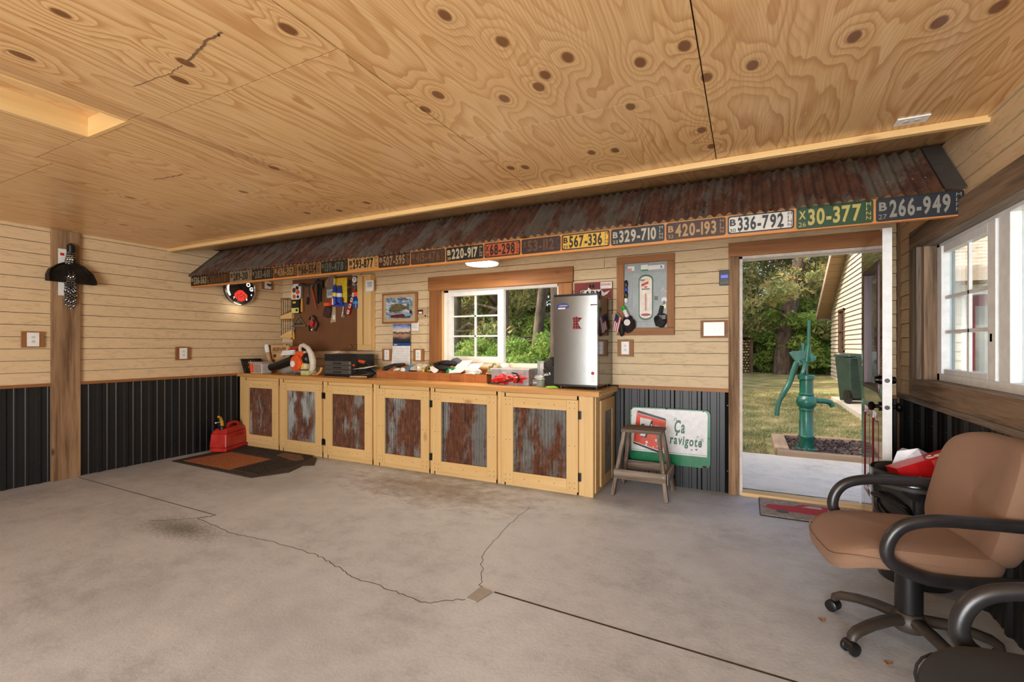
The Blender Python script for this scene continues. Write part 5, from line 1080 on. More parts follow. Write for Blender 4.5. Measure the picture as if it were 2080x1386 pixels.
MB().tube([(-.13, -.02, .2), (-.07, -.03, .19), (.02, -.03, .175)], [.018, .018, .02], 8).build('grip', ORANGE, lo, smooth=True); MB().tube([(-.15, -.06, .145), (-.1, -.07, .14)], [.016, .016], 8).build('grip', ORANGE, lo, smooth=True); MB().tube([(.02, -.03, .175), (.14, -.02, .09), (.2, 0, .04)], [.022, .02, .01], 8).build('blade', BLACKPL, lo, smooth=True); MB().tube([(-.1, -.07, .14), (.02, -.06, .11), (.12, -.06, .05)], [.016, .016, .01], 8).build('blade', BLACKPL, lo, smooth=True)
cbm = wt_thing('cable_coil', 'coil of dark cables and clips heaped left of the bins', 'cables', -4.02, 4.15)
for k in range(5): MB().tube([((.12 + .01 * k) * math.cos(a), .07 * math.sin(a), .015 + .012 * k + .012 * math.sin(a * 2 + k)) for a in np.linspace(0, 2 * math.pi, 19)], .009, 6, caps=False).build('loop', BLACKMAT if k != 2 else plain('cable_brown', S(96, 70, 56), .6), cbm, smooth=True)
MB().tube([(-.14, -.07, .012), (-.02, -.09, .014), (.12, -.08, .016)], [.011, .01, .009], 8).build('pale_cord', plain('rope_tan', S(210, 176, 130), .7), cbm, smooth=True); MB().blob((.0, .02, .06), (.1, .06, .06), 9, .3).build('tangle', BLACKMAT, cbm, smooth=True)
on('leaflet', 'white leaflet with green print lying on the cables', 'leaflet', [PAPER, GREEN], lambda m: m.hexa([(-4.1, 4.06, zc(-4) + .10), (-3.9, 4.06, zc(-4) + .115), (-3.82, 4.16, zc(-4) + .145), (-4.0, 4.16, zc(-4) + .125)], [(-4.1, 4.06, zc(-4) + .102), (-3.9, 4.06, zc(-4) + .117), (-3.82, 4.16, zc(-4) + .147), (-4.0, 4.16, zc(-4) + .127)], 0).box(-4.03, -3.95, 4.09, 4.11, zc(-4) + .121, zc(-4) + .124, 1), smooth=False)
# row of parts bins
bxs = [-3.871, -3.718, -3.569, -3.434, -3.277, -3.132, -2.979, -2.838, -2.674, -2.535, -2.39]
bl_ = ['holding a dark tool, first by the cables', 'with loose white scraps', 'with a white paper corner, left of the blue item', 'with the blue packet and clear bags', 'stuffed with yellow and brown packets', 'with a white tag over its front', 'under the black gloves', 'with a white leaflet and green box', 'with papers across the top', 'next to the camouflage cap']
for k in range(10):
    x0, x1 = bxs[k], bxs[k + 1]; w = (x1 - x0) / 2 - .001
    o = wt_thing('parts_bin', 'brown wooden parts bin ' + bl_[k], 'bin', (x0 + x1) / 2, 4.2, 0, 'row of parts bins')
    MB().box(-w, w, 0, .012, 0, .088).build('front', BINWOOD['x'], o, bevel=.002); MB().box(-w, w, .24, .252, 0, .135).build('back', BINWOOD['x'], o); MB().box(-w, w, .012, .24, 0, .01).build('bottom', BINWOOD['y'], o)
    for s_ in (-1, 1): MB().prism([(.012, .01), (.24, .01), (.24, .135), (.14, .13), (.05, .1), (.012, .088)], lambda u, v, d: (s_ * (w - d), u, v), 0, .008).build('side', BINWOOD['y'], o)
def wob(nm, lb, cat, mats, x, y, fn, **k):
    z = zc(x); m = MB(); fn(m); m.v = [(a + x, b + y, c + z) for a, b, c in m.v]; return tag(m.build(nm, mats, smooth=k.get('smooth', True)), lb, cat)
wob('dark_tool', 'dark rubber tool slanting out of the first bin', 'hand tool', BLACKMAT, -3.79, 4.36, lambda m: m.tube([(-.06, -.05, .1), (.05, 0, .14), (.16, .06, .155)], [.03, .028, .016], 10))
wob('scrap_packets', 'white scraps in the second and third bins', 'packets', PAPER, -3.57, 4.3, lambda m: m.blob((-.06, 0, .09), (.05, .05, .025), 1, .5).blob((.04, -.04, .095), (.03, .03, .03), 5, .5))
wob('blue_packet', 'light blue packet sticking out of a bin', 'packet', LBLUE, -3.44, 4.28, lambda m: m.hexa([(-.05, -.02, .07), (.03, -.02, .1), (.03, .0, .1), (-.05, .0, .07)], [(-.03, -.02, .135), (.06, -.02, .165), (.06, .0, .165), (-.03, .0, .135)]), smooth=False)
wob('clear_bag', 'crumpled clear plastic bag heaped on the bins', 'bag', plain('poly_bag', S(206, 194, 172), .3, 0, S(168, 152, 128), 30), -3.33, 4.32, lambda m: m.blob((0, 0, .12), (.11, .09, .055), 21, .5))
wob('yellow_packets', 'yellow and brown packets stuffed upright in a bin', 'packets', [YELLOW, BROWNP, plain('olive', S(120, 120, 50), .6)], -3.2, 4.31, lambda m: [m.box(-.06 + .03 * q, -.035 + .03 * q, -.04, .04, .07, .125 + .018 * (q % 3), q % 3) for q in range(5)], smooth=False)
wob('white_tag', 'white irregular tag hanging over a bin front', 'tag', PAPER, -3.04, 4.19, lambda m: m.prism([(-.055, .15), (-.02, .16), (.06, .12), (.035, .095), (.0, .085), (-.045, .11)], lambda u, v, d: (u, -.002 - d, v), 0, .003), smooth=False)
gk = wt_thing('black_gloves', 'pair of black work gloves flopped over the bins', 'gloves', -2.97, 4.27)
for k, (dx, dy, dz) in enumerate(((-.02, -.01, .14), (.02, .03, .19))):
    MB().blob((dx, dy, dz), (.12, .06, .034), 30 + k, .2).build('glove', BLACKMAT, gk, smooth=True)
    for q in range(4): MB().tube([(dx - .08, dy - .045 + .028 * q, dz), (dx - .15 + .01 * abs(q - 1), dy - .05 + .03 * q, dz - .01)], [.018, .012], 8).build('finger', BLACKMAT, gk, smooth=True)
wob('baseball_cap', 'grey-blue denim cap heaped behind the black gloves', 'cap', plain('denim', S(78, 84, 100), .85), -2.88, 4.38, lambda m: m.blob((0, 0, .2), (.07, .06, .05), 41, .15))
wob('green_box', 'small green and white carton by the gloves', 'carton', [GREEN, PAPER], -2.865, 4.25, lambda m: m.box(-.05, .05, -.02, .04, .085, .145, 0).box(-.01, .02, -.022, -.02, .1, .13, 1), smooth=False)
for k, (x, y, lb, tz, dz) in enumerate(((-2.76, 4.33, 'white leaflet leaning behind the green carton', .4, .13), (-2.755, 4.23, 'white and violet packet lying on the bins right of the green carton', .1, .09), (-2.6, 4.30, 'stack of white papers slanting over the bins', .25, .12), (-2.57, 4.24, 'crumpled white wrapper in the last bins', 0, .09))):
    if k == 3: wob('wrapper', lb, 'wrapper', PAPER, x, y, lambda m: m.blob((0, 0, dz + .02), (.09, .05, .035), 51, .6, 14, 3))
    else: wob('leaflet', lb, 'leaflet', PAPER, x, y, lambda m: m.hexa([(-.09, -.05, dz), (.07, -.06, dz + .01), (.09, .05, dz + .1 * tz + .05), (-.07, .06, dz + .1 * tz + .04)], [(-.09, -.05, dz + .008), (.07, -.06, dz + .018), (.09, .05, dz + .1 * tz + .058), (-.07, .06, dz + .1 * tz + .048)]), smooth=False)
def camo():
    s = NT('camouflage_cloth'); v = s.coord(); n = s.noise(v, 26, 3, .6); s.bsdf(Base_Color=s.ramp(n, [(.38, S(90, 84, 58)), (.48, S(180, 168, 130)), (.6, S(210, 196, 160)), (.68, S(120, 96, 66))], 'CONSTANT'), Roughness=.9); return s.m
def cap_(nm, lb, mat, x, y, z0, r, rz=0):
    o = wt_thing(nm, lb, 'cap', x, y, rz); m = MB()
    m.lathe([(r, z0), (r * 1.0, z0 + .03), (r * .88, z0 + .07), (r * .55, z0 + .098), (0, z0 + .105)], n=22, sy=1.1).build('crown', mat, o, smooth=True)
    b = MB(); vs = []; 
    for i in range(9):
        a = -math.pi / 2 + R(-50 + 100 * i / 8); vs += [(r * .97 * math.cos(a), r * 1.07 * math.sin(a), z0 + .008), (r * 1.1 * math.cos(a), (r * 1.75) * math.sin(a), z0 - .004)]
    n = len(vs); b.add(vs + [(p[0], p[1], p[2] + .005) for p in vs], [(2 * i, 2 * i + 1, 2 * i + 3, 2 * i + 2) for i in range(8)] + [(n + 2 * i, n + 2 * i + 2, n + 2 * i + 3, n + 2 * i + 1) for i in range(8)] + [(2 * i + 1, 2 * i + 3, n + 2 * i + 3, n + 2 * i + 1) for i in range(8)])
    b.build('brim', mat, o, smooth=True); MB().blob((0, 0, z0 + .106), (.008, .008, .005), n=5).build('button', mat, o); return o
cap_('baseball_cap', 'tan camouflage cap sitting on the last bin', camo(), -2.36, 4.32, .10, .075)
cap_('baseball_cap', 'white cap behind the camouflage cap', plain('white_cotton', S(226, 224, 220), .85), -2.30, 4.43, .10, .075)
cbx = wt_thing('clear_box', 'clear plastic storage box holding a crumpled red bag', 'box', -2.09, 4.24)
for b in ((-.205, .205, -.11, -.106, .0, .16), (-.205, .205, .106, .11, .0, .16), (-.205, -.201, -.106, .106, .0, .16), (.201, .205, -.106, .106, .0, .16)): MB().box(*b).build('wall', CLEAR, cbx)
MB().box(-.201, .201, -.106, .106, .0, .004).build('base', CLEAR, cbx)
m = MB(); 
for b in ((-.215, .215, -.12, -.105), (-.215, .215, .105, .12), (-.215, -.2, -.105, .105), (.2, .215, -.105, .105)): m.box(b[0], b[1], b[2], b[3], .155, .166)
m.build('rim', plain('rim_clear', S(226, 226, 224), .2), cbx)
rb = wt_thing('red_bag', 'crumpled red nylon bag with black straps spilling out of the clear box', 'bag', -2.09, 4.17)
MB().blob((-.09, -.0, .05), (.11, .09, .055), 61, .5, 18, 2.6).build('bag', RED, rb, smooth=True); MB().blob((.08, .01, .065), (.11, .08, .06), 62, .5, 18, 2.6).build('bag_fold', RED, rb, smooth=True); MB().tube([(-.23, -.06, .01), (-.15, -.09, .02), (-.04, -.09, .035), (.06, -.085, .07)], .012, 6, flat=.5).build('strap', BLACKMAT, rb, smooth=True); MB().tube([(.1, -.08, .03), (.12, -.085, .08), (.09, -.06, .115), (.02, -.03, .12)], .012, 6, flat=.5).build('strap', BLACKMAT, rb, smooth=True)
wob('magazine_pile', 'short pile of magazines between clear box and vase', 'magazines', [plain('mag_grey', S(150, 140, 124), .6), PAPER], -1.87, 4.32, lambda m: m.box(-.06, .07, -.1, .1, .0, .02, 0).box(-.05, .075, -.09, .1, .02, .035, 1).box(-.06, .06, -.1, .09, .035, .06, 0).blob((0, 0, .08), (.06, .06, .02), 3, .3, k=1), smooth=False)
va = wt_thing('clear_vase', 'tall square clear container behind the jar', 'container', -1.845, 4.36); 
for b in ((-.035, .035, -.035, -.032), (-.035, .035, .032, .035), (-.035, -.032, -.032, .032), (.032, .035, -.032, .032)): MB().box(b[0], b[1], b[2], b[3], 0, .235).build('wall', CLEAR, va)
MB().box(-.032, .032, -.032, .032, 0, .12).build('contents', plain('vase_fill', S(190, 170, 160), .6), va)
jr = wt_thing('screw_jar', 'clear jar of green wall plugs in front of the black cap', 'jar', -1.755, 4.13)
MB().lathe([(0, 0), (.04, 0), (.042, .01), (.042, .07)], n=20).build('jar', CLEAR, jr, smooth=True); MB().lathe([(0, .004), (.038, .004), (.038, .06), (0, .064)], n=16).build('contents', plain('green_plugs', S(110, 140, 80), .6, 0, S(60, 90, 50), 60), jr, smooth=True); MB().lathe([(.044, .07), (.044, .084), (0, .084)], n=20).build('lid', plain('jar_lid', S(180, 200, 180), .3), jr, smooth=True)
bc = wt_thing('baseball_cap', 'black cap with white lettering propped against the fridge', 'cap', -1.665, 4.2)
MB().blob((.0, .0, .20), (.085, .09, .085), 71, .15, 14).build('crown', BLACKMAT, bc, smooth=True); MB().hexa([(-.04, -.08, .0), (.06, -.09, .0), (.06, .02, .0), (-.02, .02, .0)], [(-.07, -.085, .17), (.06, -.09, .2), (.06, .02, .2), (-.05, .02, .17)]).build('brim', BLACKMAT, bc, bevel=.01); MB().text('ALS', (-.05, -.092, .105), (1, -.05, .25), (-.2, 0, 1), .022, th=.001, width=.07).build('lettering', PAPER, bc)
wob('lime_cloth', 'lime green cloth squeezed under the fridge edge', 'cloth', LIME, -1.61, 4.05, lambda m: m.blob((0, 0, .008), (.06, .03, .012), 81, .4))
# step stool, gas can, mats
so = thing('step_stool', 'weathered wooden step stool in front of the enamel sign', 'stool', (-.825, 4.28, 0))
tw, tdp = .185, .13
MB().hexa([(-.172, -.14, .548), (.172, -.14, .548), (.172, .14, .548), (-.172, .14, .548)], [(-.172, -.14, .575), (.172, -.14, .575), (.172, .14, .575), (-.172, .14, .575)]).build('top_board', GREYWOOD['x'], so, bevel=.004)
for sx in (-1, 1):
    for sy in (-1, 1): MB().beam((sx * .228, sy * .195, 0), (sx * .145, sy * .105, .548), .06, .03, (1, 0, 0)).build('leg', GREYWOOD['z'], so, bevel=.003)
for sy in (-1, 1): MB().beam((-.232, sy * .19, .19), (.232, sy * .19, .19), .02, .085, (0, 0, 1)).build('stretcher', GREYWOOD['x'], so, bevel=.003)
for sx in (-1, 1): MB().beam((sx * .228, -.2, .19), (sx * .228, .2, .19), .02, .085, (0, 0, 1)).build('stretcher', GREYWOOD['y'], so, bevel=.003)
sc = MB()
for sx in (-1, 1):
    for sy in (-1, 1): sc.cyl((sx * .2, sy * .2, .205), (sx * .2, sy * .204, .205), .006, 8)
stuff(sc.build('nails', STEEL, so))
gc = thing('gas_can', 'red plastic fuel can with a yellow spout on the mat', 'fuel can', (-5.83, 3.70, .014), R(112.5))
# local x: along the can, y: towards the wall
def gx(mb, z0, z1, l0, l1, w0, w1, s0=0, s1=0): return mb.hexa([(-l0 + s0, -w0, z0), (l0 + s0, -w0, z0), (l0 + s0, w0, z0), (-l0 + s0, w0, z0)], [(-l1 + s1, -w1, z1), (l1 + s1, -w1, z1), (l1 + s1, w1, z1), (-l1 + s1, w1, z1)])
m = MB(); gx(m, 0, .05, .215, .215, .105, .11); gx(m, .05, .22, .215, .2, .11, .10); gx(m, .22, .275, .2, .16, .10, .075, 0, .01); m.build('body', GASRED, gc, bevel=.014)
MB().tube([(-.06, 0, .265), (-.02, 0, .315), (.06, 0, .325), (.15, 0, .31), (.19, 0, .24)], [.022, .022, .02, .02, .022], 10).build('handle', GASRED, gc, smooth=True)
MB().lathe([(.036, .26), (.036, .30), (.028, .31), (0, .31)], (-.13, 0, 0), 16).build('cap', BLACKPL, gc, smooth=True)
MB().tube([(-.13, 0, .3), (-.14, 0, .37), (-.17, 0, .42), (-.2, 0, .43)], [.02, .018, .016, .014], 10).build('spout', plain('spout_yellow', S(206, 160, 50), .45), gc, smooth=True); MB().tube([(-.14, 0, .36), (-.2, .01, .36), (-.235, .01, .36)], [.004, .004, .009], 8).build('breather_wire', PAPER, gc, smooth=True)
mbs = MB()
for q in range(9): mbs.box(-.06 + .022 * q, -.046 + .022 * q, -.1085, -.104, .16 + .006 * (q % 2), .19)
stuff(mbs.build('embossed_letters', GASRED, gc))
mt = thing('rubber_mat', 'dark ribbed rubber mat with a worn orange centre by the cabinets', 'mat', (-5.1, 3.5, 0))
MATB = plain('mat_rubber', S(72, 60, 50), .8, 0, S(50, 42, 36), 30)
pmat = [(-5.82, 3.03), (-4.38, 3.0), (-4.22, 3.3), (-4.32, 3.55), (-4.22, 3.62), (-4.46, 3.86), (-4.62, 3.9), (-4.9, 3.92), (-5.86, 3.93)]
MB().prism([(u + 5.1, v - 3.5) for u, v in pmat], lambda u, v, d: (u, v, d), .0, .008).build('base', MATB, mt)
rb_ = 0
for k in range(26):
    yy = 3.08 + .032 * k; x1 = -4.40 if yy < 3.5 else -4.40 - max(0, (yy - 3.55)) * .5
    x0 = -5.8 if yy > 3.62 else -4.82
    MB().box(x0 + 5.1, x1 + 5.1, yy - 3.5, yy - 3.5 + .012, .008, .017).build('rib', MATB, mt)
MB().prism([(-5.70 + 5.1, 3.09 - 3.5), (-4.86 + 5.1, 3.08 - 3.5), (-4.88 + 5.1, 3.57 - 3.5), (-5.64 + 5.1, 3.6 - 3.5)], lambda u, v, d: (u, v, d), .008, .012).build('orange_pad', plain('coir_orange', S(178, 112, 70), .95, 0, S(150, 84, 48), 40, bump=.4), mt)
MB().prism([(-4.98 + 5.1, 3.72 - 3.5), (-4.55 + 5.1, 3.62 - 3.5), (-4.5 + 5.1, 3.72 - 3.5), (-4.72 + 5.1, 3.86 - 3.5), (-5.0 + 5.1, 3.84 - 3.5)], lambda u, v, d: (u, v, d), .0135, .016).build('worn_patch', plain('worn_tan', S(150, 112, 84), .9), mt)
dm_ = thing('doormat', 'grey doormat printed with a red truck and flag inside the door', 'doormat', (.45, 4.32, 0))
MB().box(-.36, .40, -.225, .225, 0, .008).build('backing', BLACKMAT, dm_); MB().box(-.355, .395, -.22, .22, .008, .012).build('pile', plain('mat_grey', S(172, 162, 150), .95, 0, S(140, 130, 118), 30), dm_)
TRK = plain('truck_red', S(196, 62, 66), .9); 
MB().prism([(-.32, -.03), (-.3, .06), (-.12, .09), (-.04, .17), (.16, .17), (.2, .1), (.36, .1), (.37, -.06), (.2, -.09), (-.1, -.07), (-.25, -.07)], lambda u, v, d: (u, v, d), .012, .0125).build('truck_print', TRK, dm_); MB().prism([(-.06, .09), (.0, .145), (.08, .145), (.08, .09)], lambda u, v, d: (u, v, d), .0125, .0128).build('window_print', plain('mat_pale', S(200, 190, 178), .9), dm_)
for q in range(4): MB().prism([(.12, .03 + .03 * q - .04), (.36, .05 + .03 * q - .04), (.36, .064 + .03 * q - .04), (.12, .042 + .03 * q - .04)], lambda u, v, d: (u, v, d), .0125, .0128).build('stripe_print', PAPER, dm_)
MB().box(.22, .34, .08, .15, .0125, .013).build('star_field_print', plain('mat_violet', S(140, 130, 170), .9), dm_); 
for u in (-.2, .24): MB().cyl((u, -.085, .0125), (u, -.085, .0127), .045, 16).build('wheel_print', plain('mat_dark', S(96, 90, 84), .9), dm_)
# ------------------------------------------------------------------ office chairs (local x forward, y left)
ARMP = plain('arm_plastic', S(46, 43, 44), .3, c2=S(38, 36, 36)); BASEP = plain('chair_base_plastic', S(72, 62, 54), .45, 0, S(50, 43, 38), 8)
def smooth_path(pts, n=5):
    P = [Vector(p) for p in pts]; out = []
    for i in range(len(P) - 1):
        a, b, c, d = P[max(i - 1, 0)], P[i], P[i + 1], P[min(i + 2, len(P) - 1)]
        for k in range(n):
            t = k / n; out.append(.5 * ((2 * b) + (c - a) * t + (2 * a - 5 * b + 4 * c - d) * t * t + (3 * b - a - 3 * c + d) * t ** 3))
    return out + [P[-1]]
def make_chair(label, fab, loc, rz, base_rot):
    o = thing('office_chair', label, 'chair', loc, rz, 'office chairs along the right wall')
    m = MB(); m.cushion(.60, .50, .105, 4.4, 44, lambda p: (p[0] + .05, p[1], p[2] + .445 - .035 * max(0, (p[0] - .12) / .14) ** 2 + .01 * (p[1] / .25) ** 2), .04, taper=.03); m.build('seat', fab, o, smooth=True)
    MB().tube([(p.x, p.y, p.z) for p in smooth_path([(.299 * math.copysign(abs(math.cos(a)) ** .4545, math.cos(a)) + .05, .249 * math.copysign(abs(math.sin(a)) ** .4545, math.sin(a)), .452 - .035 * max(0, (.268 * math.cos(a) - .12) / .14) ** 2) for a in np.linspace(0, 2 * math.pi, 33)], 1)], .004, 6, caps=False).build('piping', fab, o, smooth=True)
    MB().box(-.18, .16, -.17, .17, .375, .40).build('seat_pan', BLACKPL, o, bevel=.01)
    lean = R(14)
    def bf(p):                      # slab stood up: x->height, y->width, z->thickness
        hgt, wd, tk = p[0], p[1], p[2]; tk = tk - .05 * (wd / .25) ** 2 * -1
        return (-.235 + tk * math.cos(lean) - (hgt + .24) * math.sin(lean), wd, .445 + (hgt + .24) * math.cos(lean) + tk * math.sin(lean) * .3)
    m = MB(); m.cushion(.52, .52, .13, 4.0, 44, bf, .03); m.build('backrest', fab, o, smooth=True)
    m = MB(); m.cushion(.40, .40, .03, 3.4, 32, lambda p: bf((p[0] - .02, p[1], p[2] - .062)), 0); m.build('back_shell', BLACKPL, o, smooth=True)
    MB().tube(smooth_path([(-.12, 0, .39), (-.27, 0, .40), (-.32, 0, .48), (-.37, 0, .68)]), .022, 10, flat=.6).build('back_bracket', BLACKPL, o, smooth=True)
    for s in (-1, 1):
        pts = [(-.25, .235 * s, .41), (-.16, .245 * s, .405), (-.02, .262 * s, .402), (.075, .277 * s, .412), (.18, .284 * s, .46), (.195, .288 * s, .53), (.15, .29 * s, .605), (.05, .29 * s, .64), (-.12, .29 * s, .645), (-.25, .288 * s, .645), (-.325, .275 * s, .65), (-.365, .23 * s, .66)]
        MB().tube(smooth_path(pts), .0215, 12, flat=1.15).build('armrest', ARMP, o, smooth=True)
    MB().lathe([(.0, .37), (.05, .37), (.05, .15), (.038, .15), (.038, .1), (0, .1)][::-1], n=20).build('column', BLACKPL, o, smooth=True)
    MB().tube([(0, -.08, .385), (.0, -.18, .375), (.01, -.23, .365)], [.007, .007, .014], 8).build('lever', BLACKPL, o, smooth=True)
    MB().lathe([(0, .07), (.055, .07), (.065, .09), (.06, .125), (.045, .145), (0, .145)], n=20).build('hub', BASEP, o, smooth=True)
    for k in range(5):
        a = base_rot - rz + R(72 * k); c, s = math.cos(a), math.sin(a)
        lp = [(.03, .115), (.12, .118), (.2, .108), (.27, .09), (.297, .072), (.30, .058)]
        lg = MB().tube([(r * c, r * s, z) for r, z in lp], [.03, .028, .026, .025, .022, .02], 10, flat=.8).build('leg', BASEP, o, smooth=True)
        w = MB(); t = Vector((-s, c, 0)); p0 = Vector((.305 * c, .305 * s, .027))
        for e in (-1, 1): w.tube([p0 + t * e * .009, p0 + t * e * .014, p0 + t * e * .026, p0 + t * e * .03], [.022, .027, .027, .02], 14)
        w.build('caster_wheels', BLACKPL, lg, smooth=True)
        MB().tube([p0 - t * .022 + Vector((0, 0, .006)), p0 + t * .022 + Vector((0, 0, .006))], .024, 12).build('caster_hood', BLACKPL, lg, smooth=True); MB().cyl(p0, p0 + Vector((0, 0, .05)), .007, 8).build('caster_stem', DARKSTEEL, lg)
    return o
make_chair('tan upholstered office chair with black looped arms by the window wall', TANFAB, (.635, 2.62, 0), R(190), R(2))
make_chair('charcoal upholstered office chair at the lower right edge, nearest the camera', BLKFAB, (.755, 1.485, 0), R(184), R(20))
# fallen leaf scraps on the floor under the chair
for k, (x, yy, lb) in enumerate(((.32, 2.66, 'dry brown leaf caught beside the far leg of the tan chair'), (.52, 2.42, 'dry brown leaf on the floor under the tan chair'))):
    m = MB(); m.prism([(.022 * math.cos(a) * (1 if q % 2 else .6), .014 * math.sin(a) * (1 if q % 2 else .45)) for q, a in enumerate(np.linspace(0, 2 * math.pi, 11)[:-1])], lambda u, v, d: (x + u, yy + v, .002 + d + .012 * abs(u) / .03), 0, .0015)
    tag(m.build('dry_leaf', plain('dry_leaf_%d' % k, S(150, 90, 44), .8)), lb, 'leaf', 'dry leaves on the floor')
tc = thing('trash_can', 'black plastic trash can with side handle behind the tan chair', 'trash can', (.845, 3.38, 0))
MB().lathe([(0, 0), (.165, 0), (.17, .02), (.20, .50), (.20, .52), (.205, .52), (.205, .545), (.2, .56), (.2, .6), (.206, .608), (.2, .612), (.19, .6), (.185, .5), (.16, .03), (0, .03)], n=36).build('body', plain('glossy_black_plastic', S(30, 28, 28), .22, coat=.3), tc, smooth=True)
MB().lathe([(.202, .525), (.216, .53), (.216, .548), (.202, .553)], n=36).build('rim_band', plain('rim_grey', S(70, 68, 64), .4), tc, smooth=True)
a = R(225)
def ph(t, z, r): return (r * math.cos(a + t), r * math.sin(a + t), z)
MB().tube(smooth_path([ph(-.42, .46, .198), ph(-.38, .475, .225), ph(-.1, .48, .23), ph(.22, .455, .228), ph(.42, .42, .225), ph(.45, .36, .2)]), .013, 8).tube(smooth_path([ph(-.42, .46, .198), ph(-.36, .41, .21), ph(-.1, .37, .212), ph(.45, .36, .198)]), .01, 8).build('handle', BLACKPL, tc, smooth=True)
cc = thing('soda_carton', 'flattened red and white soft drink carton in the trash can', 'carton', (.95, 3.38, .58))
CR = plain('carton_red', S(222, 34, 38), .35, c2=S(206, 26, 30))
M_ = Euler((R(-8), R(-22), R(12))).to_matrix()
def cx_(nm, mat, b, par=cc):
    m = MB(); m.box(*b); m.v = [tuple(M_ @ Vector(v)) for v in m.v]; return m.build(nm, mat, par)
cx_('box', CR, (-.19, .15, -.07, .07, -.02, .12))
def ct(s, o, ux, uz, h, mat, width, nm='lettering'):
    m = MB(); m.text(s, o, ux, uz, h, th=.0012, width=width); m.v = [tuple(M_ @ Vector(v)) for v in m.v]; return m.build(nm, mat, cc)
def script(nm, strokes, o, sc, mat):
    m = MB()
    for st in strokes: m.tube([(o[0] + u * sc, o[1] - .0006, o[2] + v * sc) for u, v in [(p[0], p[1]) for p in [tuple(q)[:2] for q in smooth_path([(a_, b_, 0) for a_, b_ in st], 4)]]], .0058, 6, flat=1.0, up=(0, 1, 0))
    m.v = [tuple(M_ @ Vector(v)) for v in m.v]; return m.build(nm, mat, cc, smooth=True)
cola = [[(1.0, .95), (.6, 1.15), (.1, .6), (.2, .0), (.7, .0), (1.05, .3)], [(1.5, .6), (1.2, .5), (1.2, .05), (1.55, .0), (1.7, .4), (1.5, .6)], [(1.75, .2), (2.1, .8), (2.2, 1.2), (2.0, 1.1), (1.95, .1), (2.3, .1)], [(2.9, .55), (2.5, .55), (2.4, .1), (2.7, .05), (2.9, .5), (2.9, .1), (3.15, .1)]]
coca = [[(1.0, .95), (.6, 1.15), (.1, .6), (.2, .0), (.7, .0), (1.05, .3)], [(1.5, .6), (1.2, .5), (1.2, .05), (1.55, .0), (1.7, .4), (1.5, .6)], [(2.3, .5), (2.0, .6), (1.85, .2), (2.1, .0), (2.4, .15)], [(3.0, .55), (2.6, .55), (2.5, .1), (2.8, .05), (3.0, .5), (3.0, .1), (3.25, .1)]]
script('script_word', cola, (-.185, -.071, .0), .036, PAPER); 
m = MB()
for st in coca: m.tube([(-.02 + q[0] * .034, -.055 + q[1] * .045, .121) for q in smooth_path([(a_, b_, 0) for a_, b_ in st], 4)], .005, 6)
m.v = [tuple(M_ @ Vector(v)) for v in m.v]; m.build('script_word', PAPER, cc, smooth=True)
cx_('barcode', PAPER, (.03, .075, -.0715, -.07, .0, .045)); cx_('info_panel', plain('info_panel', S(214, 120, 100), .5, 0, S(222, 60, 54), 200), (-.02, .03, -.0712, -.07, .06, .11)); cx_('paw_panel', plain('panel_pale', S(210, 200, 150), .5), (.09, .14, -.0712, -.07, .02, .055))
bgo = thing('white_plastic_bag', 'white plastic bag with green print poking out of the trash can', 'bag', (.85, 3.48, .56))
m = MB(); m.add([(-.1, 0, 0), (.1, -.03, 0), (.14, .08, 0), (-.08, .08, 0), (-.06, 0, .13), (.03, -.02, .16), (.1, .05, .12), (-.02, .07, .14)], [(0, 1, 5, 4), (1, 2, 6, 5), (2, 3, 7, 6), (3, 0, 4, 7), (4, 5, 6, 7), (3, 2, 1, 0)]); m.build('bag', plain('white_poly', S(226, 230, 236), .25), bgo)
MB().hexa([(-.1, -.06, .02), (.04, -.10, .04), (.06, -.09, .05), (-.08, -.05, .03)], [(-.07, -.06, .06), (.06, -.10, .09), (.08, -.09, .09), (-.05, -.05, .06)]).build('green_wrapper', GREEN, bgo)

# ------------------------------------------------------------------ outdoors
gm = MB(); gx0, gx1 = -60, 60
gy = [4.74, 6.75, 12, 20, 28, 60]; gz = [-.14, -.10, -.07, 0.02, .14, .5]
vs = []
for y_, z_ in zip(gy, gz): vs += [(gx0, y_, z_), (gx1, y_, z_)]
gm.add(vs, [(2 * i, 2 * i + 1, 2 * i + 3, 2 * i + 2) for i in range(len(gy) - 1)])
gm.add([(gx0, -60, -.16), (gx1, -60, -.16), (gx1, 4.75, -.16), (gx0, 4.75, -.16)], [(0, 1, 2, 3)])
ground = struct(gm.build('ground', GRASS, origin=(0, 0, 0)))
struct(bx('patio', PATIO, None, -2.2, 9.0, 4.74, 6.72, -.2, -.055))
def fastmesh(name, verts, tris_n, mat, parent=None):
    """triangle soup from a numpy array (n, 3, 3)"""
    n = len(verts); me = bpy.data.meshes.new(name); me.vertices.add(n * 3); me.vertices.foreach_set('co', verts.astype(np.float32).ravel())
    me.loops.add(n * 3); me.loops.foreach_set('vertex_index', np.arange(n * 3, dtype=np.int32)); me.polygons.add(n); me.polygons.foreach_set('loop_start', np.arange(0, n * 3, 3, dtype=np.int32)); me.polygons.foreach_set('loop_total', np.full(n, 3, dtype=np.int32))
    me.materials.append(mat); me.update(calc_edges=True)
    o = bpy.data.objects.new(name, me); COL.objects.link(o)
    if parent: o.parent = parent
    return o
rng = np.random.default_rng(5)
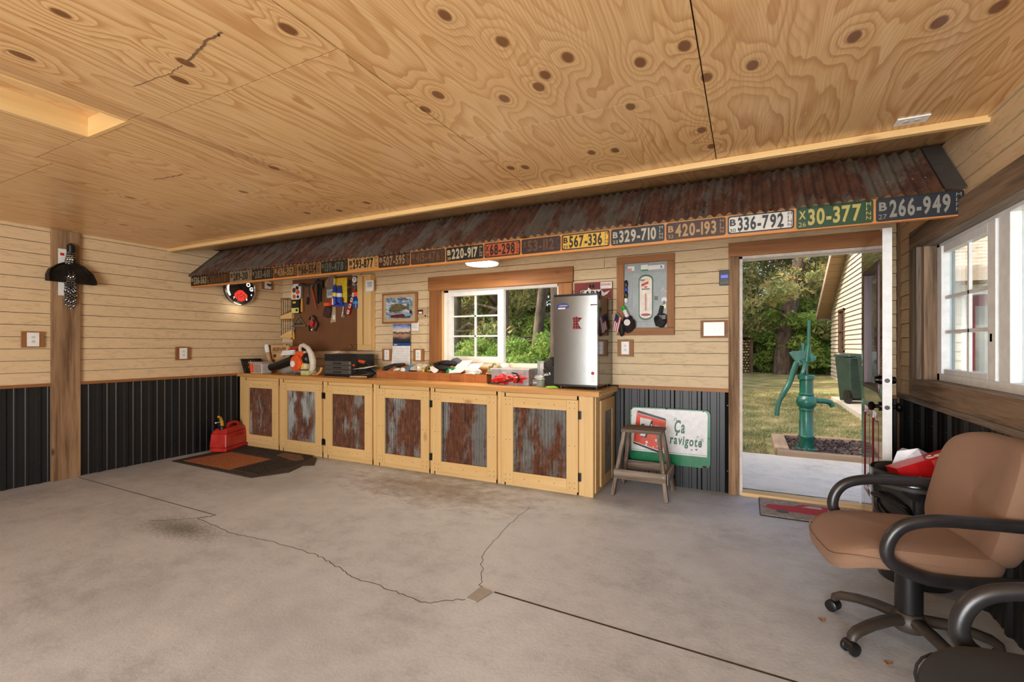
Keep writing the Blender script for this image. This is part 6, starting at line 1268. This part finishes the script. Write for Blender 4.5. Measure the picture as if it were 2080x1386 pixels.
def leaves(centres, radii, n, size, squash=1.0):
    """n little triangles scattered through the given clumps"""
    c = centres[rng.integers(0, len(centres), n)] if len(radii) == 0 else None
    idx = rng.integers(0, len(centres), n); d = rng.normal(size=(n, 3)); d /= np.linalg.norm(d, axis=1)[:, None]
    p = centres[idx] + d * (radii[idx] * rng.random(n) ** .45)[:, None] * np.array([1, 1, squash])
    a = rng.normal(size=(n, 3)); a /= np.linalg.norm(a, axis=1)[:, None]; b = np.cross(a, rng.normal(size=(n, 3))); b /= np.linalg.norm(b, axis=1)[:, None]
    s = size * (.6 + .8 * rng.random(n))[:, None]
    return np.stack([p - a * s * .5 - b * s * .22, p - a * s * .5 + b * s * .22, p + a * s * .6], axis=1)
# lawn blades nearest the door
n = 42000; px_ = rng.uniform(-1.2, 2.6, n); py_ = 6.72 + 9 * rng.random(n) ** 1.5
pz = np.interp(py_, gy, gz); hgt = rng.uniform(.02, .05, n); an = rng.uniform(0, 6.28, n); wv = .006
v = np.zeros((n, 3, 3)); v[:, 0] = np.stack([px_ - wv * np.cos(an), py_ - wv * np.sin(an), pz], 1); v[:, 1] = np.stack([px_ + wv * np.cos(an), py_ + wv * np.sin(an), pz], 1); v[:, 2] = np.stack([px_ + rng.normal(0, .015, n), py_ + rng.normal(0, .015, n), pz + hgt], 1)
keep = ~((px_ > .25) & (px_ < 3) & (py_ < 8.12) & (py_ > 6.6)); gb = stuff(fastmesh('grass_blades', v[keep], 0, GRASS)); tag(gb, 'short patchy lawn of green and dry grass behind the patio', 'grass')
# planter bed with the hand pump
pb_ = thing('planter_bed', 'low timber edged bed filled with dark bark mulch', 'planter', (1.2, 7.3, -.1))
for nm, ax, b in (('front_timber', 'x', (-.86, 1.8, -.60, -.50, 0, .11)), ('back_timber', 'x', (-.72, 1.8, .62, .72, 0, .11)), ('end_timber', 'y', (-.88, -.72, -.48, .62, 0, .115))): MB().box(*b).build(nm, wood('bed_timber_' + nm, ax, S(190, 164, 132), S(130, 104, 78), None, .85, .7), pb_, bevel=.008)
MB().box(-.72, 1.8, -.5, .62, 0, .065).build('soil', MULCH, pb_)
n = 2600; cp = np.stack([rng.uniform(-.72, 1.8, n), rng.uniform(-.5, .62, n), rng.uniform(.06, .095, n)], 1)
tri = leaves(cp, np.full(n, .01), n, .06); stuff(fastmesh('bark_chips', tri, 0, plain('bark_chip', S(104, 84, 74), .9, 0, S(44, 34, 32), 60), pb_))
MB().lathe([(.09, .06), (.1, .1), (.085, .105), (.08, .07)], (.55, -.15, 0), 20).build('pot_rim', plain('grey_pot', S(90, 92, 92), .6), pb_, smooth=True)
pu = thing('hand_pump', 'dark green cast iron hand pump standing in the mulch bed', 'pump', (.685, 7.10, -.03))
MB().lathe([(.135, 0), (.135, .02), (.09, .035), (.085, .15), (.09, .16), (.09, .18), (.082, .19), (.078, .50), (.088, .51), (.088, .53), (.08, .54)], n=22).build('lower_column', PUMPGREEN, pu, smooth=True)
MB().lathe([(.08, .54), (.105, .57), (.118, .62), (.105, .67), (.08, .70), (.088, .71), (.088, .725), (.078, .735), (.078, .90), (.098, .91), (.098, .955), (.085, .965), (0, .968)], n=22).build('cylinder', PUMPGREEN, pu, smooth=True)
MB().tube(smooth_path([(.09, .02, .635), (.2, .06, .63), (.27, .09, .61), (.295, .1, .56)]), .033, 12).build('spout', PUMPGREEN, pu, smooth=True)
MB().tube([(.0, 0, .96), (.005, 0, 1.12), (.02, 0, 1.32), (.03, 0, 1.67)], [.016, .016, .021, .019], 10).build('rod', PUMPGREEN, pu, smooth=True); MB().tube([(.0, 0, 1.14), (.02, 0, 1.34)], .038, 10).build('rod_guide', PUMPGREEN, pu, smooth=True)
MB().prism([(-.2, 1.245), (-.16, 1.27), (-.06, 1.275), (-.06, 1.37), (-.02, 1.37), (-.02, 1.28), (.05, 1.25), (.11, 1.19), (.1, 1.15), (.0, 1.11), (-.07, 1.08), (-.14, 1.08), (-.13, 1.14)], lambda u, v, d: (u, d + v * 0, v), -.022, .022).build('bracket_plate', PUMPGREEN, pu, bevel=.008)
MB().tube(smooth_path([(-.06, -.03, 1.16), (-.02, -.05, 1.1), (-.045, -.06, 1.0), (-.06, -.04, .92), (.0, -.02, .9)]), .025, 8).build('curved_arm', PUMPGREEN, pu, smooth=True)
MB().tube(smooth_path([(-.11, 0, 1.12), (-.15, -.02, 1.0), (-.19, -.04, .86), (-.27, -.08, .70), (-.32, -.1, .58), (-.34, -.11, .43)]), [.036] * 6 + [.034] * 10 + [.028] * 10, 10).build('handle', PUMPGREEN, pu, smooth=True)
MB().lathe([(0, -.02), (.022, -.02), (.022, .02), (0, .02)], n=10).build('pivot_bolt', PUMPGREEN, pu).location = (.06, -.03, 1.16)
# wheeled bins on a concrete strip
struct(bx('kerb', PATIO, None, 1.9, 2.95, 9.6, 14.2, -.2, .03))
def bin_(x, yy, lb):
    o = thing('wheelie_bin', lb, 'bin', (x, yy, .03), R(15), 'wheeled bins by the house')
    MB().hexa([(-.24, -.26, .12), (.24, -.26, .12), (.24, .24, .02), (-.24, .24, .02)], [(-.3, -.34, 1.02), (.3, -.34, 1.02), (.3, .34, 1.02), (-.3, .34, 1.02)]).build('body', BINGREEN, o, bevel=.03)
    MB().hexa([(-.32, -.37, 1.03), (.32, -.37, 1.03), (.32, .38, 1.03), (-.32, .38, 1.03)], [(-.3, -.34, 1.10), (.3, -.34, 1.10), (.3, .36, 1.08), (-.3, .36, 1.08)]).build('lid', BINGREEN, o, bevel=.02); MB().tube([(-.28, -.4, 1.0), (.28, -.4, 1.0)], .018, 8).build('handle', BINGREEN, o)
    for s in (-1, 1):
        w = MB().tube([(s * .27 - .03, -.22, .15), (s * .27 + .03, -.22, .15)], .15, 20).build('wheel', BLACKPL, o, smooth=True); MB().tube([(s * .27 + s * .031, -.22, .15), (s * .27 + s * .035, -.22, .15)], .06, 12).build('wheel_hub', DARKSTEEL, w)
    return o
bin_(2.42, 11.7, 'dark green wheeled bin nearer the open door'); bin_(2.2, 12.9, 'dark green wheeled bin farther from the open door, partly hidden')
# house: gable wall facing the yard, front with burgundy doors seen through the side window
HX, HY0, HY1, EV, SL = 3.0, 10.2, 22.4, 2.62, .52; RY = (HY0 + HY1) / 2; RZ = EV + SL * (RY - HY0)
ho = thing('house', 'tan clapboard house with a gable roof and burgundy doors', 'house', (HX, RY, 0))
hm_ = MB(); hm_.prism([(HY0 + .02 - RY, -.2), (HY1 - .02 - RY, -.2), (HY1 - .02 - RY, EV), (0, RZ), (HY0 + .02 - RY, EV)], lambda u, v, d: (d, u, v), .02, 9.0); hm_.build('walls', HSIDE_X, ho)
z = .02; hb = .150
while z < RZ - .05:
    y0_ = HY0 + max(0, (z + hb * .7 - EV) / SL); y1_ = HY1 - max(0, (z + hb * .7 - EV) / SL)
    for a, b in ([(y0_, 19.4), (20.5, y1_)] if 1.08 < z + hb / 2 < 2.6 and y1_ > 20.6 else [(y0_, y1_)]):
        MB().hexa([(.02, a - RY, z), (.02, b - RY, z), (-.022, b - RY, z), (-.022, a - RY, z)], [(.02, a - RY, z + hb), (.02, b - RY, z + hb), (.008, b - RY, z + hb), (.008, a - RY, z + hb)]).build('siding_board', HSIDE_Y, ho)
    if z < EV:
        for a, b in ([(HX, 3.14), (4.28, HX + 9)] if z < 2.14 else [(HX, HX + 9)]):
            MB().hexa([(a - HX, HY0 - RY - .022, z), (b - HX, HY0 - RY - .022, z), (b - HX, HY0 - RY + .02, z), (a - HX, HY0 - RY + .02, z)], [(a - HX, HY0 - RY - .004, z + hb), (b - HX, HY0 - RY - .004, z + hb), (b - HX, HY0 - RY + .02, z + hb), (a - HX, HY0 - RY + .02, z + hb)]).build('siding_board', HSIDE_X, ho)
    z += hb
OV = .45
SOFF = wood('soffit_board', 'x', S(190, 160, 124), S(150, 120, 88), None, .7, .8)
for s in (-1, 1):
    def rp(t, x, up=0): return (x, s * (RY - HY0) * (1 - t) + (s * OV * (1 - t / 1) if False else 0), EV + (RZ - EV) * t + up)
    ed = s * ((RY - HY0) + OV); ez = EV - SL * OV
    slab = lambda x0, x1, u0, u1: ([(x0, ed, ez + u0), (x1, ed, ez + u0), (x1, 0, RZ + u0), (x0, 0, RZ + u0)], [(x0, ed, ez + u1), (x1, ed, ez + u1), (x1, 0, RZ + u1), (x0, 0, RZ + u1)])
    MB().hexa(*slab(-OV, 9.2, .10, .16)).build('roof_deck', SHINGLE, ho)
    n_c = 44; q = MB()
    for k in range(n_c):
        t0, t1 = k / n_c, (k + 1.12) / n_c
        y_0, y_1 = ed * (1 - t0), ed * (1 - t1); z_0, z_1 = ez + (RZ - ez) * t0 + .16, ez + (RZ - ez) * t1 + .16
        q.add([(-OV - .02, y_0, z_0 + .022), (9.2, y_0, z_0 + .022), (9.2, y_1, z_1), (-OV - .02, y_1, z_1), (-OV - .02, y_0, z_0), (9.2, y_0, z_0)], [(0, 1, 2, 3), (4, 5, 1, 0)])
    stuff(q.build('shingle_courses', SHINGLE, ho))
    MB().hexa(*slab(-OV - .02, -OV, -.06, .17)).build('rake_fascia', plain('fascia_white', S(214, 190, 168), .6), ho)
    for k in range(18):
        t0, t1 = k / 18 + .002, (k + 1) / 18 - .002; L = lambda t: (ed * (1 - t), ez + (RZ - ez) * t)
        (a0, b0), (a1, b1) = L(t0), L(t1)
        MB().hexa([(-OV, a0, b0 + .02), (.05, a0, b0 + .02), (.05, a1, b1 + .02), (-OV, a1, b1 + .02)], [(-OV, a0, b0 + .04), (.05, a0, b0 + .04), (.05, a1, b1 + .04), (-OV, a1, b1 + .04)]).build('soffit_panel', SOFF, ho)
    MB().box(-OV, 9.2, ed - .02 if s < 0 else ed - .005, ed + .005 if s < 0 else ed + .02, ez - .06, ez + .14).build('eave_fascia', plain('gutter_tan', S(176, 156, 136), .5), ho); MB().box(0, 9.2, min(ed, s * (RY - HY0)), max(ed, s * (RY - HY0)), ez - .04, ez - .02).build('eave_soffit', SOFF, ho)
wf_ = MB().box(-.05, .0, 19.4 - RY, 19.48 - RY, 1.08, 2.6).box(-.05, .0, 20.42 - RY, 20.5 - RY, 1.08, 2.6).box(-.05, 0, 19.4 - RY, 20.5 - RY, 2.52, 2.6).box(-.05, 0, 19.4 - RY, 20.5 - RY, 1.08, 1.15).box(-.045, 0, 19.48 - RY, 20.42 - RY, 1.8, 1.86).build('window', plain('window_brown', S(96, 64, 48), .5), ho)
stuff(wf_); MB().box(.0, .012, 19.48 - RY, 20.42 - RY, 1.15, 2.52).build('pane', plain('dark_pane', S(54, 56, 56), .08, coat=.5), wf_)
fy_ = HY0 - RY
MB().box(.14, 1.28, fy_ - .05, fy_, 2.14, 2.30).build('door_header', WHITE, ho)
for a, b in ((.2, .68), (.72, 1.22)):
    dl_ = MB().box(a, b, fy_ - .04, fy_ + .01, -.05, 2.14).build('entry_door', BURG, ho, bevel=.004); MB().box(a + .1, b - .1, fy_ - .05, fy_ - .04, .75, 1.95).build('glazed_light', plain('door_light', S(150, 150, 146), .06, .0, S(110, 112, 110), 3, coat=1.0), dl_); 
    for e in ((a + .08, a + .1), (b - .1, b - .08)): MB().box(e[0], e[1], fy_ - .056, fy_ - .04, .73, 1.97).build('light_frame', BURG, dl_)
for a, b in ((.14, .2), (1.22, 1.28)): MB().box(a, b, fy_ - .05, fy_, -.05, 2.14).build('door_casing', WHITE, ho)
# firewood store
ws = thing('firewood_store', 'dark lean-to full of split firewood at the lawn edge', 'woodshed', (-.62, 24.6, .08))
DKW = plain('shed_brown', S(110, 84, 66), .8)
MB().box(-1.3, .95, -.7, .9, 1.62, 1.74).build('roof', DKW, ws)
for x in (-1.1, .75): MB().box(x, x + .12, -.6, -.48, 0, 1.62).build('post', DKW, ws)
MB().box(-1.1, .87, .7, .76, 0, 1.62).build('back_wall', DKW, ws)
for i in range(15):
    for j in range(12):
        x = -.93 + .115 * i + .05 * (j % 2); z = .07 + .125 * j; r = rng.uniform(.045, .06)
        a0 = rng.uniform(0, 6); m = MB(); m.prism([(x + r * math.cos(a0 + q), z + r * math.sin(a0 + q)) for q in (0, 1.3, 2.5, 3.8, 5.1)], lambda u, v, d: (u, d, v), -.5 + rng.uniform(-.05, .05), .3); m.build('log', TAN if (i + j) % 3 else BROWNTRIM['y'], ws)
# ------------------------------------------------------------------ trees beyond the lawn
def crown_cloud(seed, H, Rr, z0, nclump, cl, n, size, conif=True):
    r_ = np.random.default_rng(seed); t = r_.random(nclump); zz = z0 + (H - z0) * t
    rad = Rr * ((1 - t) * .85 + .15 if conif else np.sqrt(np.clip(1 - (2 * t - 1) ** 2, .1, 1))) * np.sqrt(r_.random(nclump)); a = r_.uniform(0, 6.28, nclump)
    c = np.stack([rad * np.cos(a), rad * np.sin(a), zz], 1); return leaves(c, np.full(nclump, cl), n, size, .55)
P1 = crown_cloud(1, 14, 3.6, 1.6, 110, .75, 26000, .20); P2 = crown_cloud(2, 12, 3.2, 1.0, 100, .8, 24000, .20); B1 = crown_cloud(3, 2.4, 1.5, .0, 40, .5, 9000, .15, False)
def trunk(o, H, r, bend, seed, branches=True):
    r_ = random.Random(seed); pts = [(bend[0] * (t ** 1.4), bend[1] * (t ** 1.4), H * t) for t in np.linspace(0, 1, 8)]
    MB().tube(smooth_path(pts, 3), list(np.linspace(r, r * .45, 22)), 12).build('trunk', BARK, o, smooth=True)
    if branches:
        for k in range(7):
            t = .2 + .1 * k; a = r_.uniform(0, 6.28); L = r_.uniform(1.2, 2.6); p = Vector((bend[0] * t ** 1.4, bend[1] * t ** 1.4, H * t)); d = Vector((math.cos(a), math.sin(a), .12))
            MB().tube([p, p + d * L * .5 + Vector((0, 0, .15)), p + d * L], [.06, .04, .015], 6).build('branch', BARK, o, smooth=True)
cache = {}
def tree(kind, x, y, H, r, bend, label, scale=1.0, rz=0.0, crown=True, lift=0.0):
    z = float(np.interp(y, gy, gz)) - .03
    o = thing('pine_tree', label, 'tree', (x, y, z), rz, 'pine trees around the yard')
    trunk(o, H, r, bend, int(abs(x * 10 + y)))
    if crown:
        src = cache.get(kind)
        if src is None:
            f = fastmesh('foliage', P1 if kind == 1 else P2, 0, PINELEAF, o); cache[kind] = f; stuff(f)
        else: f = src.copy(); COL.objects.link(f); f.parent = o
        f.scale = (scale,) * 3; f.location = (0, 0, lift)
    return o
T = tree
T(1, 1.35, 23.6, 9, .36, (1.6, .6), 'large leaning pine trunk in the middle of the doorway view', 1.0, 0)
T(2, -1.6, 25.5, 10, .2, (.3, 0), 'pine at the left of the doorway view behind the firewood store', 1.0, 1)
T(1, 3.4, 27.5, 10, .25, (0, .4), 'pine behind the far corner of the house', .95, 2)
T(2, .3, 29.5, 11, .25, (0, 0), 'tall pine in the back row seen through the doorway', 1.1, 3)
T(1, -3.8, 28.0, 10, .25, (0, 0), 'pine in the back row left of the doorway view', 1.05, 4)
T(2, 6.5, 30, 11, .25, (0, 0), 'pine rising behind the house roof', 1.0, 5)
T(1, -3.1, 8.2, 13, .2, (0, 0), 'tall pine beside the patio hidden behind the fridge wall', .8, 6, True, 4.0)
T(2, -8.0, 2.9, 15, .25, (0, 0), 'tall pine standing outside the left garage wall', 1.3, 2, True, 3.5)
# grove behind the workbench window
for k, (x, y, H, r, b, c, kd, sc_) in enumerate(((-8.3, 12.6, 9, .17, (.15, 0), 1, 1, .9), (-7.2, 13.2, 9, .14, (-.1, 0), 0, 1, 1), (-6.35, 12.3, 8, .1, (.12, 0), 0, 1, 1), (-4.85, 10.9, 7, .15, (-1.9, .5), 0, 1, 1), (-4.35, 11.4, 7, .07, (.2, 0), 0, 1, 1),
        (-9.8, 15.5, 10, .2, (0, 0), 1, 2, 1), (-6.6, 17, 10, .18, (0, 0), 1, 1, 1), (-4.2, 16.4, 10, .2, (0, 0), 1, 2, 1), (-2.9, 14.0, 9, .16, (0, 0), 1, 1, .6), (-12.5, 14.5, 10, .2, (0, 0), 1, 2, 1), (-8.2, 19.5, 11, .2, (0, 0), 1, 2, 1.1), (-11, 19, 11, .2, (0, 0), 1, 1, 1.1), (-5.2, 20.5, 11, .2, (0, 0), 1, 1, 1.1), (-14, 18, 11, .2, (0, 0), 1, 2, 1.1))):
    lb = ['straight grey trunk at the left of the workbench window view', 'straight trunk behind the window sash, second from the left', 'thin trunk behind the window sash, third from the left', 'curved grey trunk bending left in the open window half', 'thin upright stem beside the curved trunk',
          'leafy pine far left in the grove behind the window', 'leafy pine deep behind the window sash', 'leafy pine deep behind the open window half', 'leafy pine at the right of the window view by the fridge', 'leafy pine at the far left edge of the grove', 'tall pine in the last row behind the window sash', 'tall pine in the last row left of the window', 'tall pine in the last row right of the window', 'tall pine in the last row at the far left'][k]
    T(kd, x, y, H, r, b, lb, sc_, k * .9, bool(c))
# understorey bushes
bsrc = None
for k, (x, y, s, lb) in enumerate(((2.6, 24.6, 1.25, 'bright green bush beside the far house corner'), (1.9, 25.6, 1.3, 'green bush right of the leaning pine'), (.9, 25.2, 1.0, 'low bush at the foot of the leaning pine'), (.0, 26.4, 1.2, 'bush right of the firewood store'), (-1.2, 27, 1.4, 'bush behind the firewood store'), (3.6, 26.0, 1.5, 'bush behind the house corner'),
        (-7.6, 11.4, .55, 'low bush under the window grove, far left'), (-6.4, 11.0, .6, 'low bush under the window grove, second from the left'), (-5.5, 10.6, .55, 'low bush at the left of the curved trunk'), (-4.4, 10.2, .65, 'low bush in front of the curved trunk'), (-3.5, 10.4, .6, 'low bush right of the curved trunk'), (-2.8, 11.2, .7, 'low bush at the right of the window view'), (-8.8, 13.6, .8, 'bush farther back on the left of the grove'), (-5.8, 13.8, .9, 'bush farther back in the middle of the grove'), (-3.8, 13.4, .9, 'bush farther back on the right of the grove'))):
    o = thing('bush', lb, 'bush', (x, y, float(np.interp(y, gy, gz)) - .03), k * 1.1, 'bushes below the pines')
    if bsrc is None: bsrc = f = fastmesh('foliage', B1, 0, BUSHLEAF, o); stuff(f)
    else: f = bsrc.copy(); COL.objects.link(f); f.parent = o
    f.scale = (s, s, s * 1.05)
    MB().tube([(0, 0, 0), (.02, 0, .5 * s), (.05, .03, 1.2 * s)], [.03, .02, .008], 6).build('stem', BARK, o)
# screws and nails are too small to pick apart
for o in bpy.data.objects:
    if o.name.split('.')[0] in ('screws', 'bolts'): o['kind'] = 'stuff'
